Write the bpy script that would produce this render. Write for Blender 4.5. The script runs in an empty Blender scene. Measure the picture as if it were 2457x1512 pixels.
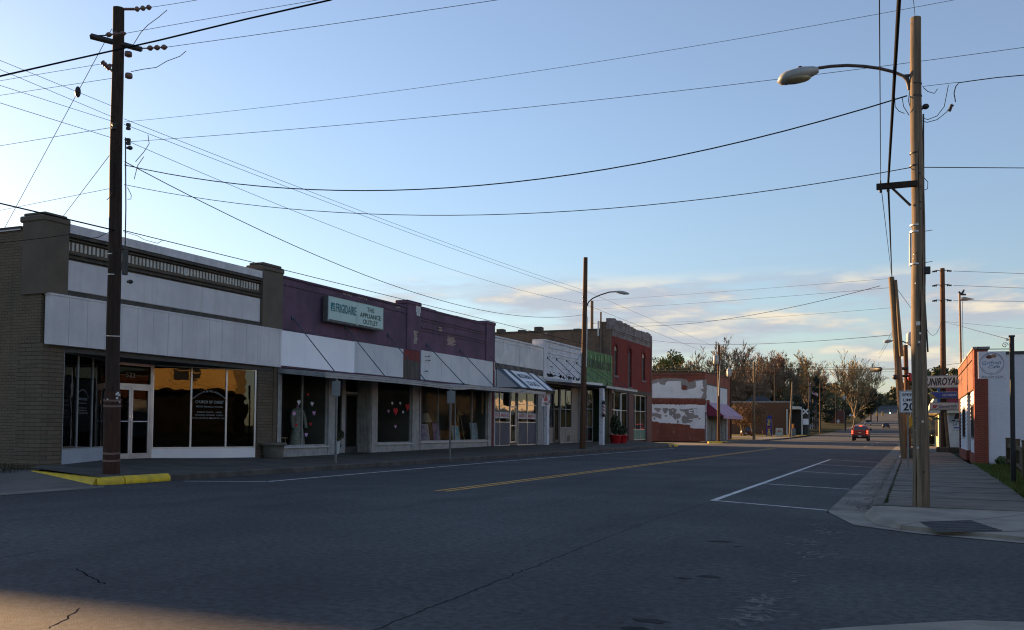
import bpy, math, random
from mathutils import Vector as V
random.seed(7)
scn = bpy.context.scene
COL = scn.collection
R = math.radians
# ---------------------------------------------------------------- camera (measured from the street's vanishing lines)
F, PX, PY, HH = 2230., 1228.5, 940., 1.35          # focal length and principal point on a 2457 x 1512 sheet, eye height
PSI, TH, RO = R(23.326), R(2.18), R(0.5)
FW = V((-math.sin(PSI)*math.cos(TH), math.cos(PSI)*math.cos(TH), math.sin(TH)))
_r = V((math.cos(PSI), math.sin(PSI), 0)); _u = _r.cross(FW)
RT = _r*math.cos(RO) + _u*math.sin(RO)
UP = _u*math.cos(RO) - _r*math.sin(RO)
EYE = V((0, 0, HH))
def ray(x, y): return FW + RT*((x-PX)/F) - UP*((y-PY)/F)
def onz(x, y, z=0.): d = ray(x, y); return EYE + d*((z-HH)/d.z)
def onx(x, y, X): d = ray(x, y); return EYE + d*(X/d.x)
def ony(x, y, Y): d = ray(x, y); return EYE + d*(Y/d.y)
def atd(x, y, dep): return EYE + ray(x, y)*dep
def proj(p):
    q = V(p)-EYE; d = q.dot(FW); return PX+F*q.dot(RT)/d, PY-F*q.dot(UP)/d
def gz(Y): return 0. if Y < 110 else .00008*(min(Y, 560)-110)**2
def ongr(x, y, add=.15):
    z = add
    for _ in range(30):
        p = onz(x, y, min(z, HH-.12)); z = gz(p.y)+add
    return p
# ---------------------------------------------------------------- objects
WORLD = {}
def wl(o): return WORLD.get(o.name, V((0, 0, 0))) if o else V((0, 0, 0))
def tag(o, label=None, cat=None, group=None, kind=None):
    if label: o['label'] = label
    if cat: o['category'] = cat
    if group: o['group'] = group
    if kind: o['kind'] = kind
    return o
def thing(name, loc, label, cat, group=None):
    o = bpy.data.objects.new(name, None); o.empty_display_size = .3
    COL.objects.link(o); o.location = loc; WORLD[o.name] = V(loc)
    return tag(o, label, cat, group)
class MB:
    def __init__(s): s.v = []; s.f = []; s.m = []; s.sm = []
    def add(s, vs, fs, mi=0, smooth=False):
        b = len(s.v); s.v += [V(p) for p in vs]
        for f in fs: s.f.append([b+i for i in f]); s.m.append(mi); s.sm.append(smooth)
        return s
    def box(s, x0, x1, y0, y1, z0, z1, mi=0, bev=0.):
        x0, x1 = min(x0, x1), max(x0, x1); y0, y1 = min(y0, y1), max(y0, y1); z0, z1 = min(z0, z1), max(z0, z1)
        if bev <= 0:
            return s.add([(x, y, z) for z in (z0, z1) for x, y in ((x0, y0), (x1, y0), (x1, y1), (x0, y1))],
                         [(3, 2, 1, 0), (4, 5, 6, 7), (0, 1, 5, 4), (1, 2, 6, 5), (2, 3, 7, 6), (3, 0, 4, 7)], mi)
        b = min(bev, .45*(x1-x0), .45*(y1-y0), .45*(z1-z0))
        rings = []
        for z, i in ((z0, b), (z0+b, 0), (z1-b, 0), (z1, b)):
            j = b-i if i == 0 else b
            if i: rings.append([(x0+b, y0+i, z), (x1-b, y0+i, z), (x1-i, y0+b, z), (x1-i, y1-b, z), (x1-b, y1-i, z), (x0+b, y1-i, z), (x0+i, y1-b, z), (x0+i, y0+b, z)])
            else: rings.append([(x0+b, y0, z), (x1-b, y0, z), (x1, y0+b, z), (x1, y1-b, z), (x1-b, y1, z), (x0+b, y1, z), (x0, y1-b, z), (x0, y0+b, z)])
        return s.loft(rings, mi)
    def loft(s, rings, mi=0, smooth=False, caps=True, closed=True):
        n = len(rings[0]); vs = [p for r in rings for p in r]; fs = []
        for k in range(len(rings)-1):
            for i in range(n if closed else n-1):
                j = (i+1) % n; fs.append((k*n+i, k*n+j, (k+1)*n+j, (k+1)*n+i))
        s.add(vs, fs, mi, smooth)
        if caps and closed:
            s.add(rings[0], [tuple(range(n-1, -1, -1))], mi); s.add(rings[-1], [tuple(range(n))], mi)
        return s
    def prism(s, pts, ext, mi=0):
        e = V(ext); a = [V(p) for p in pts]; n = len(a)
        nrm = V((0, 0, 0))
        for i in range(n): nrm += a[i].cross(a[(i+1) % n])
        if nrm.dot(e) > 0: a.reverse()
        b = [p+e for p in a]
        s.add(a+b, [tuple(range(n))] + [tuple(range(2*n-1, n-1, -1))] + [((i+1) % n, i, n+i, n+(i+1) % n) for i in range(n)], mi)
        return s
    def tube(s, pts, r, n=8, mi=0, caps=True, smooth=True):
        pts = [V(p) for p in pts]; rs = r if isinstance(r, (list, tuple)) else [r]*len(pts)
        rings = []; ref = None
        for i, p in enumerate(pts):
            t = (pts[min(i+1, len(pts)-1)]-pts[max(i-1, 0)])
            if t.length < 1e-9: t = V((0, 0, 1))
            t.normalize()
            if ref is None: ref = V((1, 0, 0)) if abs(t.x) < .8 else V((0, 1, 0))
            a = (ref - t*ref.dot(t)); a.normalize(); b = t.cross(a); ref = a
            rings.append([p + (a*math.cos(2*math.pi*k/n) + b*math.sin(2*math.pi*k/n))*rs[i] for k in range(n)])
        return s.loft(rings, mi, smooth, caps)
    def lathe(s, c, prof, n=16, mi=0, smooth=True):
        c = V(c)
        return s.loft([[c+V((r*math.cos(2*math.pi*k/n), r*math.sin(2*math.pi*k/n), z)) for k in range(n)] for r, z in prof], mi, smooth)
    def ball(s, c, r, n=10, mi=0, sc=(1, 1, 1)):
        c = V(c); rings = []
        for i in range(1, 8):
            a = math.pi*i/8
            rings.append([c+V((sc[0]*r*math.sin(a)*math.cos(2*math.pi*k/n), sc[1]*r*math.sin(a)*math.sin(2*math.pi*k/n), -sc[2]*r*math.cos(a))) for k in range(n)])
        return s.loft(rings, mi, True)
    def quad(s, a, b, c, d, mi=0): return s.add([a, b, c, d], [(0, 1, 2, 3)], mi)
    def build(s, name, mat, parent=None, label=None):
        o0 = wl(parent)
        me = bpy.data.meshes.new(name)
        me.from_pydata([p-o0 for p in s.v], [], s.f)
        for m in (mat if isinstance(mat, (list, tuple)) else [mat]): me.materials.append(m)
        if any(s.m): me.polygons.foreach_set('material_index', s.m)
        if any(s.sm): me.polygons.foreach_set('use_smooth', s.sm)
        me.update()
        o = bpy.data.objects.new(name, me); COL.objects.link(o)
        if parent: o.parent = parent; WORLD[o.name] = o0.copy()
        if label: o['label'] = label
        return o
    def each(s, name, mat, parent=None):
        par_ = list(range(len(s.v)))
        def fd(i):
            while par_[i] != i: par_[i] = par_[par_[i]]; i = par_[i]
            return i
        for f in s.f:
            for i in f[1:]: par_[fd(i)] = fd(f[0])
        g = {}
        for k, f in enumerate(s.f): g.setdefault(fd(f[0]), []).append(k)
        for ks in g.values():
            mb = MB(); mp = {}
            for k in ks:
                for i in s.f[k]:
                    if i not in mp: mp[i] = len(mb.v); mb.v.append(s.v[i])
                mb.f.append([mp[i] for i in s.f[k]]); mb.m.append(s.m[k]); mb.sm.append(s.sm[k])
            mb.build(name, mat, parent)
def clone(o, parent=None):
    c = o.copy(); COL.objects.link(c)
    if parent: c.parent = parent
    for k in list(o.children): clone(k, c)
    return c
def lerp(a, b, t): return a+(b-a)*t
def structure(mb, name, mat): return tag(mb.build(name, mat), kind='structure')
def text(s, org, right, up, h, mat, parent, name='lettering', w=None, shear=0., bold=0., center=True, depth=.006, arch=None):
    """flat lettering: org is the middle of the baseline; h the height of the capitals; w squeezes it to a width"""
    cu = bpy.data.curves.new('t', 'FONT'); cu.body = s; cu.size = 1.; cu.offset = bold; cu.shear = shear; cu.resolution_u = 3
    cu.fill_mode = 'FRONT'
    o = bpy.data.objects.new('t', cu); COL.objects.link(o)
    bpy.context.view_layer.update()
    me = bpy.data.meshes.new_from_object(o.evaluated_get(bpy.context.evaluated_depsgraph_get()))
    bpy.data.objects.remove(o); bpy.data.curves.remove(cu)
    xs = [v.co.x for v in me.vertices]; x0, x1 = min(xs), max(xs)
    k = h/.70; kx = k if w is None else w/(x1-x0)
    r, u = V(right).normalized(), V(up).normalized(); n = r.cross(u); o0 = wl(parent); org = V(org)
    for v in me.vertices:
        x = (v.co.x-(x0+x1)/2)*kx if center else (v.co.x-x0)*kx
        y = v.co.y*k
        if arch: y += arch*(1-(2*x/(w or 1))**2)
        v.co = org + r*x + u*y + n*depth - o0
    me.name = name; me.materials.append(mat)
    t = bpy.data.objects.new(name, me); COL.objects.link(t)
    if parent: t.parent = parent; WORLD[t.name] = o0.copy()
    return t
# ---------------------------------------------------------------- materials
MATS = {}
class NT:
    def __init__(s, m): s.t = m.node_tree; s.n = s.t.nodes; s.l = s.t.links
    def new(s, ty, **kw):
        n = s.n.new(ty)
        for k, v in kw.items():
            if k in n.inputs: n.inputs[k].default_value = v
            else: setattr(n, k, v)
        return n
    def link(s, a, b): s.l.new(a, b)
def newmat(name):
    m = bpy.data.materials.new(name); m.use_nodes = True; t = NT(m); t.n.clear()
    out = t.new('ShaderNodeOutputMaterial'); b = t.new('ShaderNodeBsdfPrincipled')
    t.link(b.outputs[0], out.inputs[0]); MATS[name] = m
    return m, t, b, out
def c4(c): return (c[0], c[1], c[2], 1) if not isinstance(c, (int, float)) else (c, c, c, 1)
def noise(t, vec, scale, detail=5, rough=.6):
    n = t.new('ShaderNodeTexNoise'); n.inputs['Scale'].default_value = scale; n.inputs['Detail'].default_value = detail
    n.inputs['Roughness'].default_value = rough; t.link(vec, n.inputs['Vector']); return n.outputs['Fac']
def ramp(t, fac, a, b):
    r = t.new('ShaderNodeMapRange'); r.interpolation_type = 'SMOOTHSTEP'
    r.inputs['From Min'].default_value = a; r.inputs['From Max'].default_value = b; t.link(fac, r.inputs['Value']); return r.outputs['Result']
def mix(t, fac, a, b, mode='MIX'):
    n = t.new('ShaderNodeMix'); n.data_type = 'RGBA'; n.blend_type = mode
    if isinstance(fac, (int, float)): n.inputs[0].default_value = fac
    else: t.link(fac, n.inputs[0])
    for i, c in ((6, a), (7, b)):
        if isinstance(c, (tuple, list, int, float)): n.inputs[i].default_value = c4(c)
        else: t.link(c, n.inputs[i])
    return n.outputs[2]
def maths(t, op, a, b=0.):
    n = t.new('ShaderNodeMath'); n.operation = op
    for i, c in enumerate((a, b)):
        if isinstance(c, (int, float)): n.inputs[i].default_value = c
        else: t.link(c, n.inputs[i])
    return n.outputs[0]
def coords(t, sx=1, sy=1, sz=1):
    tc = t.new('ShaderNodeTexCoord')
    if (sx, sy, sz) == (1, 1, 1): return tc.outputs['Object']
    mp = t.new('ShaderNodeMapping'); mp.inputs['Scale'].default_value = (sx, sy, sz)
    t.link(tc.outputs['Object'], mp.inputs['Vector']); return mp.outputs['Vector']
def bump(t, b, h, strength, dist=.01):
    n = t.new('ShaderNodeBump'); n.inputs['Strength'].default_value = strength; n.inputs['Distance'].default_value = dist
    t.link(h, n.inputs['Height']); t.link(n.outputs[0], b.inputs['Normal'])
def pm(name, c, c2=None, scale=2., rough=.75, bmp=.2, bscale=40, metal=0., streak=0., scol=(.1, .09, .08), lo=.35, hi=.65, fine=.12, spec=.4):
    """painted / weathered surface: two tones, vertical run stains, fine grain"""
    if name in MATS: return MATS[name]
    m, t, b, _ = newmat(name); v = coords(t)
    c2 = c2 or tuple(x*.72 for x in c)
    col = mix(t, ramp(t, noise(t, v, scale, 7), lo, hi), c, c2)
    if streak:
        sv = coords(t, 5, 5, .35)
        col = mix(t, maths(t, 'MULTIPLY', ramp(t, noise(t, sv, 1.3, 6), .48, .75), streak), col, scol)
    g = noise(t, v, bscale, 3)
    if fine: col = mix(t, fine, col, mix(t, g, (0, 0, 0), (1, 1, 1)), 'OVERLAY')
    t.link(col, b.inputs['Base Color']); b.inputs['Roughness'].default_value = rough; b.inputs['Metallic'].default_value = metal
    b.inputs['Specular IOR Level'].default_value = spec
    if bmp: bump(t, b, g, bmp)
    return m
def brick(name, c1, c2, mortar, w=.215, h=.075, blot=None, bfac=.5, bs=1.2, rough=.85, bstr=.5, streak=0., peel=None, pfac=.0):
    if name in MATS: return MATS[name]
    m, t, b, _ = newmat(name)
    tc = t.new('ShaderNodeTexCoord'); sp = t.new('ShaderNodeSeparateXYZ'); t.link(tc.outputs['Object'], sp.inputs[0])
    cb = t.new('ShaderNodeCombineXYZ'); t.link(maths(t, 'ADD', sp.outputs[0], sp.outputs[1]), cb.inputs[0]); t.link(sp.outputs[2], cb.inputs[1])
    k = t.new('ShaderNodeTexBrick'); t.link(cb.outputs[0], k.inputs['Vector'])
    k.inputs['Scale'].default_value = 1.; k.inputs['Brick Width'].default_value = w; k.inputs['Row Height'].default_value = h
    k.inputs['Mortar Size'].default_value = .007; k.inputs['Mortar Smooth'].default_value = .3
    k.inputs['Color1'].default_value = c4(c1); k.inputs['Color2'].default_value = c4(c2); k.inputs['Mortar'].default_value = c4(mortar)
    v = tc.outputs['Object']; col = k.outputs['Color']
    if blot: col = mix(t, maths(t, 'MULTIPLY', ramp(t, noise(t, v, bs, 8), .42, .68), bfac), col, blot)
    if streak: col = mix(t, maths(t, 'MULTIPLY', ramp(t, noise(t, coords(t, 4, 4, .3), 1.2, 6), .5, .75), streak), col, (.05, .045, .04))
    if peel: col = mix(t, ramp(t, noise(t, v, 1.7, 9, .7), 1-pfac, 1-pfac+.02), col, peel)
    col = mix(t, .18, col, mix(t, noise(t, v, 55, 3), (0, 0, 0), (1, 1, 1)), 'OVERLAY')
    t.link(col, b.inputs['Base Color']); b.inputs['Roughness'].default_value = rough; b.inputs['Specular IOR Level'].default_value = .25
    hgt = maths(t, 'ADD', maths(t, 'MULTIPLY', k.outputs['Fac'], -1.), maths(t, 'MULTIPLY', noise(t, v, 60, 3), .5))
    bump(t, b, hgt, bstr, .008)
    return m
def glass(name, tint=(.5, .5, .5), ior=1.7, wave=.05, boost=1.):
    if name in MATS: return MATS[name]
    m, t, b, out = newmat(name); t.n.remove(b)
    tr = t.new('ShaderNodeBsdfTransparent'); tr.inputs[0].default_value = c4(tint)
    gl = t.new('ShaderNodeBsdfAnisotropic') if False else t.new('ShaderNodeBsdfGlossy'); gl.inputs['Roughness'].default_value = .012
    fr = t.new('ShaderNodeFresnel'); fr.inputs['IOR'].default_value = ior
    fac = maths(t, 'MINIMUM', maths(t, 'MULTIPLY', fr.outputs[0], boost), 1.)
    if wave:
        bn = t.new('ShaderNodeBump'); bn.inputs['Strength'].default_value = wave; bn.inputs['Distance'].default_value = .05
        t.link(noise(t, coords(t), 1.1, 2), bn.inputs['Height']); t.link(bn.outputs[0], gl.inputs['Normal'])
    mx = t.new('ShaderNodeMixShader'); t.link(fac, mx.inputs[0]); t.link(tr.outputs[0], mx.inputs[1]); t.link(gl.outputs[0], mx.inputs[2])
    t.link(mx.outputs[0], out.inputs[0]); return m
def emis(name, c, s):
    if name in MATS: return MATS[name]
    m, t, b, _ = newmat(name); b.inputs['Base Color'].default_value = c4(c); b.inputs['Emission Color'].default_value = c4(c); b.inputs['Emission Strength'].default_value = s
    return m
def wood(name, c1, c2, rough=.85, sc=9.):
    if name in MATS: return MATS[name]
    m, t, b, _ = newmat(name)
    g = noise(t, coords(t, sc, sc, .22), 2.2, 9, .7); v = coords(t)
    col = mix(t, ramp(t, g, .37, .63), c1, c2)
    col = mix(t, maths(t, 'MULTIPLY', ramp(t, noise(t, coords(t, sc*1.7, sc*1.7, .12), 2.6, 4), .60, .66), .75), col, tuple(x*.3 for x in c2))
    col = mix(t, maths(t, 'MULTIPLY', ramp(t, noise(t, v, .8, 5), .45, .7), .45), col, tuple(x*.5 for x in c1))
    t.link(col, b.inputs['Base Color']); b.inputs['Roughness'].default_value = rough; b.inputs['Specular IOR Level'].default_value = .2
    bump(t, b, g, .6, .015); return m
def asphalt(name, c1, c2, patch=(.09, .085, .08)):
    if name in MATS: return MATS[name]
    m, t, b, _ = newmat(name); v = coords(t)
    big = noise(t, v, .22, 6); mid = noise(t, coords(t, 1, .25, 1), 1.1, 6); fin = noise(t, v, 95, 2, .7)
    col = mix(t, ramp(t, big, .3, .72), c1, c2)
    col = mix(t, maths(t, 'MULTIPLY', ramp(t, mid, .45, .75), .6), col, tuple(x*.72 for x in c1))
    col = mix(t, .55, col, mix(t, ramp(t, fin, .2, .8), (0, 0, 0), (1, 1, 1)), 'OVERLAY')
    g2 = noise(t, v, 13, 5, .7); col = mix(t, .5, col, mix(t, ramp(t, g2, .3, .7), (.12, .12, .12), (.88, .88, .88)), 'OVERLAY')
    vo = t.new('ShaderNodeTexVoronoi'); vo.inputs['Scale'].default_value = 34; t.link(v, vo.inputs['Vector'])
    col = mix(t, maths(t, 'MULTIPLY', ramp(t, vo.outputs['Distance'], .14, .07), .55), col, (.19, .18, .165))
    t.link(col, b.inputs['Base Color']); b.inputs['Roughness'].default_value = .9; b.inputs['Specular IOR Level'].default_value = .2
    bump(t, b, fin, .55, .012); return m
# ---------------------------------------------------------------- sky, sun, camera
SUN_EL, SUN_AZ = R(10.3), R(70.6)                     # height, and turn to the left of the street's far end
w = bpy.data.worlds.new('World'); scn.world = w; w.use_nodes = True
t = NT(w); t.n.clear()
out = t.new('ShaderNodeOutputWorld'); bg = t.new('ShaderNodeBackground'); bg.inputs[1].default_value = .055
sky = t.new('ShaderNodeTexSky'); sky.sky_type = 'NISHITA'; sky.sun_disc = False
sky.sun_elevation = SUN_EL; sky.sun_rotation = -SUN_AZ
sky.altitude = 20; sky.air_density = 1.0; sky.dust_density = .35; sky.ozone_density = 2.2
tc = t.new('ShaderNodeTexCoord'); nm = t.new('ShaderNodeVectorMath'); nm.operation = 'NORMALIZE'; t.link(tc.outputs['Generated'], nm.inputs[0])
sp = t.new('ShaderNodeSeparateXYZ'); t.link(nm.outputs[0], sp.inputs[0])
az = maths(t, 'ARCTAN2', sp.outputs[0], sp.outputs[1]); el = maths(t, 'ARCSINE', sp.outputs[2])
cb = t.new('ShaderNodeCombineXYZ'); t.link(maths(t, 'MULTIPLY', az, 5.), cb.inputs[0]); t.link(maths(t, 'MULTIPLY', el, 24.), cb.inputs[1])
n1 = noise(t, cb.outputs[0], 1.0, 8, .55)
band = maths(t, 'MULTIPLY', ramp(t, el, .0, .075), ramp(t, el, .185, .12))
azm = maths(t, 'MULTIPLY', ramp(t, az, -.70, -.48), ramp(t, az, .9, .3))
cov = maths(t, 'MULTIPLY', ramp(t, n1, .40, .57), ramp(t, maths(t, 'MULTIPLY', band, azm), .12, .75))
cb2 = t.new('ShaderNodeCombineXYZ'); t.link(maths(t, 'MULTIPLY', az, 5.), cb2.inputs[0]); t.link(maths(t, 'ADD', maths(t, 'MULTIPLY', el, 24.), .30), cb2.inputs[1])
n2 = noise(t, cb2.outputs[0], 1.0, 8, .55)
lit = ramp(t, maths(t, 'SUBTRACT', n1, n2), -.02, .15)
ccol = mix(t, lit, (2.5, 2.6, 3.0), (5.0, 4.25, 3.2))
base = mix(t, 1., mix(t, 1., sky.outputs[0], (1.0, .99, 1.03), 'MULTIPLY'), (.42, .35, .36), 'ADD')
base = mix(t, 1., base, mix(t, ramp(t, el, -.02, .34), (.80, .78, .76), (1., 1., 1.)), 'MULTIPLY')
skyc = mix(t, maths(t, 'MULTIPLY', cov, .8), base, ccol)
t.link(skyc, bg.inputs[0]); t.link(bg.outputs[0], out.inputs[0])
ld = bpy.data.lights.new('Sun', 'SUN'); ld.energy = 4.6; ld.angle = R(.7); ld.color = (1., .60, .28)
lo = bpy.data.objects.new('Sun', ld); COL.objects.link(lo)
SD = V((-math.sin(SUN_AZ)*math.cos(SUN_EL), math.cos(SUN_AZ)*math.cos(SUN_EL), math.sin(SUN_EL)))
lo.rotation_euler = SD.to_track_quat('Z', 'Y').to_euler(); lo.location = SD*60
cd = bpy.data.cameras.new('Camera'); cam = bpy.data.objects.new('Camera', cd); COL.objects.link(cam); scn.camera = cam
cd.sensor_fit = 'HORIZONTAL'; cd.sensor_width = 36.; cd.lens = 36.*F/2457.; cd.clip_start = .05; cd.clip_end = 4000
cd.shift_x = (1228.5-PX)/2457.; cd.shift_y = (PY-756.)/2457.
from mathutils import Matrix
cam.matrix_world = Matrix(((RT.x, UP.x, -FW.x, EYE.x), (RT.y, UP.y, -FW.y, EYE.y), (RT.z, UP.z, -FW.z, EYE.z), (0, 0, 0, 1)))
vs = scn.view_settings; vs.view_transform = 'Standard'; vs.look = 'None'; vs.gamma = 1.; vs.exposure = 1.87
scn.cycles.use_denoising = True; scn.cycles.pixel_filter_type = 'BLACKMAN_HARRIS'; scn.cycles.filter_width = 1.15; scn.cycles.max_bounces = 8; scn.cycles.transparent_max_bounces = 12
scn.cycles.sample_clamp_indirect = 2.
# ---------------------------------------------------------------- ground, street, pavements
A_ROAD = asphalt('asphalt', (.047, .050, .055), (.082, .085, .089))
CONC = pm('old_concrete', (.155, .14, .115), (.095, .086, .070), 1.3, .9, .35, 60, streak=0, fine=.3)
CONC_L = pm('pale_concrete', (.27, .25, .21), (.185, .172, .148), 1.6, .9, .3, 60, fine=.25)
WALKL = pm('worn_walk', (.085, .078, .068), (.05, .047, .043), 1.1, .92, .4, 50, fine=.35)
GUT = pm('gutter_concrete', (.20, .183, .152), (.10, .092, .078), .9, .9, .3, 50, fine=.3)
DRY = pm('dry_grass', (.20, .15, .062), (.085, .085, .03), .35, .95, .6, 9, fine=.4, spec=.05)
LAWN = pm('lawn', (.05, .085, .018), (.09, .11, .03), 1.4, .95, .6, 20, fine=.4, spec=.05)
PAINT_W = pm('road_white', (.62, .62, .60), (.30, .30, .30), 5., .8, .2, 60, lo=.42, hi=.7, fine=.3)
PAINT_WF = pm('road_white_faded', (.34, .34, .34), (.09, .09, .09), 3., .8, .2, 60, lo=.4, hi=.62, fine=.3)
PAINT_Y = pm('road_yellow', (.62, .33, .045), (.30, .17, .04), 4., .8, .2, 60, lo=.45, hi=.7, fine=.3)
KERB_Y = pm('kerb_yellow', (.78, .54, .025), (.52, .37, .05), 5., .75, .3, 60, fine=.25)
def sheet(ys, x0, x1, dz, n=1):
    mb = MB(); rows = [[(lerp(x0, x1, i/n), y, gz(y)+dz) for i in range(n+1)] for y in ys]
    vs = [p for r in rows for p in r]; fs = []
    for k in range(len(ys)-1):
        for i in range(n): a = k*(n+1)+i; fs.append((a, a+1, a+n+2, a+n+1))
    return mb.add(vs, fs)
YS = [110]+[110+i*12 for i in range(1, 38)]+[600]
structure(sheet([-1500, -60, 0, 50]+YS+[700, 1500, 3000], -2500, 2500, -.05, 4), 'ground', pm('rough_grass', (.042, .042, .018), (.028, .032, .013), .12, .95, .5, 6, fine=.4, spec=.05))
rd = sheet([16, 60]+YS[:-1]+[560], -16.2, -1.3, 0.)
rd.quad((-70, -45, 0), (70, -45, 0), (70, 16, 0), (-70, 16, 0))
structure(rd, 'road', A_ROAD)
structure(sheet([16.46, 60]+YS[:-1]+[560], -1.3, -.60, .002), 'gutter', GUT)
def flat(pts, z, name, mat, thick=None):
    mb = MB(); pts = [(p[0], p[1], z) for p in pts]
    if thick: mb.prism([(a, b, c-thick) for a, b, c in pts], (0, 0, thick))
    else:
        s = sum(pts[i][0]*pts[(i+1) % len(pts)][1]-pts[(i+1) % len(pts)][0]*pts[i][1] for i in range(len(pts)))
        mb.add(pts if s > 0 else pts[::-1], [tuple(range(len(pts)))])
    return structure(mb, name, mat)
# corner on the right: apron, kerb ramp and its dark tactile mat
g = [onz(*p) for p in ((1988, 1230), (2049, 1261), (2196, 1281), (2457, 1305))]
k = [onz(*p, .05) for p in ((2095, 1214), (2098, 1227), (2121, 1243), (2163, 1260), (2242, 1268), (2360, 1279), (2457, 1289))]
dx = (k[-1]-k[-2]).normalized()
ge = g[-1]+(g[-1]-g[-2]).normalized()*20; ke = k[-1]+dx*20
flat([(-1.3, 16.46), g[0], g[1], g[2], g[3], ge, (ge.x, ke.y+.2), ke]+[(-.3, 14.6), (-.35, 16.46)], .008, 'gutter', CONC_L)
# kerbs
kb = MB(); kb.box(-.60, -.44, 16.2, 72, -.1, .15, bev=.02); structure(kb, 'kerb', CONC)
kb = MB(); kb.box(-.601, -.437, 50.5, 58, .0, .153, bev=.02); structure(kb, 'kerb_paint', KERB_Y)
kb = MB(); kb.box(-.602, -.437, 45.5, 48.5, .0, .153, bev=.02); structure(kb, 'kerb_paint', PAINT_W)
# right pavement
flat([(-.44, 16.15), (-.44, 78), (1.9, 78), (1.9, 38.1), (2.12, 37.3), (1.95, 24.), (1.8, 18.2), (1.9, 15.9), (.6, 16.1)], .15, 'pavement', CONC, .2)
def zl(y): return max(.013, .146-(15.95-y)*.034)
def onland(x, y, add=0.):
    z = .1
    for _ in range(20): p = onz(x, y, z); z = zl(p.y)+add
    return p
K2 = [onland(*p) for p in ((2095, 1214), (2098, 1227), (2121, 1243), (2163, 1260), (2242, 1268), (2360, 1279), (2457, 1289))]
kend = K2[-1]+(K2[-1]-K2[-2]).normalized()*18
lb = MB(); back = [(-.44, 16.0), (-.3, 16.0), (0, 15.97), (.4, 15.95), (.9, 15.95), (1.4, 15.95), (1.9, 15.95), (22, 15.95)]
for (a, b), (p, q) in zip(zip(K2+[kend], (K2+[kend])[1:]), zip(back, back[1:])):
    P4 = [V((a.x, a.y, zl(a.y))), V((b.x, b.y, zl(b.y))), V((q[0], q[1], zl(q[1]))), V((p[0], p[1], zl(p[1])))]
    lb.add(P4+[V((v.x, v.y, -.05)) for v in P4[:2]], [(0, 1, 2, 3), (4, 5, 1, 0)])
structure(lb, 'ramp_landing', CONC_L)
kb = MB()
cp = K2[:3]
ring = [(-.52, 16.2)]+[(p.x, p.y) for p in cp]
ring += [(p.x, p.y) for p in (lerp(K2[2], K2[3], .4), lerp(K2[2], K2[3], 1.))]
for i in range(len(ring)-1):
    q4 = []
    for j in (i, i+1):
        a, b = V((*ring[max(0, j-1)], 0)), V((*ring[min(len(ring)-1, j+1)], 0)); d = (b-a).normalized(); n = V((d.y, -d.x, 0))
        if n.x > 0 and n.y > 0: n = -n
        p = V((*ring[j], 0)); q4.append((p, p+(-n if n.dot(V((-1, -1, 0))) < 0 else n)*(.13 if j < len(ring)-1 else .015)))
    (a, a2_), (b, b2_) = q4
    kb.add([(a.x, a.y, max(.02, zl(a.y)-.002)), (b.x, b.y, max(.02, zl(b.y)-.002)), (b2_.x, b2_.y, .012), (a2_.x, a2_.y, .012)], [(0, 1, 2, 3)])
structure(kb, 'kerb', CONC_L)
jl = MB()
for (p, q) in ((onland(2330, 1249), onland(2480, 1232)), (onland(2410, 1276), onland(2500, 1272)), (onland(2205, 1253), onland(2163, 1260))):
    jl.quad(*[V((c.x, c.y+o_, zl(c.y+o_)+.003)) for c, o_ in ((p, -.012), (q, -.012), (q, .012), (p, .012))])
structure(jl, 'pavement_joint', pm('joint_dark', (.05, .047, .04)))
tac = [onland(*p, .003) for p in ((2205, 1252), (2250, 1277), (2410, 1275), (2328, 1248))]
TAC = pm('tactile_mat', (.035, .037, .042), (.055, .057, .06), 6, .8, .5, 90)
structure(MB().add([V((p.x, p.y, zl(p.y)+.004)) for p in tac], [(0, 1, 2, 3)]), 'tactile_paving', TAC)
bm = MB()
for i in range(24):
    for j in range(7):
        u, v = (i+.5)/24, (j+.5)/7
        p = lerp(lerp(tac[0], tac[3], v), lerp(tac[1], tac[2], v), u) if False else lerp(lerp(tac[0], tac[1], v), lerp(tac[3], tac[2], v), u)
        bm.lathe((p.x, p.y, zl(p.y)+.004), [(.016, 0), (.012, .007), (.001, .008)], 6)
structure(bm, 'tactile_paving', TAC)
# joints across the right pavement
jb = MB()
for y in [18.2, 20.1, 22, 24, 26, 28.3, 30.2, 32.3, 34.5, 36.5, 39, 42, 45, 48, 52, 56]: jb.box(-.44, 1.85, y, y+.02, .15, .1545)
structure(jb, 'pavement_joint', pm('joint_dark', (.05, .047, .04), rough=.95))
jb = MB()
for i, y in enumerate([20.4, 25.6, 31.5, 37.8]): jb.box(-.43, 0.05+.2*(i % 2), y+.05, y+.22, .15, .1535)
structure(jb, 'pavement_patch', CONC_L)
# near corner (where the photographer stands)
q = [onz(*p, .04) for p in ((1967, 1511), (2032, 1505), (2147, 1498), (2327, 1488), (2457, 1492))]
flat([(q[0].x, q[0].y)]+[(p.x, p.y) for p in q[1:]]+[(9, q[-1].y-1.3), (9, -6), (q[0].x-.25, -6)], .04, 'pavement', CONC_L, .2)
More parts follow.
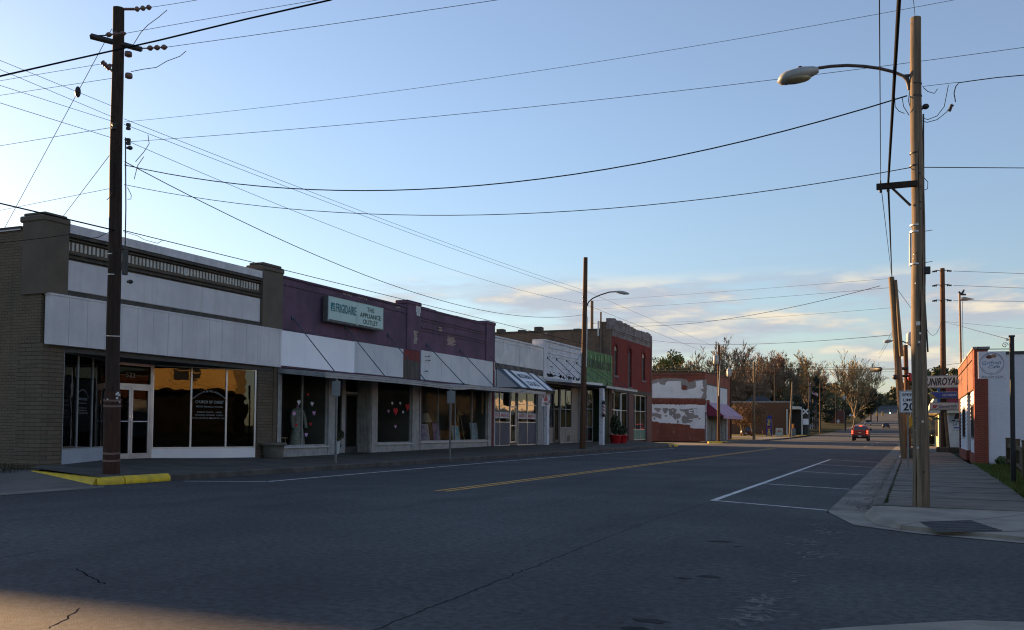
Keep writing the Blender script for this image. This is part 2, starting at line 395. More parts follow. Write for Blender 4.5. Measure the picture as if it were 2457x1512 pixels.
# grass lot on the right with real blades near the edge
flat([(1.95, 24.), (1.8, 18.2), (1.9, 15.9), (30, 15.9), (30, 38.1), (2.14, 38.1), (2.12, 37.3)], .13, 'grass_lot', LAWN, .2)
rg = random.Random(3); gb = MB()
for i in range(9000):
    y = 16.2+22*rg.random()**1.0; x0 = 1.86+.16*((y-18)/18 if y > 18 else 0); x = x0+(rg.random()**1.7)*3.4
    hgt = .04+.09*rg.random(); a = rg.random()*6.28; lx, ly = .05*rg.gauss(0, 1), .05*rg.gauss(0, 1); ww = .008+.006*rg.random()
    gb.add([(x-ww*math.cos(a), y-ww*math.sin(a), .13), (x+ww*math.cos(a), y+ww*math.sin(a), .13), (x+lx, y+ly, .13+hgt)], [(0, 1, 2)])
tag(gb.build('grass', pm('grass_blade', (.07, .12, .025), (.14, .14, .045), 3, .8, 0, 20, spec=.1)), 'short winter grass growing over the lot beside the white cafe wall', 'grass', kind='stuff')
# left pavement: rises from the kerb to the shop fronts
def zf(y):
    P = [(10, .28), (16.7, .29), (22, .29), (26, .235), (36, .30), (44, .36), (51, .335), (65, .355), (76, .44), (90, .44)]
    for (a, b), (c, d) in zip(P, P[1:]):
        if y <= c: return lerp(b, d, (y-a)/(c-a))
    return .44
pb = MB(); ysl = [16.62, 18, 20, 22, 24, 26, 30, 36, 40, 44, 48, 51, 58, 65, 70]
rows = [[(-16.38, y, .15), (-19.97, y, zf(y)), (-23.6, y, zf(y)+.015)] for y in ysl]
for a, b in zip(rows, rows[1:]):
    pb.quad(a[1], a[0], b[0], b[1]); pb.quad(a[2], a[1], b[1], b[2])
pb.add([(-16.38, 15.35, .15), (-16.38, 16.62, .15), (-19.97, 16.62, .29), (-20, 16.4, .25)], [(0, 1, 2, 3)])
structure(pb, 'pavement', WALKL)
kb = MB(); kb.box(-16.38, -16.2, 17.12, 68, -.1, .152, bev=.025); structure(kb, 'kerb', pm('kerb_dark', (.10, .092, .08), (.06, .055, .05), 2, .9, .3, 50))
kb = MB(); kb.tube([(-16.31, 17.12, .055), (-16.31, 15.75, .055)], [.13, .13], 10)
kb.tube([(-16.31, 15.72, .055), (-16.33, 15.42, .05), (-16.5, 15.24, .045)], [.13, .13, .11], 10); structure(kb, 'kerb', KERB_Y)
kb = MB(); kb.loft([[(-16.52, 15.12, -.02), (-16.52, 15.20, .135), (-16.52, 15.5, .145), (-16.52, 15.5, -.02)], [(-19.9, 16.34, .05), (-19.9, 16.36, .178), (-19.9, 16.46, .182), (-19.9, 16.46, .05)]][::-1]); structure(kb, 'kerb', KERB_Y)
# pale concrete of the side street on the left
p = [onz(*q_) for q_ in ((250, 1171), (0, 1190), (-400, 1222))]
sd = MB(); sd.add([(-16.45, 15.05, .004), (p[0].x, p[0].y, .004), (p[1].x, p[1].y, .004), (p[2].x, p[2].y, .004), (-60, 12, .004), (-60, 14, .004), (-19.9, 14.9, .004)][::-1], [tuple(range(7))])
sd.add([(-16.45, 15.05, .004), (-19.9, 14.9, .004), (-60, 14, .004), (-16.5, 15.14, .004), (-19.9, 16.37, .165), (-60, 16.66, .2), (-19.9, 16.66, .19)], [(1, 0, 3, 4), (2, 1, 4, 5), (4, 6, 5)])
structure(sd, 'side_street', pm('side_concrete', (.15, .14, .125), (.105, .098, .09), .8, .92, .3, 50, fine=.3))
p2 = [onz(*q_) for q_ in ((0, 1183), (250, 1166), (250, 1170), (0, 1190))]
flat(p2, .009, 'gutter', GUT)
# weedy strip at the foot of the church's side wall
wb = MB(); rg = random.Random(5)
for i in range(1600):
    x = -20.2-14*rg.random(); y = 16.62-.7*rg.random()**1.6; hh = .04+.16*rg.random()**2; a = rg.random()*6.28
    wb.add([(x-.02*math.cos(a), y-.02*math.sin(a), .1), (x+.02*math.cos(a), y+.02*math.sin(a), .1), (x+.07*rg.gauss(0, 1), y-.05*rg.random(), hh+.17)], [(0, 1, 2)])
tag(wb.build('weeds', pm('dead_weed', (.05, .042, .026), (.028, .03, .014), 4, .9, 0, 20)), 'dead weeds along the foot of the brown brick side wall', 'weeds', kind='stuff')
# side street mouth beyond the red brick building, and the pavement beyond it
flat([(-16.2, 69.5), (-15.6, 86.5), (-17, 88), (-45, 88), (-45, 76.2), (-19.6, 76.2), (-17.2, 70)], .012, 'side_street', CONC)
kb = MB(); kb.tube([(-16.29, 66.5, .06), (-16.4, 69.6, .06), (-17.1, 71.6, .07), (-18.2, 73, .1)], .12, 8); structure(kb, 'kerb', KERB_Y)
kb = MB(); kb.tube([(-16.29, 89.5, .06), (-16.6, 87.2, .06), (-17.4, 86.3, .07)], .12, 8); structure(kb, 'kerb', KERB_Y)
def fsheet(y0, y1, x0, x1, dz, name, mat, n=10): structure(sheet([lerp(y0, y1, i/n) for i in range(n+1)], x0, x1, dz), name, mat)
kb = MB()
for i in range(8): ya, yb = 88+i*5.5, 88+(i+1)*5.5; kb.prism([(-16.38, ya, gz(ya)-.05), (-16.2, ya, gz(ya)-.05), (-16.2, yb, gz(yb)-.05), (-16.38, yb, gz(yb)-.05)], (0, 0, .2))
structure(kb, 'kerb', CONC)
fsheet(87.5, 132, -18.6, -16.38, .146, 'pavement', CONC)
fsheet(104, 200, -60, -18.6, .10, 'dry_lawn', DRY)
fsheet(132, 146, -40, -16.2, .125, 'driveway', CONC, 6)
fsheet(146, 176, -18.6, -16.4, .14, 'verge', DRY, 6)
# road markings
mk = MB()
for x0 in (-9.24, -9.0): mk.add([(x0, 17.3, .002), (x0+.11, 17.3, .002), (x0+.11, 68, .002), (x0, 68, .002)], [(0, 1, 2, 3)])
structure(mk, 'road_marking', PAINT_Y)
mk = MB(); mk.add([(-14.86, 34, .004), (-14.74, 34, .004), (-14.74, 62, .004), (-14.86, 62, .004)], [(0, 1, 2, 3)])
mk.add([(-14.17, 18.1, .004), (-14.05, 18.1, .004), (-14.74, 34, .004), (-14.86, 34, .004)], [(0, 1, 2, 3)])
mk.add([(-15.86, 17.25, .004), (-15.86, 17.13, .004), (-14.1, 18.0, .004), (-14.15, 18.1, .004)], [(0, 1, 2, 3)])
structure(mk, 'road_marking', PAINT_W)
mk = MB(); mk.quad((-3.52, 17.6, .004), (-3.40, 17.6, .004), (-3.40, 44.6, .004), (-3.52, 44.6, .004))
for (a, b) in (((-3.40, 17.63), (-1.33, 16.47)), ((-3.40, 23.68), (-1.33, 22.55)), ((-3.40, 31.4), (-1.33, 29.9)), ((-3.40, 38.), (-1.33, 36.2)), ((-3.40, 44.5), (-1.33, 42.))):
    mk.quad((a[0], a[1]-.06, .004), (b[0], b[1]-.06, .004), (b[0], b[1]+.06, .004), (a[0], a[1]+.06, .004))
structure(mk, 'road_marking', PAINT_W)
mk = MB()
for y0 in (78, 92, 106, 118): mk.quad((-3.6, y0, .004), (-3.48, y0, .004), (-3.48, y0+5, gz(y0+5)+.004), (-3.6, y0+5, gz(y0+5)+.004))
mk.quad((-14.5, 150, gz(150)+.006), (-1.6, 146, gz(146)+.006), (-1.6, 147, gz(147)+.006), (-14.5, 151, gz(151)+.006))
mk.quad((-14.5, 84, .004), (-5, 81.5, .004), (-5, 82, .004), (-14.5, 84.5, .004))
structure(mk, 'road_marking', PAINT_WF)
# worn crossing stripes near the right corner
mk = MB(); rg = random.Random(9)
for (x, y, n_) in ((1975, 1258, 24), (1985, 1278, 36), (1940, 1300, 30), (1955, 1330, 36), (1890, 1385, 14), (1830, 1440, 30), (1812, 1462, 26), (1790, 1485, 24)):
    for _ in range(n_):
        c = onz(x+rg.gauss(0, 26), y+rg.gauss(0, 6)); l, wd, a = rg.uniform(.015, .10), rg.uniform(.006, .025), rg.random()*3.14; ca, sa = math.cos(a), math.sin(a)
        mk.quad(*[(c.x+u*ca-v*sa, c.y+u*sa+v*ca, .0018+.00001*_) for u, v in ((-l, -wd), (l, -wd*.6), (l*.8, wd), (-l*.7, wd))])
structure(mk, 'worn_marking', pm('worn_paint', (.15, .15, .145), (.09, .09, .09), 9., 1., .3, 60, lo=.35, hi=.6, fine=.4))
# tarred seams and stains in the asphalt
SEAM = pm('seam_tar', (.012, .012, .012), rough=1., spec=.0, bmp=0)
def seam(pts, wd, seed, step=.12):
    r = random.Random(seed); mb = MB(); pp = []
    P = [onz(*p) for p in pts]
    for a, b in zip(P, P[1:]):
        n = max(2, int((b-a).length/step))
        for i in range(n): q_ = lerp(a, b, i/n); pp.append((q_.x+r.gauss(0, .011), q_.y+r.gauss(0, .011)))
    for i in range(len(pp)-1):
        (x0, y0), (x1, y1) = pp[i], pp[i+1]; d = V((x1-x0, y1-y0)); d.normalize(); nx, ny = -d.y*wd/2, d.x*wd/2
        k0, k1 = .5+abs(math.sin(i*1.7)), .5+abs(math.sin(i*1.7+1.7))
        mb.quad((x0-nx*k0, y0-ny*k0, .0015), (x0+nx*k0, y0+ny*k0, .0015), (x1+nx*k1, y1+ny*k1, .0015), (x1-nx*k1, y1-ny*k1, .0015))
    structure(mb, 'road_crack', SEAM)
seam([(860, 1530), (980, 1478), (1130, 1420), (1290, 1357), (1430, 1300), (1560, 1250), (1712, 1202)], .008, 1, .07)
seam([(0, 1338), (60, 1330), (125, 1318)], .010, 2, .06); seam([(180, 1365), (215, 1382), (260, 1405)], .013, 3, .06)
seam([(190, 1460), (150, 1490), (110, 1512)], .008, 4, .05); seam([(1530, 1248), (1420, 1246), (1250, 1238)], .006, 5, .1)
STAIN = pm('oil_stain', (.042, .042, .043), (.062, .062, .063), 5, 1., .3, 60, spec=.0)
mb = MB(); r = random.Random(11)
for (x, y, rx) in ((1728, 1300, .16), (1770, 1312, .07), (1560, 1490, .15), (1520, 1508, .12), (1640, 1388, .1), (1700, 1384, .14), (1535, 1522, .2)):
    c = onz(x, y); n = 14; mb.add([(c.x+rx*math.cos(a*6.283/n)*r.uniform(.6, 1.1), c.y+rx*.55*math.sin(a*6.283/n)*r.uniform(.6, 1.1), .0012+.0002*x/1800+.0003*(y % 7)) for a in range(n)], [tuple(range(n))])
structure(mb, 'oil_stain', STAIN)

# moss and weeds in the joint along the right kerb
mb = MB(); rg = random.Random(21)
for i in range(750):
    y = 16.6+rg.random()**1.4*24; x = -.43+abs(rg.gauss(0, .016)); a = rg.random()*6.28; hh = .006+.018*rg.random()**2
    mb.add([(x-.012*math.cos(a), y-.012*math.sin(a), .15), (x+.012*math.cos(a), y+.012*math.sin(a), .15), (x+rg.gauss(0, .02), y+rg.gauss(0, .02), .15+hh)], [(0, 1, 2)])
tag(mb.build('moss', pm('moss_green', (.035, .05, .015), (.06, .06, .025), 3, .95, 0, 20, spec=.0)), 'green moss growing in the joint along the right kerb', 'moss', kind='stuff')
mb = MB()
for i in range(420):
    y = 17+rg.random()**1.3*30; x = -.7-.5*rg.random()**2; a = rg.random()*6.28; l = rg.uniform(.012, .04)
    mb.add([(x-l*math.cos(a), y-l*math.sin(a), .006), (x+l*math.sin(a)*.5, y-l*math.cos(a)*.5, .012), (x+l*math.cos(a), y+l*math.sin(a), .009), (x-l*math.sin(a)*.5, y+l*math.cos(a)*.5, .007)], [(0, 1, 2, 3)])
for i in range(500):
    y = 18+rg.random()*44; x = -16.15+.35*rg.random()**2; a = rg.random()*6.28; l = rg.uniform(.015, .05)
    mb.add([(x-l*math.cos(a), y-l*math.sin(a), .004), (x+l*math.sin(a)*.5, y-l*math.cos(a)*.5, .012), (x+l*math.cos(a), y+l*math.sin(a), .008), (x-l*math.sin(a)*.5, y+l*math.cos(a)*.5, .005)], [(0, 1, 2, 3)])
tag(mb.build('leaf_litter', pm('dead_leaf', (.10, .06, .03), (.05, .035, .02), 9, .9, 0, 20, spec=.1)), 'dead leaves and grit lying in the gutters along both kerbs', 'leaf litter', kind='stuff')
# ---------------------------------------------------------------- the row of shops on the left, fronts on the plane x = -20
XF = -20.
M_BROWN = brick('brown_painted_brick', (.150, .115, .080), (.120, .092, .065), (.065, .050, .037), blot=(.19, .145, .10), bfac=.35, bstr=.7, streak=.35)
M_BROWNP = pm('brown_paint', (.125, .098, .072), (.10, .079, .058), 1.5, .8, .3, 30, streak=.4)
M_BROWND = pm('dark_coping', (.085, .073, .06), (.05, .044, .038), 3, .9, .4, 30, fine=.3)
M_WHT = pm('white_panel', (.62, .59, .60), (.53, .505, .525), .9, .6, .05, 40, streak=.36, scol=(.38, .355, .35), fine=.05)
M_WHT2 = pm('clean_white_board', (.84, .84, .88), (.80, .80, .845), 1.2, .5, .03, 40, streak=.2, scol=(.62, .62, .64), fine=.03)
M_GRY = pm('grey_board', (.56, .58, .60), (.50, .52, .55), 1., .6, .05, 40, streak=.35, scol=(.36, .38, .40), fine=.05)
M_STUC = pm('white_stucco', (.62, .62, .63), (.50, .51, .52), 1.1, .85, .5, 60, streak=.55, scol=(.33, .33, .33))
M_PURP = pm('purple_stucco', (.138, .076, .122), (.092, .054, .083), .8, .85, .6, 45, streak=.75, scol=(.075, .05, .072), fine=.25)
M_PURPD = pm('purple_ledge', (.12, .07, .112), (.075, .048, .07), 2., .85, .4, 45, streak=.5, scol=(.05, .04, .05))
M_ALU = pm('aluminium', (.55, .55, .56), (.46, .46, .47), 2, .38, .03, 40, metal=.75, fine=.05)
M_ALUP = pm('pale_frame', (.50, .50, .50), (.42, .42, .42), 3, .55, .05, 50, streak=.2, fine=.06)
M_FRAME = pm('weathered_frame', (.36, .35, .34), (.27, .26, .25), 3, .7, .1, 50, streak=.35, fine=.12)
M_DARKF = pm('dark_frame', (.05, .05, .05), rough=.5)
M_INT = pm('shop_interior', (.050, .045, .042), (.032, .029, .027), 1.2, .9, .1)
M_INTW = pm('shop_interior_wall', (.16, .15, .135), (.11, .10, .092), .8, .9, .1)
M_FLOOR = pm('shop_floor', (.09, .075, .06), rough=.8)
G_CH = glass('church_glass', (.16, .17, .18), 1.75, .06)
G_SH = glass('shop_glass', (.72, .74, .73), 1.3, .06, .09)
G_DR = glass('door_glass', (.16, .17, .18), 1.22, .05)
G_SH2 = glass('shop_glass_bright', (.46, .48, .47), 2.0, .12)
M_LETW = pm('window_letter', (.36, .35, .34), rough=.7, bmp=0, fine=0)
M_BLK = pm('black_letter', (.02, .02, .022), rough=.5, bmp=0, fine=0)
M_STEELR = pm('canopy_rod', (.06, .085, .12), (.05, .06, .08), 6, .6, .1, 60)
M_CANO = pm('canopy_metal', (.34, .35, .37), (.26, .27, .29), 1.4, .5, .08, 40, metal=.3, streak=.3, scol=(.18, .17, .16), fine=.1)
def shell(root, y0, y1, zr, zt, mat, depth=25., zb=3.35, par=.35, name='wall', extra=None):
    mb = MB(); a, b = y0+.005, y1-.005
    mb.box(XF-depth, XF-3.6, a, b, 0, zr)
    mb.box(XF-3.6, XF-.32, a, b, zb, zr); mb.box(XF-.32, XF, a, b, zb, zt)
    mb.box(XF-3.6, XF, a, a+.2, 0, zb); mb.box(XF-3.6, XF, b-.2, b, 0, zb)
    if extra: extra(mb)
    return mb.build(name, mat, root)
def interior(root, y0, y1, z0, z1, depth=2.2, zfl=None, wallm=None):
    mb = MB(); x0 = XF-depth; zfl = z0 if zfl is None else zfl
    mb.box(x0-.1, x0, y0, y1, zfl, z1); mb.box(x0, XF-.12, y0, y0+.04, zfl, z1); mb.box(x0, XF-.12, y1-.04, y1, zfl, z1)
    mb.box(x0, XF-.12, y0, y1, z1-.05, z1)
    o = mb.build('interior', wallm or M_INT, root)
    mb = MB(); mb.box(x0, XF-.11, y0+.04, y1-.04, zfl-.1, zfl); mb.build('display_floor', M_FLOOR, root)
    return o
def win(root, y0, y1, z0, z1, mul=(), bars=(), X=XF-.08, fm=None, gm=None, fw=.05, d=.07, name='window'):
    mb = MB(); fm = fm or M_ALU
    mb.box(X-d, X, y0, y1, z0, z0+fw); mb.box(X-d, X, y0, y1, z1-fw, z1)
    mb.box(X-d, X, y0, y0+fw, z0+fw, z1-fw); mb.box(X-d, X, y1-fw, y1, z0+fw, z1-fw)
    for y in mul: mb.box(X-d+.005, X+.004, y-fw*.42, y+fw*.42, z0+fw, z1-fw)
    for z, a, b in bars: mb.box(X-d+.007, X+.002, a, b, z-fw*.42, z+fw*.42)
    w_ = mb.build(name, fm, root)
    g_ = MB(); xg = X-d*.5; g_.quad((xg, y0+.01, z0+.01), (xg, y1-.01, z0+.01), (xg, y1-.01, z1-.01), (xg, y0+.01, z1-.01)); g_.build('pane', gm or G_SH, w_)
    return w_
def rod(root, y, zt, xe, ze, X=XF, name='tie_rod', dy=0.):
    mb = MB(); mb.tube([(X+.02, y, zt), (xe, y+dy, ze)], .019, 6); mb.box(X, X+.04, y-.06, y+.06, zt-.07, zt+.07); mb.lathe((xe, y+dy, ze-.05), [(.05, 0), (.05, .07), (.02, .09)], 8)
    return mb.build(name, M_STEELR, root)
# ======================= the church in the corner shop
ch = thing('corner_shop', (XF, 16.67, 0), 'brown painted brick corner building with white dentil band, white fascia and dark church windows', 'building')
y0, y1 = 16.67, 26.06
mb = MB()
mb.box(XF-30, XF-3.6, y0, y1, 0, 5.9); mb.box(XF-30, XF-.3, y0, y0+.3, 5.9, 6.3); mb.box(XF-30, XF-.3, y1-.35, y1-.01, 5.9, 6.3)
mb.box(XF-3.6, XF-.1, y0, y1-.01, 3.35, 5.9); mb.box(XF-.1-.3, XF-.1, y0, y1-.01, 5.9, 6.27); mb.box(XF-3.6, XF-.9, y0, y0+.25, 0, 3.35); mb.box(XF-3.6, XF, y1-.2, y1-.01, 0, 3.35)
mb.build('wall', M_BROWN, ch)
mb = MB(); mb.box(XF-.9, XF, y0, 17.32, 0, 3.36)                               # stone veneer pier at the corner
M_STONE = brick('painted_stone', (.145, .112, .080), (.112, .087, .062), (.058, .045, .034), .40, .105, bstr=1., streak=.2)
mb.box(XF-.28, XF-.04, 25.08, 25.86, 0, 3.36); mb.each('pier', M_STONE, ch)
mb = MB(); mb.box(XF-.75, XF+.03, y0-.06, 17.35, 4.6, 6.5); mb.box(XF-.65, XF+.03, 25.16, 26.24, 4.6, 6.6)
mb.box(XF-.85, XF+.06, y0-.09, 17.38, 6.44, 6.6, bev=.03); mb.box(XF-.78, XF, y0-.04, 17.33, 6.6, 6.68, bev=.03)
mb.box(XF-.7, XF+.07, 25.13, 26.27, 6.56, 6.74, bev=.03); mb.box(XF-.62, XF, 25.2, 26.2, 6.74, 6.83, bev=.03)
mb.box(XF, XF+.036, 25.55, 25.85, 5.9, 6.0); mb.each('pilaster', M_BROWNP, ch)
mb = MB(); mb.box(XF-30, XF-.85, y0-.04, y0+.33, 6.3, 6.37); mb.build('coping', M_BROWND, ch)
mb = MB(); mb.box(XF-30, XF-.86, y0-.045, y0-.03, 6.27, 6.30); mb.build('flashing', M_WHT, ch)
mb = MB(); mb.box(XF-.42, XF+.02, 17.38, 25.13, 6.27, 6.5); mb.build('coping', pm('white_coping', (.62, .60, .62), (.5, .48, .5), 2, .6, .1, streak=.3), ch)
mb = MB()
for z0_, z1_, p_ in ((6.17, 6.25, .02), (6.09, 6.13, -.02), (5.73, 5.78, -.03), (5.62, 5.68, -.01)): mb.box(XF-.2, XF+p_, 17.36, 25.15, z0_, z1_, bev=.01)
mb.each('cornice', M_BROWND, ch)
mb = MB(); n = 57
for i in range(n):
    a = 17.40+(25.12-17.40)*i/n
    if 31 <= i <= 31: mb.box(XF-.15, XF-.075, a-.01, a+.13, 5.825, 6.055)
    else: mb.box(XF-.15, XF-.075+random.uniform(-.004, .004), a, a+.072, 5.83+random.uniform(0, .02), 6.055)
mb.build('dentil', pm('cream_dentil', (.55, .52, .47), (.40, .37, .33), 3, .8, .2), ch)
mb = MB(); mb.box(XF-.15, XF-.06, 17.38, 25.14, 4.79, 5.58, bev=.01); mb.build('sign_panel', M_WHT, ch)
mb = MB(); mb.box(XF-.1, XF-.03, 17.36, 25.15, 4.6, 4.78); mb.build('ledge', M_BROWND, ch)
fa = MB(); yy = 16.72; i = 0
while yy < 26.0:
    w_ = min(.575, 26.02-yy); fa.box(XF-.02, XF+.17+.002*(i % 3), yy, yy+w_-.006, 3.325-(0 if yy < 17.3 else .0), 4.57, bev=.004); yy += w_; i += 1
fa.box(XF-.02, XF+.185, 16.70, 26.03, 4.57, 4.62)
fa.build('fascia', M_WHT, ch)
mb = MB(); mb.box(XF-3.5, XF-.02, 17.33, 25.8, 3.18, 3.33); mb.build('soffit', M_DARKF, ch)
# splayed glass either side of the doors
DP = (-21.66, 20.32), (-21.66, 22.03)
def splay(root, pa, pb, z0, z1, muls, base, fm, gm, bm, fw=.055, both=True):
    a, b = V((pa[0], pa[1], 0)), V((pb[0], pb[1], 0)); d = (b-a).normalized(); n = V((d.y, -d.x, 0)); L = (b-a).length
    def slab(mb, s0, s1, za, zb, t0, t1):
        p = [a+d*s0+n*t0, a+d*s1+n*t0, a+d*s1+n*t1, a+d*s0+n*t1]; mb.prism([(q.x, q.y, za) for q in p], (0, 0, zb-za))
    mb = MB(); slab(mb, 0, L, base[0], base[1], -.06, .03); mb.each('base_panel', bm, root)
    mb = MB(); slab(mb, 0, L, z0, z0+fw, -.03, .035); slab(mb, 0, L, z1-fw, z1, -.03, .035)
    for s in [fw/2]+[L*m for m in muls]+[L-fw/2]: slab(mb, s-fw/2, s+fw/2, z0+fw, z1-fw, -.03, .03)
    w_ = mb.build('window', fm, root)
    g = MB(); g.quad(*[(q.x, q.y, z) for q, z in ((a, z0), (b, z0), (b, z1), (a, z1))]); g.build('pane', gm, w_)
    return w_, a, d, n
M_BASEP = pm('base_panel_paint', (.46, .49, .54), (.36, .40, .46), 1.2, .5, .05, 40, fine=.05)
wl_, a_, d_, n_ = splay(ch, (XF-.05, 17.33), DP[0], .66, 3.2, (.30, .62), (.24, .66), M_FRAME, G_CH, M_BASEP, fw=.035)
BP = pm('bright_base_panel', (.74, .75, .80), (.66, .67, .72), 1., .35, .03, 40, metal=.2, fine=.04)
wr_, a2, d2, n2 = splay(ch, DP[1], (XF-.12, 25.08), .575, 3.2, (.36, .70), (.27, .575), M_ALU, G_CH, BP)
def glasstext(org, d, n, sc, mat=M_LETW):
    r = d
    text('FREEDOM & DELIVERANCE', org+V((0, 0, .40*sc)), r, (0, 0, 1), .062*sc, mat, ch, w=1.22*sc, arch=.30*sc, depth=.03)
    text('CHURCH OF CHRIST', org+V((0, 0, .32*sc)), r, (0, 0, 1), .095*sc, mat, ch, w=.98*sc, depth=.03, bold=.01)
    text('PASTOR MICHAEL A. WATSON', org+V((0, 0, .18*sc)), r, (0, 0, 1), .055*sc, mat, ch, w=.92*sc, depth=.03)
    text('SUNDAY SCHOOL   9:45AM', org, r, (0, 0, 1), .05*sc, mat, ch, w=.85*sc, depth=.03)
    text('MORNING WORSHIP  11:00AM', org-V((0, 0, .10*sc)), r, (0, 0, 1), .05*sc, mat, ch, w=.95*sc, depth=.03)
    text('PRAYER SERVICE & BIBLE STUDY 7:00PM', org-V((0, 0, .20*sc)), r, (0, 0, 1), .05*sc, mat, ch, w=1.22*sc, depth=.03)
glasstext(a2+d2*1.83+V((0, 0, 1.72)), d2, n2, .96)
glasstext(a_+d_*1.33+V((0, 0, 1.75)), d_, n_, .70, pm('window_letter_dim', (.22, .22, .22), rough=.8, bmp=0, fine=0))
# doors
dr = MB(); X = DP[0][0]
for a, b in ((20.32, 20.42), (21.93, 22.03)): dr.box(X-.06, X+.04, a, b, .28, 3.2)
dr.box(X-.06, X+.04, 20.42, 21.93, 2.46, 2.56); dr.box(X-.06, X+.04, 20.42, 21.93, 3.1, 3.2); dr.build('door_frame', M_ALU, ch)
for a, b in ((20.42, 21.17), (21.18, 21.93)):
    d0 = MB(); 
    for p, q, z0_, z1_ in ((a, a+.075, .3, 2.46), (b-.075, b, .3, 2.46), (a+.075, b-.075, .3, .46), (a+.075, b-.075, 2.37, 2.46)): d0.box(X-.02, X+.03, p, q, z0_, z1_)
    d0 = d0.build('door', M_ALU, ch)
    h_ = MB(); h_.tube([(X+.09, a+.06, 1.42), (X+.09, b-.06, 1.42)], .02, 8); h_.box(X+.03, X+.09, a+.05, a+.08, 1.40, 1.44); h_.box(X+.03, X+.09, b-.08, b-.05, 1.40, 1.44)
    h_.box(X+.03, X+.05, (b-.07 if a < 21 else a+.02), (b-.02 if a < 21 else a+.06), 1.5, 1.66); h_.build('push_bar', pm('bright_steel', (.78, .78, .82), rough=.25, metal=.6, bmp=0), d0)
    g_ = MB(); g_.quad((X, a+.07, .45), (X, b-.07, .45), (X, b-.07, 2.38), (X, a+.07, 2.38)); g_.build('pane', G_DR, d0)
tr_ = MB(); tr_.quad((X, 20.41, 2.55), (X, 21.94, 2.55), (X, 21.94, 3.11), (X, 20.41, 3.11)); tr_.build('transom_pane', G_DR, ch)
text('522', (X+.01, 21.15, 2.75), (0, 1, 0), (0, 0, 1), .14, M_LETW, ch, w=.36)
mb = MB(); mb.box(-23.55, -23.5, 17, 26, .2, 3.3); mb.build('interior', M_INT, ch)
mb = MB(); mb.box(-23.5, -22.2, 18, 25.5, .3, .34); mb.build('display_floor', M_FLOOR, ch)
# stone planter against the right pier
pl = thing('planter', (-19.72, 25.53, .23), 'grey stone planter urn on the pavement against the church pier', 'planter')
mb = MB(); mb.lathe((-19.72, 25.53, .23), [(.30, 0), (.33, .06), (.35, .3), (.36, .42), (.44, .44), (.45, .50), (.41, .53), (.36, .52), (.34, .47), (.02, .46)], 20); mb.build('urn', CONC, pl)
mb = MB(); r_ = random.Random(2)
for i in range(70):
    a = r_.random()*6.28; rr = .3*r_.random()**.5; x, y = -19.72+rr*math.cos(a), 25.53+rr*math.sin(a); l = .05+.10*r_.random()
    mb.add([(x-.01, y, .69), (x+.01, y, .69), (x+r_.gauss(0, .05), y+r_.gauss(0, .05), .69+l)], [(0, 1, 2)])
mb.build('plant', pm('dead_weed', (.05, .042, .026)), pl)
# ======================= purple shop front, left half
ap = thing('shop', (XF, 26.1, 0), 'purple stucco shop with pale green appliance sign, white boards and heart stickers in its windows', 'building')
def apx(mb):
    mb.box(XF-.32, XF+.001, 26.2, 34.8, 6.46, 6.52)
    mb.box(XF-.35, XF, 26.11, 26.3, 0, 3.3); mb.box(XF-.4, XF, 29.12, 29.62, .1, 3.34); mb.box(XF-.4, XF, 32.15, 32.58, .1, 3.34); mb.box(XF-.35, XF, 35.45, 36.04, .1, 3.34)
shell(ap, 26.08, 36.06, 6.0, 6.46, M_PURP, par=.3)
mb = MB(); 
for a, b in ((26.09, 26.3), (29.12, 29.62), (32.15, 32.58), (35.45, 36.04)): mb.box(XF-.4, XF+.012, a, b, .1, 3.3)
mb.each('pier', M_FRAME, ap)
mb = MB(); mb.box(XF-.4, XF+.05, 26.25, 34.8, 6.44, 6.53, bev=.02); mb.box(XF, XF+.03, 26.35, 34.78, 6.2, 6.25); mb.box(XF, XF+.035, 26.35, 34.78, 4.62, 4.7)
mb.build('ledge', M_PURPD, ap)
mb = MB(); mb.box(XF-.5, XF+.06, 34.8, 35.98, 4.66, 6.72); mb.box(XF-.55, XF+.10, 34.75, 36.03, 6.62, 6.80, bev=.04); mb.each('pilaster', M_PURP, ap)
mb = MB(); r_ = random.Random(4)
for (ya, yb, za, zb) in ((35.55, 35.97, 6.35, 6.66), (35.6, 35.9, 6.2, 6.36)): mb.box(XF+.055, XF+.066, ya, yb, za, zb)
mb.each('bare_plaster', M_STUC, ap)
M_BAREB = brick('bare_brick', (.40, .30, .24), (.30, .22, .17), (.5, .47, .42), .2, .07, bstr=.8)
mb = MB()
for k_ in range(8): mb.box(XF+.055, XF+.064, 35.35+r_.random()*.08, 35.62+r_.random()*.16, 4.95+k_*.072, 5.01+k_*.072)
for (ya, za, n_) in ((29.9, 6.36, 5), (31.0, 6.36, 5), (33.9, 6.34, 3)):
    for k_ in range(n_): mb.box(XF-.01, XF+.007, ya+.14*k_+r_.random()*.05, ya+.14*k_+.1, za+r_.random()*.03, za+.06+r_.random()*.03)
mb.build('bare_brick', M_BAREB, ap)
mb = MB(); mb.box(XF, XF+.06, 26.1, 30.73, 3.40, 4.62, bev=.006); mb.build('white_board', M_WHT2, ap)
mb = MB(); mb.box(XF, XF+.045, 30.74, 34.53, 3.42, 4.64, bev=.006); mb.build('grey_board', M_GRY, ap)
mb = MB(); mb.box(XF, XF+.02, 34.54, 35.95, 3.4, 4.2)
for k_ in range(9): mb.box(XF+.02, XF+.03, 34.55, 35.94, 3.42+k_*.087, 3.49+k_*.087)
mb.build('bare_boards', wood('grey_boards', (.13, .115, .10), (.07, .062, .055), sc=3), ap)
mb = MB(); mb.box(XF, XF+.032, 34.54, 35.95, 4.2, 4.66); mb.build('red_board', pm('red_peeling', (.20, .028, .028), (.11, .03, .03), 3, .8, .3), ap)
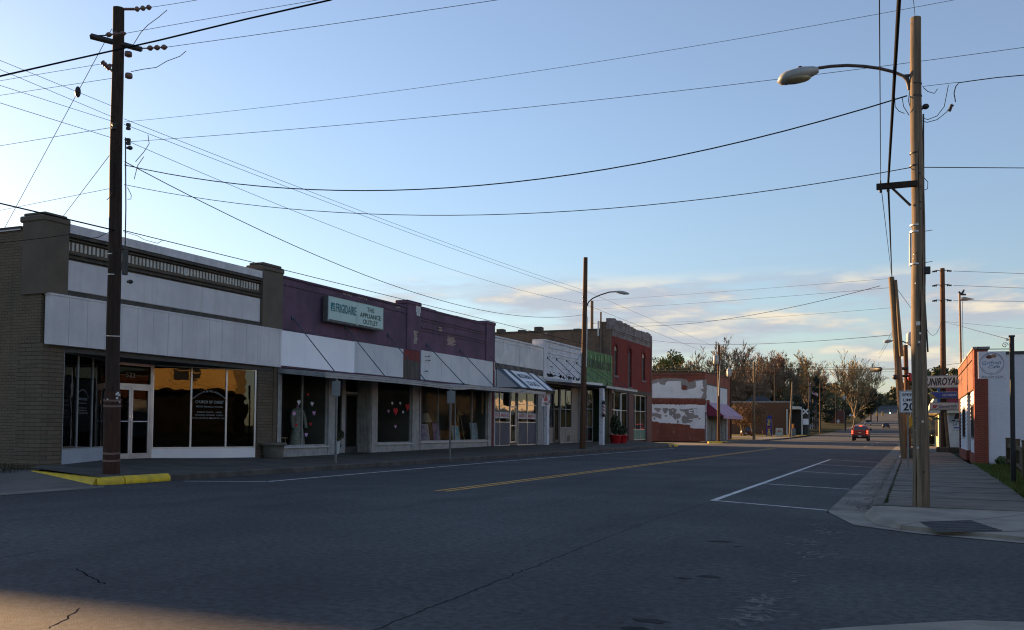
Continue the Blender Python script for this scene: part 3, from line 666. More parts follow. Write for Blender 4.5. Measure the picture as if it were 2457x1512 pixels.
interior(ap, 26.35, 29.1, .5, 3.28, 2., wallm=M_INTW); interior(ap, 32.6, 35.45, .5, 3.28, 2., wallm=M_INTW)
mb = MB(); mb.box(XF-.16, XF-.02, 26.3, 29.12, .2, .55); mb.box(XF-.16, XF-.02, 32.58, 35.45, .2, .58); mb.each('base_panel', M_FRAME, ap)
mb = MB(); mb.box(XF-.18, XF+.05, 26.27, 29.14, .545, .60); mb.box(XF-.18, XF+.05, 32.55, 35.47, .575, .63); mb.each('sill', M_ALUP, ap)
win(ap, 26.3, 29.12, .6, 3.2, (27.62,), fm=M_FRAME, fw=.055); win(ap, 32.58, 35.45, .63, 3.2, (), fm=M_FRAME, fw=.055)
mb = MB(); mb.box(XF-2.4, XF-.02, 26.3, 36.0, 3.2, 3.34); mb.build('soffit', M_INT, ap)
# entry recess: side panels, door, mat
X = XF-.62
def bx_(x): return onx((960+x*.4232)/1.4742, 1000/1.4742, X).y
mb = MB(); y_r = 32.15
for i in range(9): t0, t1 = i/9, (i+.7)/9; mb.box(XF-.02-.6*t0, XF-.02-.6*t1, y_r-.07, y_r, .26, 3.2)
mb.box(XF-.62, XF-.02, y_r-.02, y_r+.02, .26, 3.2); mb.build('ribbed_panel', M_FRAME, ap)
mb = MB(); mb.box(XF-.62, XF-.1, 29.60, 29.66, .26, 3.2); mb.build('entry_return', M_FRAME, ap)
mb = MB(); ya_, yb_ = bx_(605), bx_(636); yc_, yd_ = bx_(775), bx_(800)
mb.box(X-.06, X, 29.66, ya_, .26, .5); mb.box(X-.06, X, ya_, yb_, .26, 3.2); mb.box(X-.06, X, yc_, yd_, .26, 3.2); mb.box(X-.06, X, yb_, yc_, 2.62, 2.7); mb.box(X-.06, X, yd_, 32.08, .26, 3.2); mb.build('entry_frame', M_FRAME, ap)
mb = MB()
for p, q, z0_, z1_ in ((yb_, yb_+.09, .27, 2.62), (yc_-.09, yc_, .27, 2.62), (yb_+.09, yc_-.09, .27, .52), (yb_+.09, yc_-.09, 2.53, 2.62)): mb.box(X-.05, X-.005, p, q, z0_, z1_)
d0 = mb.build('door', M_DARKF, ap); g_ = MB(); g_.quad((X-.03, 29.66, .45), (X-.03, yd_, .45), (X-.03, yd_, 3.2), (X-.03, 29.66, 3.2)); g_.build('pane', G_SH, d0)
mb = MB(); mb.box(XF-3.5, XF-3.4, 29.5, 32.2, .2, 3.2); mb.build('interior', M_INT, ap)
mt = tag(flat([(XF+.35, 30.1), (XF+.35, 31.9), (XF-.55, 31.9), (XF-.55, 30.1)], .275, 'door_mat', pm('green_mat', (.02, .06, .02), rough=.95, bmp=.5)), 'green door mat lying in the recessed entry of the purple shop', 'mat', kind='thing')
# hearts stuck to the glass
def heart(root, y, z, s, mat, X=XF-.10):
    pts = []
    for i in range(20):
        a = i/20*2*math.pi; pts.append((X, y+s*.5*(math.sin(a)**3), z+s*.5*(.8125*math.cos(a)-.3125*math.cos(2*a)-.125*math.cos(3*a)-.0625*math.cos(4*a))))
    MB().prism(pts, (.004, 0, 0)).build('paper_heart', mat, root)
HW, HP, HR = [pm(n_, c_, rough=.8, bmp=0, fine=0) for n_, c_ in (('paper_white', (.72, .68, .74)), ('paper_pink', (.60, .32, .58)), ('paper_red', (.55, .02, .03)))]
def at_h(x, y): p = onx((960+x*.4232)/1.4742, (1000+y*.4232)/1.4742, XF-.1); return p.y, p.z
for (x, y, s, m_) in ((230, 1000, .20, HW), (340, 1012, .20, HW), (190, 1095, .19, HP), (356, 1090, .2, HP), (326, 1183, .15, HR), (208, 1190, .15, HR), (305, 935, .12, HR), (290, 1272, .18, HP),
                      (1010, 1008, .16, HW), (1077, 1008, .16, HW), (978, 1075, .16, HP), (1100, 1082, .16, HW), (1037, 1203, .17, HP), (1038, 1075, .38, HR), (1138, 1040, .36, HR)):
    q_ = at_h(x, y); heart(ap, q_[0], q_[1], s, m_)
# appliance sign box
sg = thing('shop_sign', (XF+.3, 30.9, 5.15), 'pale green light box sign with teal and dark lettering on the purple wall', 'sign')
CAB = pm('sign_cabinet', (.10, .11, .11), (.07, .07, .07), 3, .6, .1)
SGF = pm('sign_face_green', (.44, .60, .56), (.40, .55, .52), 1., .35, .02, 40, streak=.15, scol=(.3, .4, .38), fine=.03)
def yz(x, y, X=XF+.34): p = onx((960+x*.4232)/1.4742, (1000+y*.4232)/1.4742, X); return p.y, p.z
sy0, sy1 = yz(472, 250)[0], yz(933, 300)[0]; sz0, sz1 = 5.17, 6.12
mb = MB(); mb.box(XF+.1, XF+.34, sy0, sy1, sz0, sz1, bev=.015); mb.box(XF, XF+.1, sy0+.4, sy0+.6, sz0+.1, sz1-.1); mb.box(XF, XF+.1, sy1-.6, sy1-.4, sz0+.1, sz1-.1); mb.build('cabinet', CAB, sg)
ym = yz(714, 260)[0]
for a, b in ((sy0+.03, ym-.03), (ym+.03, sy1-.03)):
    mb = MB(); mb.box(XF+.335, XF+.352, a, b, sz0+.09, sz1-.03); mb.build('face', SGF, sg)
mb = MB()
for a, b in ((sy0+.01, sy0+.03), (ym-.03, ym+.03), (sy1-.03, sy1-.01)): mb.box(XF+.33, XF+.36, a, b, sz0+.04, sz1-.01)
mb.box(XF+.33, XF+.36, sy0+.03, sy1-.03, sz1-.03, sz1-.01); mb.build('face_frame', pm('sign_frame', (.50, .60, .58), rough=.5), sg)
TEAL = pm('teal_letter', (.012, .17, .20), rough=.5, bmp=0, fine=0); TEALD = pm('dark_teal_letter', (.012, .07, .07), rough=.5, bmp=0, fine=0)
LX = XF+.353
wd = ym-sy0
text('FRIGIDAIRE', (LX, sy0+wd*.605, 5.585), (0, 1, 0), (0, 0, 1), .31, TEAL, sg, w=wd*.71, bold=.022)
mb = MB(); mb.box(LX, LX+.004, sy0+wd*.085, sy0+wd*.225, 5.575, 5.89)
mb.build('logo', TEAL, sg)
mb = MB()
for i in range(3): mb.prism([(LX+.006, sy0+wd*(.10+.02*i), 5.60+.07*i), (LX+.006, sy0+wd*.21, 5.63+.08*i), (LX+.006, sy0+wd*.215, 5.65+.08*i), (LX+.006, sy0+wd*(.10+.02*i), 5.625+.07*i)], (.003, 0, 0))
mb.build('logo_stripe', SGF, sg)
w2 = sy1-ym
for s, z, ww in (('THE', 5.83, .28), ('APPLIANCE', 5.58, .80), ('OUTLET', 5.33, .56)):
    text(s, (LX, ym+w2*.5, z), (0, 1, 0), (0, 0, 1), .175, TEALD, sg, w=w2*ww, bold=.018)
# canopy 1
def canopy(root, ya, yb, zpts, xe, th=.16, mat=None):
    """flat metal canopy: zpts are (y, z) of its front edge; small ribs on the front"""
    mb = MB(); mat = mat or M_CANO
    P = [(y, z) for y, z in zpts]
    for (a, za), (b, zb) in zip(P, P[1:]):
        vs = []
        for y, z in ((a, za), (b, zb)):
            vs += [(XF+.012, y, 3.30 if z < 3.6 else z+.12), (xe, y, z), (xe, y, z-th), (XF+.012, y, (3.30 if z < 3.6 else z+.12)-th)]
        mb.add(vs, [(0, 1, 5, 4), (1, 2, 6, 5), (2, 3, 7, 6), (3, 0, 4, 7)])
        for k_ in (.02, .5, .98):
            z0_, z1_ = za-th*k_, zb-th*k_
            mb.add([(xe+.02, a, z0_+.012), (xe+.02, a, z0_-.012), (xe+.02, b, z1_-.012), (xe+.02, b, z1_+.012), (xe, a, z0_+.02), (xe, b, z1_+.02), (xe, a, z0_-.02), (xe, b, z1_-.02)],
                   [(0, 1, 2, 3), (4, 0, 3, 5), (1, 6, 7, 2)])
    (a, za), (b, zb) = P[0], P[-1]
    for y, z, fl in ((a, za, 1), (b, zb, 0)):
        zz = 3.30 if z < 3.6 else z+.12
        q_ = [(XF+.012, y, zz), (xe, y, z), (xe, y, z-th), (XF+.012, y, zz-th)]; mb.add(q_ if fl else q_[::-1], [(0, 3, 2, 1)])
    o = mb.build('canopy', mat, root)
    for v in o.data.polygons: v.use_smooth = False
    return o
canopy(ap, 26.05, 36.4, [(26.05, 3.12), (29, 3.15), (31.5, 3.15), (33.5, 3.13), (35.2, 3.10)], -18.05)
for y in (26.82, 30.15, 33.3): rod(ap, y, 5.12, -18.15, 3.16)
# ======================= purple shop front, right half
ap2 = thing('shop', (XF, 36.1, 0), 'purple stucco shop with one long stained white board and pictures in its wide window', 'building')
shell(ap2, 36.08, 43.98, 6.1, 6.56, M_PURP)
mb = MB(); mb.box(XF-.5, XF+.06, 42.9, 43.95, 4.72, 6.72); mb.box(XF-.55, XF+.10, 42.85, 44.0, 6.6, 6.78, bev=.04); mb.each('pilaster', M_PURP, ap2)
mb = MB(); mb.box(XF, XF+.035, 36.15, 42.88, 6.14, 6.22, bev=.01); mb.box(XF, XF+.03, 36.15, 42.88, 6.03, 6.06); mb.box(XF, XF+.035, 36.15, 42.88, 5.70, 5.78, bev=.01); mb.box(XF, XF+.03, 36.15, 42.88, 5.58, 5.61)
mb.box(XF-.4, XF+.04, 36.05, 42.9, 6.54, 6.60, bev=.02)
r_ = random.Random(8); yv = 36.2
while yv < 42.6: w_ = .5+r_.random()*.9; mb.box(XF-.3, XF+.02, yv, min(42.8, yv+w_-.02), 6.59, 6.62+r_.random()*.05); yv += w_
mb.build('ledge', M_PURPD, ap2)
mb = MB()
for k_ in range(7): mb.box(XF-.01, XF+.006, 38.6+r_.random()*.25, 39.2+r_.random()*.35, 5.18+k_*.06, 5.22+k_*.06)
for k_ in range(3): mb.box(XF-.01, XF+.04, 37.7+r_.random()*.1, 38.0+r_.random()*.1, 5.74+k_*.07, 5.79+k_*.07)
mb.build('bare_brick', M_BAREB, ap2)
mb = MB()
for k_ in range(4): mb.box(XF, XF+.05+.002*(k_ % 2), 36.1+k_*1.915, 36.1+(k_+1)*1.915-.006, 3.42, 4.72, bev=.005)
mb.build('white_board', M_GRY, ap2)
mb = MB()
for z, o_ in ((4.46, .10), (4.27, .14), (3.78, -.08)): mb.tube([(XF+.06, 36.42, z), (XF+.18, 36.44+o_*.6, z+.02)], .012, 6); mb.ball((XF+.2, 36.44+o_, z+.02), .04, sc=(1, 1.6, .7))
mb.build('cable_bracket', M_DARKF, ap2)
mb = MB(); mb.box(XF-.4, XF+.012, 36.1, 36.2, .2, 3.3); mb.box(XF-.4, XF+.012, 43.3, 43.72, .2, 3.3); mb.each('pier', M_FRAME, ap2)
mb = MB(); mb.box(XF-.3, XF+.03, 43.74, 43.97, .2, 4.72); mb.build('red_pier', pm('red_peeling', (.2, .03, .03)), ap2)
mb = MB(); mb.box(XF-.16, XF-.02, 36.2, 43.3, .2, .6); mb.each('base_panel', M_FRAME, ap2)
mb = MB(); mb.box(XF-.18, XF+.05, 36.18, 43.32, .6, .66); mb.each('sill', M_ALUP, ap2)
interior(ap2, 36.2, 43.3, .6, 3.28, 2.4, wallm=M_INTW); win(ap2, 36.2, 43.3, .66, 3.22, (38., 39.77, 41.6), fm=M_FRAME, fw=.055)
mb = MB(); mb.box(XF-2.4, XF-.02, 36.2, 43.9, 3.22, 3.34); mb.build('soffit', M_INT, ap2)
canopy(ap2, 35.2, 45.2, [(35.21, 3.10), (36.4, 3.13), (37.2, 3.20), (40, 3.20), (43.65, 3.25)], -18.05)
for y in (36.68, 40.02, 43.4): rod(ap2, y, 5.0, -18.15, 3.24)
# things in the two shop windows
mn = thing('mannequin', (-20.9, 28.45, .5), 'headless mannequin in a grey patterned dress behind the left heart window', 'mannequin')
mb = MB(); rings = []
for z, rx, ry in ((.5, .26, .36), (.8, .24, .33), (1.1, .20, .28), (1.4, .16, .22), (1.52, .15, .20), (1.7, .17, .24), (1.88, .16, .30), (1.96, .10, .22), (2.0, .06, .08)):
    rings.append([(-20.9+rx*math.cos(a*.3927)*(1+.06*math.cos(a*2.4)), 28.45+ry*math.sin(a*.3927), z) for a in range(16)])
mb.loft(rings, smooth=True)
for s in (-1, 1): mb.tube([(-20.9, 28.45+s*.27, 1.9), (-20.86, 28.45+s*.38, 1.6), (-20.8, 28.45+s*.40, 1.25)], [.075, .075, .06], 8)
mb.build('dress', pm('floral_dress', (.52, .52, .46), (.22, .25, .22), 22, .9, .1), mn)
mb = MB(); mb.lathe((-20.9, 28.45, 1.98), [(.055, 0), (.05, .1), (.06, .12), (.01, .15)], 10); mb.build('neck', pm('paper_pink', (.6, .32, .58)), mn)
cr = thing('chair', (-20.75, 26.95, .5), 'small pale wooden chair standing inside the left heart window', 'chair')
WL = wood('pale_wood', (.55, .42, .24), (.42, .30, .16), sc=4)
mb = MB(); mb.box(-20.95, -20.55, 26.72, 27.42, .87, .91, bev=.01); mb.build('seat', WL, cr)
for a, b in ((-20.9, 26.8), (-20.6, 26.8), (-20.9, 27.35), (-20.6, 27.35)): mb = MB(); mb.tube([(a, b, .5), (a*.98-.41, b*.98+.54, .87)], .02, 6); mb.build('leg', WL, cr)
def picture(y, w_, h_, x, frame, pic, label, group='framed pictures in the shop window'):
    r0 = thing('framed_picture', (x, y, .6), label, 'picture', group); t_ = .12
    mb = MB()
    for a, b, c_, d_ in ((-w_/2, w_/2, 0, .05), (-w_/2, w_/2, h_-.05, h_), (-w_/2, -w_/2+.05, .05, h_-.05), (w_/2-.05, w_/2, .05, h_-.05)):
        mb.prism([(x-t_*c_/h_, y+a, .6+c_), (x-t_*c_/h_, y+b, .6+c_), (x-t_*d_/h_, y+b, .6+d_), (x-t_*d_/h_, y+a, .6+d_)], (-.03, 0, 0))
    mb.build('frame', frame, r0)
    mb = MB(); mb.prism([(x-.01, y-w_/2+.04, .63), (x-.01, y+w_/2-.04, .63), (x-.01-t_, y+w_/2-.04, .57+h_), (x-.01-t_, y-w_/2+.04, .57+h_)], (-.012, 0, 0)); mb.build('canvas', pic, r0)
picture(37.55, .95, .85, -20.5, M_ALUP, pm('pic_violet', (.20, .17, .30), (.42, .40, .45), 4, .6, 0), 'pale framed violet picture, second from the left in the wide window')
picture(38.85, .75, .95, -20.55, M_DARKF, pm('pic_indigo', (.10, .07, .22), (.28, .2, .36), 3, .6, 0), 'dark framed indigo picture in the middle of the wide window')
picture(40.7, .8, .8, -20.45, wood('pale_wood', (.5, .4, .2), (.4, .3, .2)), pm('pic_blue', (.05, .32, .48), (.22, .5, .55), 4, .6, 0), 'wooden framed bright blue picture in the wide window')
picture(42.75, .85, .95, -20.45, M_ALUP, pm('pic_pale', (.48, .55, .58), (.26, .36, .40), 5, .6, 0), 'white framed pale blue botanical picture at the right end of the window')
picture(36.75, .6, .7, -20.9, M_DARKF, pm('pic_green', (.06, .14, .13), (.12, .2, .16), 4, .6, 0), 'small dark green picture leaning at the left end of the wide window')
lp = thing('table_lamp', (-21.3, 38.9, .6), 'table lamp with a cream shade inside the wide shop window', 'lamp')
mb = MB(); mb.lathe((-21.3, 38.9, .6), [(.14, 0), (.14, .03), (.04, .06), (.06, .4), (.1, .6), (.03, .9), (.02, 1.)], 12); mb.build('base', M_DARKF, lp)
mb = MB(); mb.lathe((-21.3, 38.9, 1.55), [(.38, 0), (.18, .42)], 16); mb.build('shade', pm('lamp_shade', (.55, .5, .38), rough=.9), lp)
ez = thing('easel', (-20.9, 41.9, .6), 'thin pale wooden easel standing inside the wide shop window', 'easel')
mb = MB()
for a, b in ((41.6, 41.85), (42.25, 41.95)): mb.tube([(-20.8, a, .6), (-20.95, b, 2.15)], .02, 6)
mb.tube([(-21.3, 41.9, .6), (-20.95, 41.9, 2.1)], .02, 6); mb.box(-20.93, -20.88, 41.6, 42.2, 1.95, 2.0); mb.build('frame', WL, ez)
bag = tag(MB().loft([[(-20.7+rx*math.cos(a*.785), 32.95+ry*math.sin(a*.785), z) for a in range(8)] for z, rx, ry in ((.5, .14, .2), (.7, .16, .22), (.95, .12, .17), (1.05, .05, .08))], smooth=True).build('bag', HR), 'red bag on the floor of the right heart window', 'bag')
pp = thing('potted_plant', (-20.3, 30.05, .25), 'dark shrub in a tall grey pot in the recessed shop entry', 'potted plant')
mb = MB(); mb.lathe((-20.3, 30.05, .25), [(.13, 0), (.2, .5), (.21, .52), (.17, .5), (.02, .48)], 14); mb.build('pot', M_GRY, pp)
def leafball(c, r, n, s, seed, sz=1.):
    r_ = random.Random(seed); mb = MB(); c = V(c)
    for i in range(n):
        d = V((r_.gauss(0, 1), r_.gauss(0, 1), r_.gauss(0, 1))).normalized()*r*(r_.random()**.35); p = c+V((d.x, d.y, d.z*sz))
        a = V((r_.gauss(0, 1), r_.gauss(0, 1), r_.gauss(0, 1))).normalized(); b = a.orthogonal().normalized()*s*.5; a = a*s
        mb.add([p-a*.5, p+b, p+a*.5, p-b], [(0, 1, 2, 3)])
    return mb
leafball((-20.3, 30.05, .98), .3, 260, .12, 3).build('foliage', pm('dark_leaf', (.02, .035, .015), (.035, .05, .02), 4, .6, 0), pp)
# ======================= the shop with the striped awning
md = thing('shop', (XF, 44, 0), 'white stucco shop with a striped awning and red banners inside its glass', 'building')
shell(md, 44.0, 50.98, 5.7, 6.08, M_STUC)
mb = MB(); mb.box(XF-.4, XF+.05, 44.02, 50.95, 6.02, 6.12, bev=.02); mb.box(XF, XF+.025, 44.1, 50.9, 5.84, 5.88); mb.box(XF, XF+.012, 47.4, 47.46, 4.75, 5.84)
mb.box(XF, XF+.03, 50.6, 50.9, 4.4, 5.84); mb.build('ledge', M_STUC, md)
mb = MB(); mb.box(XF, XF+.035, 44.1, 50.9, 4.36, 4.7, bev=.01); mb.build('lintel', pm('mildew_band', (.15, .135, .125), (.06, .055, .052), 2, .95, .5, streak=.5, scol=(.04, .04, .04)), md)
M_NAVY = pm('navy_metal', (.018, .045, .085), (.014, .035, .07), 2, .5, .05); M_AWNW = pm('awning_white', (.78, .79, .82), (.70, .71, .74), 1.5, .5, .05, streak=.15, scol=(.5, .5, .5), fine=.04)
xo, zo, zt = -18.72, 3.42, 4.40; ya, yb = 44.25, 49.6
def slope(y0_, y1_, off, mat, name):
    n_ = V((zt-zo, 0, -xo+XF+0)).normalized(); n_ = V((zt-zo, 0, xo-XF)).normalized()
    p = [V((XF+.06, y0_, zt)), V((xo, y0_, zo)), V((xo, y1_, zo)), V((XF+.06, y1_, zt))]
    MB().prism([q+n_*off for q in p], n_*.012).build(name, mat, awn)
awn = thing('awning', (XF, 47, 3.4), 'sloping awning of navy and white stripes with dark lettering over the shop door', 'awning')
cuts = [0, .075, .185, .275, .735, .815, .935, 1.0]
slope(ya, yb, 0, M_NAVY, 'frame')
for a, b in ((.10, .215), (.315, .735), (.81, .935)): slope(lerp(ya, yb, a), lerp(ya, yb, b), .013, M_AWNW, 'stripe')
MB().prism([(XF+.05, ya+.01, zt), (XF+.05, ya+.01, 3.42), (xo, ya+.01, zo)], (0, .02, 0)).build('side_panel', pm('awning_side', (.50, .50, .53), (.44, .44, .47), 2, .7, .05), awn)
MB().prism([(XF+.05, yb-.02, zt), (XF+.05, yb-.02, 3.42), (xo, yb-.02, zo)], (0, .02, 0)).build('side_panel', M_NAVY, awn)
MB().box(xo-.03, xo+.012, ya, yb, zo-.15, zo+.002).build('valance', pm('brown_valance', (.06, .042, .035), rough=.8), awn)
sl = (V((XF, 0, zt))-V((xo, 0, zo))).normalized(); nn = V((zt-zo, 0, xo-XF)).normalized()
for s, tt, ww in (('MODERN', .585, 1.75), ('LOOKS', .17, 1.55)):
    p = lerp(V((xo, 0, zo)), V((XF+.06, 0, zt)), tt)+nn*.03; text(s, (p.x, lerp(ya, yb, .525), p.z), (0, 1, 0), sl, .42, M_NAVY, awn, w=ww, bold=.03, depth=.004)
mb = MB(); mb.box(XF-.4, XF+.012, 44.02, 44.12, .3, 4.3); mb.box(XF-.4, XF+.012, 50.2, 50.9, .3, 3.4); mb.each('pier', M_FRAME, md)
interior(md, 44.15, 47.4, .5, 3.3, 2.2, wallm=M_INTW)
M_SLATE = pm('slate_panel', (.075, .088, .115), (.06, .07, .095), 1, .6, .05)
mb = MB(); mb.box(XF-.14, XF-.1, 44.15, 46.32, .36, 1.6); mb.box(XF-.14, XF-.1, 47.5, 50.18, .36, 1.62); mb.each('base_panel', M_SLATE, md)
win(md, 44.12, 46.36, .34, 3.3, (44.98,), ((1.61, 44.15, 46.3),), fm=M_ALU, gm=G_SH2)
win(md, 47.44, 50.2, .34, 3.32, (48.82,), ((1.63, 47.5, 50.15), (2.62, 47.5, 50.15)), fm=M_ALU, gm=G_SH2)
mb = MB()
for p, q, z0_, z1_ in ((46.36, 46.46, .36, 3.3), (47.34, 47.44, .36, 3.3), (46.46, 47.34, 2.42, 2.5), (46.46, 46.56, .38, 2.42), (47.24, 47.34, .38, 2.42), (46.56, 47.24, .38, .58), (46.56, 47.24, 1.4, 1.46)): mb.box(XF-.2, XF-.13, p, q, z0_, z1_)
d0 = mb.build('door', M_ALU, md); g_ = MB(); g_.quad((XF-.17, 46.4, .4), (XF-.17, 47.4, .4), (XF-.17, 47.4, 3.3), (XF-.17, 46.4, 3.3)); g_.build('pane', G_SH2, d0)
RED = pm('red_letter', (.42, .03, .035), rough=.6, bmp=0, fine=0); BAN = pm('banner_white', (.66, .64, .66), rough=.7, bmp=0, fine=.03)
for a, b, s in ((44.16, 44.94, 'RASTA X.'), (45.02, 46.3, 'RASTA X.'), (47.5, 48.78, 'RASTA X.'), (48.86, 50.14, 'RASTA X.')):
    o = MB().box(XF-.112, XF-.108, a, b, 1.82, 2.14).build('window_banner', BAN, md); text(s, (XF-.107, (a+b)/2, 1.90), (0, 1, 0), (0, 0, 1), .17, RED, o, w=(b-a)*.84, bold=.02, shear=.15)
hb = thing('banner', (-18.95, 48.9, 2.6), 'square white banner with faded red print hanging under the striped awning', 'banner')
MB().box(-18.96, -18.94, 48.1, 49.45, 2.55, 3.33).build('cloth', pm('faded_banner', (.62, .58, .58), (.35, .22, .22), 3.2, .8, .1, lo=.52, hi=.6), hb)
text('NAILS', (-18.935, 48.8, 2.62), (0, 1, 0), (0, 0, 1), .14, M_BLK, hb, w=.6, bold=.02)
mb = MB(); mb.prism([(-18.935, 48.3, 3.2), (-18.935, 48.55, 2.9), (-18.935, 48.75, 3.25), (-18.935, 48.95, 2.9), (-18.935, 49.2, 3.2), (-18.935, 48.95, 2.82), (-18.935, 48.5, 2.82)], (.003, 0, 0)); mb.build('print', RED, hb)
cn = MB(); cn.box(-18.2, -18.05, 43.66, 46.4, 3.1, 3.24); cn.build('canopy', M_CANO, md)
# ======================= white painted brick shop
wh = thing('shop', (XF, 51, 0), 'narrow white painted brick shop with tie rods and peeling white pillars', 'building')
M_WBR = brick('white_painted_brick', (.66, .67, .70), (.58, .59, .63), (.44, .45, .48), .22, .08, blot=(.44, .44, .46), bfac=.5, bs=1.1, bstr=.7, streak=.45)
shell(wh, 51.0, 58.2, 6.0, 6.5, M_WBR, zb=4.0)
mb = MB(); mb.box(XF-.7, XF+.05, 50.96, 51.25, 5.75, 6.56); mb.box(XF-.4, XF+.09, 51.0, 58.15, 6.46, 6.57, bev=.02); mb.box(XF, XF+.045, 51.9, 57.4, 6.12, 6.2, bev=.01); mb.box(XF, XF+.045, 51.9, 57.4, 5.78, 5.84, bev=.01); mb.box(XF, XF+.035, 51.9, 57.4, 5.6, 5.65)
mb.box(XF, XF+.04, 51.05, 51.5, 4.2, 6.46); mb.box(XF, XF+.04, 57.6, 58.15, 4.2, 6.46); mb.build('ledge', M_WBR, wh)
mb = MB(); r_ = random.Random(6)
for i in range(60): y = 51.6+5.9*r_.random(); mb.box(XF-.01, XF+.006, y, y+.08+.2*r_.random(), 4.36+.16*r_.random(), 4.46+.16*r_.random())
for y, z in ((52.1, 5.0), (52.3, 4.98), (53.6, 4.65), (55.5, 4.7), (52, 4.66), (52.7, 4.66)): mb.box(XF-.01, XF+.005, y, y+.22, z, z+.05)
mb.build('peeled_paint', pm('dark_peel', (.035, .033, .035), rough=.95), wh)
M_WPIL = pm('peeling_white', (.66, .67, .72), (.40, .40, .42), 6, .8, .4, streak=.4, scol=(.2, .2, .2), lo=.5, hi=.7)
interior(wh, 51.4, 58, .5, 3.9, 2.6, wallm=M_INTW)
M_TAN = pm('tan_panel', (.28, .24, .21), (.24, .205, .18), 1, .7, .05)
mb = MB(); mb.box(XF-.14, XF-.1, 51.5, 53.1, .36, 1.36); mb.box(XF-.14, XF-.1, 54.3, 56.25, .36, 1.36); mb.box(XF-.14, XF-.1, 56.25, 57.9, .36, 3.9); mb.each('base_panel', M_TAN, wh)
mb = MB(); mb.box(XF-.1, XF-.08, 55.55, 55.95, .5, .85); mb.build('vent', M_DARKF, wh)
win(wh, 51.45, 53.12, .36, 3.75, (51.95, 52.95), ((1.35, 51.5, 53.1), (2.45, 51.5, 53.1)), gm=G_SH2, fm=M_DARKF)
win(wh, 54.2, 56.3, .36, 3.75, (55.2,), ((1.36, 54.25, 56.25), (2.5, 54.25, 56.25)), gm=G_SH2, fm=M_FRAME)
mb = MB()
for p, q, z0_, z1_ in ((53.12, 53.25, .36, 3.75), (54.07, 54.2, .36, 3.75), (53.25, 54.07, 2.45, 2.53), (53.25, 53.35, .38, 2.45), (53.97, 54.07, .38, 2.45), (53.35, 53.97, .38, .6)): mb.box(XF-.2, XF-.13, p, q, z0_, z1_)
d0 = mb.build('door', M_DARKF, wh); g_ = MB(); g_.quad((XF-.17, 53.2, .4), (XF-.17, 54.1, .4), (XF-.17, 54.1, 3.7), (XF-.17, 53.2, 3.7)); g_.build('pane', G_SH2, d0)
for y, x, zz in ((51.2, XF+.12, 2.75), (57.3, -18.4, 3.9)):
    mb = MB(); mb.box(x-.14, x+.14, y-.14, y+.2, .2, zz, bev=.015); mb.each('pillar', M_WPIL, wh)
mb = MB(); mb.box(XF-.1, XF+.04, 51.02, 51.42, .3, 3.6); mb.box(XF-.1, XF+.04, 57.6, 58.1, .3, 3.9); mb.each('pier', M_FRAME, wh)
mb = MB(); mb.box(XF+.05, XF+.2, 51.3, 51.5, 2.8, 3.35); mb.build('meter_box', M_DARKF, wh)
mb = MB(); mb.prism([(XF+.01, 51.3, 4.12), (-18.3, 51.3, 3.98), (-18.3, 57.2, 4.06), (XF+.01, 57.2, 4.12)], (0, 0, .14)); mb.build('canopy', pm('white_canopy', (.62, .64, .68), (.5, .52, .56), 1.5, .5, .1, streak=.3), wh)
for y, zz in ((51.65, 5.5), (53.2, 5.52), (55.0, 5.55), (56.9, 5.53)): rod(wh, y, zz, -18.5, 4.14)
mb = MB(); mb.tube([(XF+.06, 57.6, 6.15), (-19.2, 52.2, 4.1)], .012, 5); mb.tube([(XF+.05, 54.2, 5.0), (-18.4, 57.6, 4.5)], .01, 5); mb.build('cable', M_STEELR, wh)
bp = thing('barber_pole', (-18.3, 57.0, 2.2), 'striped barber pole mounted on a white pillar', 'barber pole')
mb = MB(); mb.lathe((-18.18, 57.05, 2.05), [(.02, 0), (.13, .05), (.13, .15), (.10, .17)], 12); mb.lathe((-18.18, 57.05, 2.88), [(.10, 0), (.13, .03), (.13, .13), (.05, .2), (.01, .24)], 12); mb.build('cap', M_DARKF, bp)
mb = MB(); n_ = 16
for k_ in range(14):
    for i in range(n_):
        a0, a1 = 6.2832*i/n_, 6.2832*(i+1)/n_; z0_, z1_ = 2.22+k_*.047, 2.22+(k_+1)*.047; mi = ((i+k_*2)//3) % 3
        mb.add([(-18.18+.1*math.cos(a0), 57.05+.1*math.sin(a0), z0_), (-18.18+.1*math.cos(a1), 57.05+.1*math.sin(a1), z0_), (-18.18+.1*math.cos(a1), 57.05+.1*math.sin(a1), z1_), (-18.18+.1*math.cos(a0), 57.05+.1*math.sin(a0), z1_)], [(0, 1, 2, 3)], mi)
mb.build('stripes', [BAN, RED, BAN], bp)
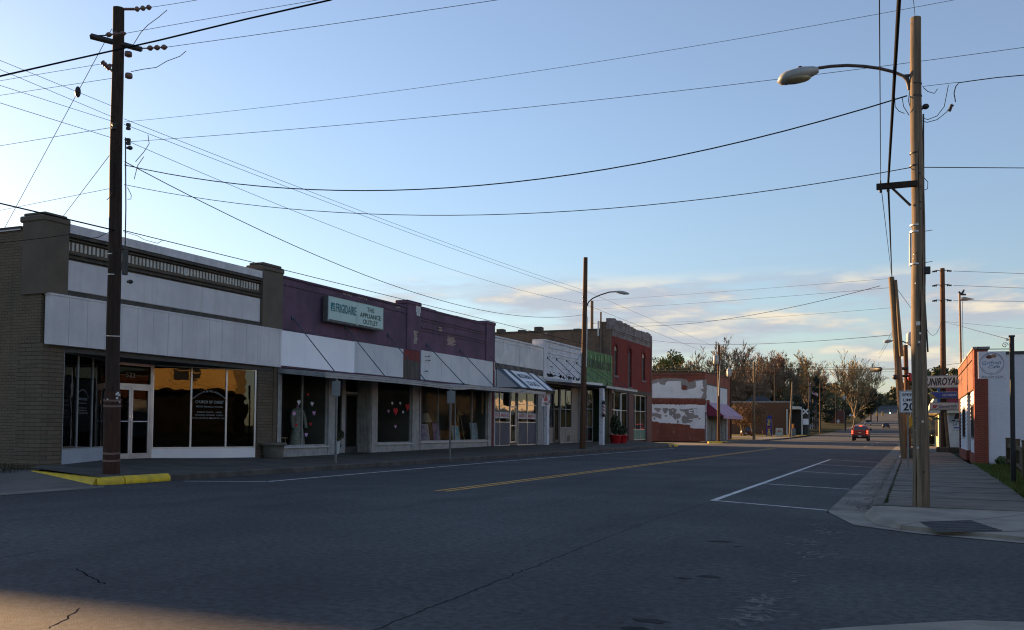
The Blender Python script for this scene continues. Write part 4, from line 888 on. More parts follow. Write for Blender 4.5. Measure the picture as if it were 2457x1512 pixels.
# ======================= green fronted drug store
gr = thing('shop', (XF, 58.3, 0), 'green fronted drug store with peeling green boards above a deep shaded entry', 'building')
M_GRN = pm('peeling_green', (.035, .115, .028), (.055, .15, .038), 1.5, .6, .2, 30, streak=.85, scol=(.12, .22, .10), fine=.15)
shell(gr, 58.25, 64.2, 6.1, 6.2, pm('drab_wall', (.2, .2, .18), (.15, .15, .13)), zb=4.2)
mb = MB(); nb = 16; r_ = random.Random(12)
for i in range(nb):
    a = lerp(58.28, 64.55, i/nb); b = lerp(58.28, 64.55, (i+1)/nb); mb.box(XF-.02, XF+.05+r_.random()*.02, a+.004, b-.004, 4.3, 6.56, bev=.006)
mb.build('green_board', M_GRN, gr)
mb = MB(); pg = pm('green_torn', (.24, .34, .19), (.10, .22, .08), 3, .7, .2)
for i in range(11):
    y = 59.2+5*r_.random(); zt_ = 6.5-r_.random()*.3; l = .3+.9*r_.random(); ww = .08+.25*r_.random()
    mb.prism([(XF+.073, y, zt_), (XF+.073, y+ww, zt_-.05), (XF+.073, y+ww*.6+r_.gauss(0, .1), zt_-l)], (.012+.02*r_.random(), 0, 0))
for i in range(5): y = 60.5+3*r_.random(); mb.prism([(XF+.073, y, 4.9-.2*r_.random()), (XF+.073, y+.2, 4.35), (XF+.073, y-.05, 4.35)], (.012, 0, 0))
mb.build('torn_paint', pg, gr)
GDK = pm('dark_green_letter', (.006, .018, .012), rough=.6, bmp=0, fine=0)
text('GUTH DRUG CO.', (XF+.078, 61.3, 5.42), (0, 1, 0), (0, 0, 1), .56, GDK, gr, w=5.9, bold=.035)
mb = MB(); mb.prism([(XF+.01, 57.25, 4.14), (-18.05, 57.25, 4.06), (-18.05, 64.5, 4.05), (XF+.01, 64.5, 4.14)], (0, 0, .03)); mb.box(-18.09, -18.05, 57.25, 64.5, 3.92, 4.09)
for k_ in range(3): mb.box(-18.05, -18.03, 57.25, 64.5, 3.925+k_*.055, 3.95+k_*.055)
mb.build('canopy', pm('pale_canopy', (.50, .53, .56), (.40, .42, .45), 1.2, .45, .08, metal=.2, streak=.3), gr)
for y in (59.6, 61.4, 63.2): rod(gr, y, 5.3, -18.15, 4.1)
interior(gr, 58.3, 64.1, .4, 4.1, 3.4, wallm=M_INTW)
win(gr, 58.4, 60.6, .42, 3.9, (59.4,), ((2.62, 58.45, 60.55), (1.4, 58.45, 60.55)), gm=G_SH2, fm=M_FRAME)
X = XF-.9
mb = MB(); mb.box(X-.06, X, 60.6, 62.3, 2.6, 2.68); mb.box(X-.06, X, 60.6, 60.7, .44, 3.9); mb.box(X-.06, X, 61.5, 61.58, .44, 2.6); mb.box(X-.06, X, 62.2, 62.3, .44, 3.9); d0 = mb.build('door', M_FRAME, gr)
g_ = MB(); g_.quad((X-.03, 60.65, .44), (X-.03, 62.25, .44), (X-.03, 62.25, 3.9), (X-.03, 60.65, 3.9)); g_.build('pane', G_SH, d0)
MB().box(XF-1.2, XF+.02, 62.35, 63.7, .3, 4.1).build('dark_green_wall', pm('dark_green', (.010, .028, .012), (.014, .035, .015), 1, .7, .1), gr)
MB().box(XF-.2, XF+.06, 63.72, 64.15, .3, 4.1).each('pier', M_STONE, gr)
text('DRUGS', (XF-.07, 59.9, 3.05), (0, 1, 0), (0, 0, 1), .22, M_LETW, gr, w=1.0)
for i, (y, hh, lab) in enumerate(((61.95, 1.5, 'taller dark shrub in a red pot outside the green drug store'), (63.55, .75, 'shorter dark shrub in a red pot outside the green drug store'))):
    x = -18.9; b0 = .28
    p_ = thing('potted_shrub', (x, y, b0), lab, 'potted plant', 'shrubs in red pots outside the drug store')
    MB().lathe((x, y, b0), [(.30, 0), (.33, .1), (.40, .50), (.42, .51), (.42, .60), (.36, .60), (.34, .5), (.02, .48)], 18).build('pot', pm('red_pot', (.42, .015, .02), (.34, .012, .018), 4, .45, .05), p_)
    leafball((x, y, b0+.55+hh*.5), .36, 420 if i == 0 else 300, .16, 20+i, hh*1.25).build('foliage', pm('dark_leaf', (.02, .035, .015)), p_)
# ======================= two storey red brick building
rb = thing('brick_building', (XF, 64.3, 0), 'two storey dark red brick building with arched windows and a ragged stepped parapet', 'building')
M_RED = brick('dark_red_brick', (.22, .024, .018), (.165, .020, .016), (.17, .045, .035), .22, .078, blot=(.13, .03, .028), bfac=.6, bs=.7, bstr=.6, streak=.4)
M_OLDB = brick('old_brown_brick', (.19, .125, .085), (.13, .088, .062), (.17, .145, .115), .22, .078, blot=(.08, .062, .05), bfac=.8, bs=.8, bstr=.8, streak=.5, peel=(.42, .40, .36), pfac=.36)
M_GREYB = brick('grey_painted_brick', (.30, .27, .27), (.22, .19, .19), (.13, .11, .11), .22, .078, blot=(.12, .085, .08), bfac=.85, bs=1.6, bstr=1., streak=.5)
zp = 8.65
mb = MB(); mb.box(XF-26, XF-.7, 64.3, 75.85, 0, 8.1); mb.box(XF-26, XF-.7, 64.3, 64.65, 8.1, 8.45); mb.box(XF-.7, XF-.02, 64.3, 64.6, 4.2, 9.05); mb.build('wall', M_OLDB, rb)
mb = MB()                                                # chimneys along the side wall
for xc, wd_, ht in ((-25.7, .56, 8.86), (-28.8, .55, 8.8), (-27.05, .5, 8.68), (-22.6, .55, 8.62), (-31, .5, 8.75)): mb.box(xc-wd_/2, xc+wd_/2, 64.28, 64.9, 8.4, ht, bev=.03)
mb.box(XF-26, XF-.71, 64.25, 64.7, 8.44, 8.56); mb.build('chimney', M_BROWND, rb)
wins = [(65.15, 66.05, 5.2, 7.05), (68.85, 69.8, 4.5, 7.05), (72.78, 73.75, 5.2, 7.05)]
mb = MB(); XB = XF-.3
ycuts = [64.62]+[c for w_ in wins for c in (w_[0], w_[1])]+[75.8]
for a, b in zip(ycuts[::2], ycuts[1::2]): mb.box(XB, XF, a, b, 4.2, 8.05)
for a, b, z0_, z1_ in wins:
    mb.box(XB, XF, a, b, 4.2, z0_); pts = [(XF, a, 8.05), (XF, a, z1_)]+[(XF, (a+b)/2-(b-a)/2*math.cos(math.pi*i/10), z1_+.42*math.sin(math.pi*i/10)) for i in range(1, 10)]+[(XF, b, z1_), (XF, b, 8.05)]
    mb.prism(pts, (-.3, 0, 0))
mb.build('front_wall', M_RED, rb)
mb = MB(); mb.box(XB, XF+.01, 64.62, 75.8, 8.051, 8.5); yv = 64.27; r_ = random.Random(15)
prof = [(64.3, 9.28), (65.2, 9.34), (67.0, 9.30), (68.6, 9.22), (70.2, 9.16), (71.4, 9.20), (73.2, 9.12), (74.0, 9.2), (75.8, 9.1)]
def pz(y):
    for (a, za), (b, zb) in zip(prof, prof[1:]):
        if y <= b: return lerp(za, zb, (y-a)/(b-a))
    return prof[-1][1]
while yv < 75.8:
    w_ = .22+.3*r_.random(); mb.box(XF-.34, XF+.02+.02*r_.random(), yv, min(75.8, yv+w_), 8.501, pz(yv)+r_.uniform(-.1, .06)); yv += w_
mb.box(XF, XF+.06, 64.62, 75.8, 8.5, 8.58); mb.box(XF, XF+.05, 64.62, 75.8, 8.36, 8.41)
mb.build('parapet', M_GREYB, rb)
mb = MB(); mb.box(XF-.32, XF+.03, 75.4, 75.83, 0, 9.0); mb.box(XF-.3, XF+.04, 64.28, 64.62, .2, 4.2); mb.box(XF-.3, XF+.04, 68.95, 70.3, .2, 4.2); mb.box(XF-.3, XF+.03, 74.25, 75.4, .2, 4.2); mb.each('pier', brick('pier_brick', (.17, .08, .065), (.13, .065, .055), (.14, .1, .09), bstr=.7, streak=.4), rb)
mb = MB(); mb.box(XF-.3, XF+.045, 64.62, 75.4, 4.02, 4.22); mb.box(XF, XF+.06, 70.3, 75.4, 4.22, 4.3); mb.build('lintel', M_BROWND, rb)
mb = MB(); mb.tube([(-20.72, 64.2, 6.2), (-20.72, 64.2, 9.75)], .07, 8); mb.build('drain_pipe', pm('rust_pipe', (.16, .12, .09)), rb)
mb = MB(); mb.box(-20.95, -20.85, 64.15, 64.3, 8.0, 9.1); mb.build('flashing', M_GRY, rb)
for i, (a, b, z0_, z1_) in enumerate(wins):
    m_ = (a+b)/2; mb = MB(); mb.box(XF-.2, XF-.12, a, b, z0_, z1_+.4); pn = mb.build('window', pm('boarded_dark', (.055, .045, .045), (.03, .027, .03), 2, .6, .1), rb)
    mb = MB(); mb.box(XF-.12, XF-.09, a, a+.07, z0_, z1_+.1); mb.box(XF-.12, XF-.09, b-.07, b, z0_, z1_+.1); mb.box(XF-.12, XF-.08, a, b, (z0_+z1_)/2, (z0_+z1_)/2+.06); mb.build('window_frame', M_DARKF, pn)
    mb = MB(); mb.box(XF-.05, XF+.07, a-.08, b+.08, z0_-.12, z0_); mb.each('sill', M_GREYB, pn)
    if i != 1: MB().prism([(XF-.07, m_-(b-a)/2*.8*math.cos(math.pi*k_/8), z1_+.0+.34*math.sin(math.pi*k_/8)) for k_ in range(9)], (-.03, 0, 0)).build('arch_panel', pm('arch_tan', (.45, .36, .27)), pn)
    mb = MB()
    for k_ in range(13):
        t0 = math.pi*(k_+.06)/13; t1 = math.pi*(k_+.94)/13; ra, rb_ = (b-a)/2+.03, (b-a)/2+.25
        mb.prism([(XF, m_-ra*math.cos(t0), z1_+.45*math.sin(t0)*ra/.45), (XF, m_-rb_*math.cos(t0), z1_+.45*math.sin(t0)*rb_/.45), (XF, m_-rb_*math.cos(t1), z1_+.45*math.sin(t1)*rb_/.45), (XF, m_-ra*math.cos(t1), z1_+.45*math.sin(t1)*ra/.45)], (.03, 0, 0))
    mb.build('arch', M_RED, pn)
interior(rb, 64.7, 68.9, .5, 4.0, 3., wallm=M_INTW); interior(rb, 70.3, 74.2, .5, 4.0, 3., wallm=M_INTW)
GP = pm('green_base_panel', (.08, .19, .14), (.065, .16, .12), 1.2, .6, .05)
mb = MB(); mb.box(XF-.14, XF-.1, 64.65, 65.5, .4, 1.2); mb.box(XF-.14, XF-.1, 67.4, 68.95, .4, 1.2); mb.box(XF-.14, XF-.1, 70.3, 74.25, .4, 1.22); mb.each('base_panel', GP, rb)
win(rb, 64.65, 65.5, .4, 4.0, (), ((1.2, 64.7, 65.45), (2.7, 64.7, 65.45)), gm=G_SH2, fm=M_ALU); win(rb, 67.4, 68.93, .4, 4.0, (), ((1.2, 67.45, 68.9), (2.66, 67.45, 68.9)), gm=G_SH2, fm=M_ALU)
win(rb, 70.32, 74.23, .4, 4.0, (71.2, 72.75), ((1.24, 70.4, 74.2), (2.7, 70.4, 74.2)), gm=G_SH2, fm=M_ALU, fw=.07)
mb = MB()
for p, q, z0_, z1_ in ((65.5, 65.65, .4, 4.), (67.25, 67.4, .4, 4.), (65.65, 67.25, 2.62, 2.72), (66.4, 66.5, .4, 2.62), (65.65, 67.25, .4, .55), (65.65, 67.25, 1.45, 1.5)): mb.box(XF-.2, XF-.12, p, q, z0_, z1_)
d0 = mb.build('door', M_ALUP, rb); g_ = MB(); g_.quad((XF-.17, 65.55, .4), (XF-.17, 67.35, .4), (XF-.17, 67.35, 4), (XF-.17, 65.55, 4)); g_.build('pane', G_SH2, d0)
# ---------------------------------------------------------------- right side of the street
C_H = (3100, 1180, .3439)
def ph(x, y, c=C_H): return (c[0]+x*c[2])/1.4742, (c[1]+y*c[2])/1.4742
# cafe
cf = thing('cafe', (2.08, 38.2, 0), 'small red brick cafe with white side wall and white clapboard shop front', 'building')
M_CBR = brick('orange_brick', (.23, .092, .052), (.16, .062, .04), (.24, .16, .12), .2, .07, blot=(.20, .07, .045), bfac=.55, bs=1.4, bstr=.8, streak=.25)
M_SBR = brick('side_red_brick', (.27, .062, .035), (.22, .05, .03), (.26, .13, .09), .2, .07, blot=(.17, .045, .03), bfac=.5, bs=1.3, bstr=.7, streak=.2)
M_WWALL = brick('white_wall_brick', (.66, .66, .72), (.62, .62, .68), (.60, .60, .66), .2, .07, blot=(.56, .56, .60), bfac=.4, bs=.6, bstr=.22, streak=.12)
M_SIDING = pm('clapboard', (.66, .68, .72), (.56, .58, .62), 2, .6, .05, streak=.2, fine=.05)
X0 = 2.08
mb = MB(); mb.box(X0+.02, 2.55, 38.2, 38.7, .0, 4.38); mb.build('corner_pier', M_SBR, cf)
mb = MB(); mb.box(2.551, 16, 38.24, 50.9, 0, 4.16); mb.build('side_wall', M_WWALL, cf)
mb = MB(); mb.box(X0, X0+.3, 38.71, 50.8, 2.92, 4.38); mb.box(X0, X0+.18, 39.2, 50.7, 4.0, 4.06); mb.build('front_wall', M_CBR, cf)
mb = MB(); mb.box(X0-.03, 2.62, 38.16, 50.85, 4.381, 4.46); mb.build('coping', pm('grey_coping', (.30, .30, .30), (.2, .2, .2), 2, .6, .1), cf)
mb = MB(); mb.box(2.63, 16, 38.2, 38.5, 4.165, 4.27); mb.build('roof_edge', M_DARKF, cf)
mb = MB(); mb.box(X0+.02, X0+.3, 50.2, 50.8, .1, 2.92); mb.each('pier', pm('maroon_post', (.10, .03, .03), (.075, .025, .025)), cf)
mb = MB(); mb.box(X0+.02, X0+.28, 38.72, 41.7, .1, .52); mb.each('brick_base', M_SBR, cf); mb = MB(); mb.box(X0+.02, X0+.28, 44.3, 50.2, .1, .52); mb.each('brick_base', M_SBR, cf)
for (a, b, wa, wb_) in ((38.72, 41.7, 39.5, 41.2), (44.3, 50.2, 46.0, 48.2)):
    mb = MB(); k_ = 0; z = .521
    while z < 2.9:
        z1_ = min(2.915, z+.16); o_ = .0
        for (p, q) in (((a, b),) if not (z1_ > 1.15 and z < 2.32) else ((a, wa), (wb_, b))): mb.add([(X0+.10, p, z), (X0+.06, p, z), (X0+.085, p, z1_), (X0+.10, p, z1_), (X0+.10, q, z), (X0+.06, q, z), (X0+.085, q, z1_), (X0+.10, q, z1_)], [(0, 1, 2, 3), (7, 6, 5, 4), (1, 5, 6, 2), (0, 4, 5, 1), (3, 2, 6, 7)])
        z = z1_
    mb.box(X0+.10, X0+.28, a, wa, .53, 2.9); mb.box(X0+.10, X0+.28, wb_, b, .53, 2.9); mb.box(X0+.10, X0+.28, wa, wb_, .53, 1.1); mb.box(X0+.10, X0+.28, wa, wb_, 2.36, 2.9)
    mb.build('clapboard', M_SIDING, cf)
    mb = MB(); mb.box(X0+.05, X0+.12, wa-.02, wb_+.02, 1.08, 1.15); mb.box(X0+.05, X0+.12, wa-.02, wb_+.02, 2.31, 2.38); mb.box(X0+.05, X0+.12, wa-.02, wa+.04, 1.15, 2.31); mb.box(X0+.05, X0+.12, wb_-.04, wb_+.02, 1.15, 2.31); mb.box(X0+.06, X0+.11, (wa+wb_)/2-.03, (wa+wb_)/2+.03, 1.15, 2.31)
    w_ = mb.build('window', M_DARKF, cf); g_ = MB(); g_.quad((X0+.09, wb_, 1.12), (X0+.09, wa, 1.12), (X0+.09, wa, 2.34), (X0+.09, wb_, 2.34)); g_.build('pane', G_SH, w_)
mb = MB(); mb.box(X0+.9, X0+.95, 41.7, 44.3, .15, 2.9); mb.box(X0+.25, X0+.95, 41.68, 41.72, .15, 2.9); mb.box(X0+.25, X0+.95, 44.28, 44.32, .15, 2.9); mb.build('porch_wall', M_SIDING, cf)
mb = MB(); mb.box(X0+.84, X0+.9, 42.4, 43.6, .2, 2.5); d0 = mb.build('door', pm('dark_door', (.05, .05, .06)), cf); mb = MB(); mb.ball((X0+.81, 42.5, 1.15), .04); mb.build('handle', M_ALU, d0)
mb = MB(); mb.box(2.5, 2.52, 38.6, 50.8, .1, 4.3); mb.build('inner_wall', M_INT, cf)
# cafe sign on its black post
cs = thing('cafe_sign', (2.16, 24.8, .15), 'square white cafe sign with round emblem hanging from a black post', 'sign')
BLKM = pm('black_iron', (.012, .012, .014), rough=.5, bmp=.02)
mb = MB(); mb.box(2.115, 2.215, 24.75, 24.85, .13, 3.58, bev=.01); mb.box(2.10, 2.23, 24.735, 24.865, 3.58, 3.62); mb.build('post', BLKM, cs)
mb = MB(); mb.tube([(2.12, 24.8, 3.30), (1.45, 24.8, 3.31)], .011, 6)
for (cx_, cz_, r0, dirn) in ((2.02, 3.39, .07, 1), (2.07, 3.53, .035, -1), (1.44, 3.34, .03, 1)):
    mb.tube([(cx_+r0*(1-i/22)*math.cos(dirn*i*.45), 24.8, cz_+r0*(1-i/22)*math.sin(dirn*i*.45)) for i in range(20)], .008, 5)
mb.build('bracket', BLKM, cs)
mb = MB(); mb.box(1.445, 2.035, 24.785, 24.815, 2.60, 3.25, bev=.004)
bd = mb.build('board', pm('sign_board_white', (.66, .63, .68), (.60, .57, .62), 2, .5, .02, fine=.03), cs)
NAVY2 = pm('navy_print', (.03, .09, .22), rough=.6, bmp=0, fine=0); ys_ = 24.783
mb = MB(); n_ = 48; cx_, cz_ = 1.74, 2.96
for ro, ri in ((.262, .252), ):
    for i in range(n_):
        a0, a1 = 6.2832*i/n_, 6.2832*(i+1)/n_
        mb.add([(cx_+r_*math.cos(a), ys_, cz_+r_*math.sin(a)) for r_, a in ((ri, a0), (ro, a0), (ro, a1), (ri, a1))], [(0, 1, 2, 3)])
mb.build('emblem_ring', NAVY2, bd)
for s, a0, a1, rr in (('FRESH FOOD * GOOD FRIENDS', 2.7, .42, .222), ('COFFEE * LUNCH * CATERING', 3.6, 5.82, .238)):
    for i, ch_ in enumerate(s):
        if ch_ == ' ': continue
        a = lerp(a0, a1, i/(len(s)-1)); up_ = V((math.cos(a), 0, math.sin(a)))*(1 if a0 < 3 else -1); rt_ = V((up_.z, 0, -up_.x))
        text(ch_, (cx_+rr*math.cos(a), ys_, cz_+rr*math.sin(a)), rt_, up_, .020, NAVY2, bd, depth=.001)
text('Grifton', (cx_-.005, ys_, 2.94), (1, 0, .05), (-.05, 0, 1), .085, pm('teal_script', (.035, .18, .34), rough=.6, bmp=0, fine=0), bd, w=.40, shear=.25, depth=.001)
text('Cafe', (cx_+.05, ys_, 2.85), (1, 0, .05), (-.05, 0, 1), .075, NAVY2, bd, w=.24, shear=.25, depth=.001)
text('252-524-5224', (cx_, ys_, 2.625), (1, 0, 0), (0, 0, 1), .042, pm('dark_print', (.05, .05, .07), rough=.6, bmp=0, fine=0), bd, w=.46, depth=.001)
mb = MB()
for sx, rx in ((-.05, .07), (.05, .055)): mb.prism([(cx_-.005+sx+rx*math.cos(i*.4488), ys_-.001, 3.13+.042*math.sin(i*.4488)+sx*.2) for i in range(14)], (0, -.002-.001*(sx > 0), 0), 0 if sx < 0 else 1)
mb.build('emblem', [pm('bean_brown', (.15, .05, .03), rough=.6, bmp=0), pm('bean_tan', (.38, .20, .13), rough=.6, bmp=0)], bd)
# wooden fence
fc = thing('wooden_fence', (3.05, 37, .13), 'weathered wooden fence with capped posts in front of the white wall', 'fence')
M_FW = wood('fence_wood', (.13, .10, .06), (.075, .06, .038), sc=5)
pp_ = [onz(*ph(1355, 1072), 1.13), onz(*ph(1447, 1082), 1.13), onz(*ph(1530, 1096), 1.13)]; pp_.append(pp_[2]+(pp_[2]-pp_[1])*1.0); pp_.append(pp_[3]+(pp_[3]-pp_[2])*1.0)
for p in pp_:
    mb = MB(); mb.box(p.x-.075, p.x+.075, p.y-.075, p.y+.075, .1, 1.08, bev=.01); mb.box(p.x-.09, p.x+.09, p.y-.09, p.y+.09, 1.081, 1.13, bev=.02); mb.build('post', M_FW, fc)
mb = MB()
for a, b in zip(pp_, pp_[1:]):
    d = (b-a).normalized(); n = V((d.y, -d.x, 0))*.03
    for z0_, z1_ in ((.3, .39), (.80, .91)): mb.prism([a+n+V((0, 0, z0_-1.13)), b+n+V((0, 0, z0_-1.13)), b-n+V((0, 0, z0_-1.13)), a-n+V((0, 0, z0_-1.13))], (0, 0, z1_-z0_))
    L = (b-a).length; k_ = int(L/.155)
    for i in range(k_):
        q0 = a+d*(L*(i+.06)/k_)-n*1.5; q1 = a+d*(L*(i+.92)/k_)-n*1.5; mb.prism([V((q0.x, q0.y, .2)), V((q1.x, q1.y, .2)), V((q1.x, q1.y, .2))-n*.6, V((q0.x, q0.y, .2))-n*.6], (0, 0, .66))
mb.build('boards', M_FW, fc)
sb_ = thing('bush', (2.9, 37.6, .13), 'small green bush at the foot of the white cafe wall', 'bush')
c_ = onz(*ph(1250, 1335), .15); leafball((c_.x, 37.7, .28), .22, 240, .09, 31, .8).build('foliage', pm('green_leaf', (.03, .06, .012), (.05, .08, .02), 4, .6, 0), sb_)
# speed limit sign
ss = thing('speed_limit_sign', (-.13, 30.44, .15), 'white speed limit 20 sign on a thin post half behind the big pole', 'sign')
mb = MB(); mb.box(-.155, -.105, 30.46, 30.50, .1, 2.6); mb.build('post', pm('galvanised', (.22, .23, .23), (.15, .15, .15), 3, .5, .05, metal=.5), ss)
mb = MB(); mb.box(-.36, .17, 30.44, 30.455, 1.89, 2.55, bev=.004); bd = mb.build('plate', pm('sign_white', (.72, .72, .76), (.66, .66, .70), 2, .4, .0, fine=.02), ss)
mb = MB(); yq = 30.438
for a, b, c_, d_ in ((-.348, .158, 2.528, 2.54), (-.348, .158, 1.90, 1.912), (-.348, -.336, 1.912, 2.528), (.146, .158, 1.912, 2.528)): mb.quad((a, yq, c_), (b, yq, c_), (b, yq, d_), (a, yq, d_))
mb.build('border', M_BLK, bd)
for s, z, h_, w_ in (('SPEED', 2.385, .085, .40), ('LIMIT', 2.23, .085, .33), ('20', 1.955, .225, .34)): text(s, (-.095, yq, z), (1, 0, 0), (0, 0, 1), h_, M_BLK, bd, w=w_, bold=.025, depth=.001)
ds = thing('warning_sign', (-.2, 46, .15), 'yellow diamond warning sign almost hidden behind the leaning pole', 'sign')
c_ = ony(*ph(322, 905), 46); mb = MB(); mb.prism([c_+V((math.sin(i*1.5708)*.36, 0, math.cos(i*1.5708)*.36)) for i in range(4)], (0, .02, 0)); mb.build('plate', pm('sign_yellow', (.55, .36, .03), rough=.5), ds)
mb = MB(); mb.box(c_.x-.03, c_.x+.03, 46.03, 46.08, .1, c_.z+.2); mb.build('post', pm('galvanised', (.22, .23, .23)), ds)
# tall pole with the tyre signs
st = thing('tyre_sign_stack', (1.65, 60.0, .15), 'stack of three lit-box tyre signs mounted on the tall utility pole', 'sign')
def P60(x, y): p = ony(*ph(x, y), 59.75); return p.x, p.z
def sbox(x0, x1, z0_, z1_, face, name, y=59.62, th=.26):
    mb = MB(); mb.box(x0, x1, y, y+th, z0_, z1_, bev=.02); o = mb.build(name, pm('sign_rim', (.30, .31, .31), (.2, .2, .2), 3, .5, .05), st)
    mb = MB(); mb.box(x0+.05, x1-.05, y-.012, y, z0_+.05, z1_-.05); mb.build('face', face, o); return o
SW = pm('sign_face_white', (.62, .61, .58), (.55, .54, .51), 1.5, .5, .02, streak=.12, fine=.02); SB = pm('sign_face_blue', (.02, .06, .30), (.025, .07, .33), 2, .45, .02, fine=.02)
(x0, z1_), (x1, z0_) = P60(440, 436), P60(905, 562); o = sbox(x0, x1, z0_, z1_, SW, 'sign_box'); yt_ = 59.603
xa, xb = P60(512, 500)[0], P60(850, 500)[0]
text('UNIROYAL', ((xa+xb)/2, yt_, z0_+.19), (1, 0, .04), (0, 0, 1), .42, M_BLK, o, w=xb-xa, bold=.03, shear=.25, depth=.002)
mb = MB(); xr_ = P60(488, 500)[0]; mb.prism([(xr_-.06, yt_, z0_+.17), (xr_+.02, yt_, z0_+.17), (xr_+.13, yt_, z0_+.62), (xr_+.05, yt_, z0_+.62)], (0, -.003, 0)); mb.build('stripe', RED, o)
(x0, z1_), (x1, z0_) = P60(552, 598), P60(836, 670); o = sbox(x0, x1, z0_, z1_, SB, 'sign_box')
text('MICHELIN', (lerp(x0, x1, .70), yt_, z0_+.15), (1, 0, .02), (0, 0, 1), .13, pm('pale_letter', (.55, .6, .75), rough=.5, bmp=0), o, w=(x1-x0)*.52, bold=.03, shear=.2, depth=.002)
mb = MB(); mb.prism([(x0+.06, yt_, z0_+.06), (lerp(x0, x1, .2), yt_, z0_+.06), (x0+.06, yt_, z1_-.08)], (0, -.002, 0)); mb.build('corner_stripe', pm('sign_yellow', (.55, .36, .03)), o)
(x0, z1_), (x1, z0_) = P60(550, 708), P60(853, 790); o = sbox(x0, x1, z0_, z1_, SW, 'sign_box')
text('BF', (lerp(x0, x1, .175), yt_, z0_+.14), (1, 0, .03), (0, 0, 1), .17, RED, o, w=(x1-x0)*.18, bold=.04, shear=.15, depth=.002)
text('Goodrich', (lerp(x0, x1, .60), yt_, z0_+.155), (1, 0, .03), (0, 0, 1), .17, NAVY2, o, w=(x1-x0)*.62, bold=.03, shear=.15, depth=.002)
mb = MB(); mb.quad((lerp(x0, x1, .1), yt_, z0_+.09), (lerp(x0, x1, .9), yt_, z0_+.10), (lerp(x0, x1, .9), yt_, z0_+.115), (lerp(x0, x1, .1), yt_, z0_+.105)); mb.build('underline', NAVY2, o)
# pale building far right, its front in the sun
pb_ = thing('pale_building', (1.8, 77, 0), 'low cream building with sloping pale roof edge, sunlit front and dog picture on its side', 'building')
M_CREAM = pm('cream_stucco', (.62, .52, .30), (.56, .46, .26), .8, .8, .2, streak=.15, scol=(.35, .3, .2)); M_PSIDE = pm('pale_side', (.58, .58, .55), (.50, .50, .48), 1.2, .8, .15, streak=.25, scol=(.3, .3, .29))
mb = MB(); mb.box(1.9, 16, 77.0, 108, 0, 2.9); mb.build('side_wall', M_PSIDE, pb_)
mb = MB(); mb.box(1.8, 1.899, 76.99, 108, 0, 2.85); mb.build('front_wall', M_CREAM, pb_)
for i in range(6):
    y = 79.3+i*4.6; mb = MB(); mb.box(1.74, 1.81, y, y+2.4, .9, 2.5); w_ = mb.build('window', M_DARKF, pb_); g_ = MB(); g_.quad((1.735, y+2.3, .95), (1.735, y+.1, .95), (1.735, y+.1, 2.45), (1.735, y+2.3, 2.45)); g_.build('pane', G_SH2, w_)
mb = MB(); mb.prism([(1.05, 76.6, 2.70), (1.75, 76.6, 4.4), (16, 76.6, 4.4), (16, 76.6, 2.851), (1.2, 76.6, 2.66)], (0, 31.6, 0)); mb.build('roof', pm('cream_roof', (.60, .55, .45), (.52, .47, .38), 1, .6, .1), pb_)
a_, b_ = [ony(*ph(*q), 76.97) for q in ((750, 915), (905, 800))]
mb = MB(); mb.box(a_.x, b_.x, 76.955, 76.99, a_.z, b_.z); o = mb.build('picture_panel', pm('panel_grey', (.24, .26, .28), (.3, .32, .34), 2, .6, .02), pb_)
mb = MB()
for (px_, py_, rx, rz) in ((835, 850, .19, .2), (858, 822, .12, .07), (815, 868, .12, .10), (795, 895, .11, .06), (840, 905, .1, .03)):
    c_ = ony(*ph(px_, py_), 76.95); mb.prism([c_+V((rx*math.cos(i*.5236), 0, rz*math.sin(i*.5236))) for i in range(12)], (0, -.002-.0007*(px_ % 5), 0))
mb.build('dog_picture', M_BLK, o)
c_ = ony(*ph(838, 937), 76.98); text('Lil Ted', (c_.x+.12, 76.985, c_.z-.06), (1, 0, 0), (0, 0, 1), .17, NAVY2, pb_, w=.9, bold=.02)
a_, b_ = ony(*ph(795, 975), 76.98), ony(*ph(900, 963), 76.98); mb = MB(); mb.box(a_.x, b_.x, 76.98, 76.995, a_.z, b_.z); mb.build('blue_stripe', SB, pb_)
c_ = ony(*ph(835, 990), 76.98); text('PET GROOMING', (c_.x+.1, 76.985, c_.z-.08), (1, 0, 0), (0, 0, 1), .09, NAVY2, pb_, w=.85)
for (xa_, xb_, ya_, yb_, m_) in ((628, 690, 565, 760, pm('blue_panel', (.03, .10, .32), rough=.6)), (725, 858, 560, 760, pm('magenta_panel', (.28, .03, .06), rough=.6))):
    a_, b_ = ony(*ph(xa_, yb_), 76.55), ony(*ph(xb_, ya_), 76.55); mb = MB(); mb.box(a_.x, b_.x, 76.45, 76.58, a_.z, b_.z); mb.build('roof_panel', m_, pb_)
tp = thing('planter', (1.5, 72, .15), 'dark tub planter on the far pavement before the cream building', 'planter')
c_ = onz(*ph(573, 1137), .15); mb = MB(); mb.lathe((c_.x, c_.y, .15), [(.28, 0), (.42, .62), (.45, .64), (.45, .74), (.38, .74), (.02, .7)], 14); mb.build('tub', pm('dark_tub', (.05, .035, .025), rough=.7), tp)
gs = thing('street_name_sign', (1.2, 66, .15), 'small green street name sign on a thin grey post', 'sign')
a_, b_ = ony(*ph(592, 886), 66), ony(*ph(676, 868), 66); mb = MB(); mb.box(a_.x, b_.x, 66, 66.02, a_.z, b_.z); mb.build('plate', pm('sign_green', (.02, .14, .06), rough=.5), gs)
a_ = ony(*ph(646, 880), 66); mb = MB(); mb.tube([(a_.x, 66.03, .1), (a_.x, 66.03, a_.z+.1)], .03, 6); mb.build('post', pm('galvanised', (.22, .23, .23)), gs)
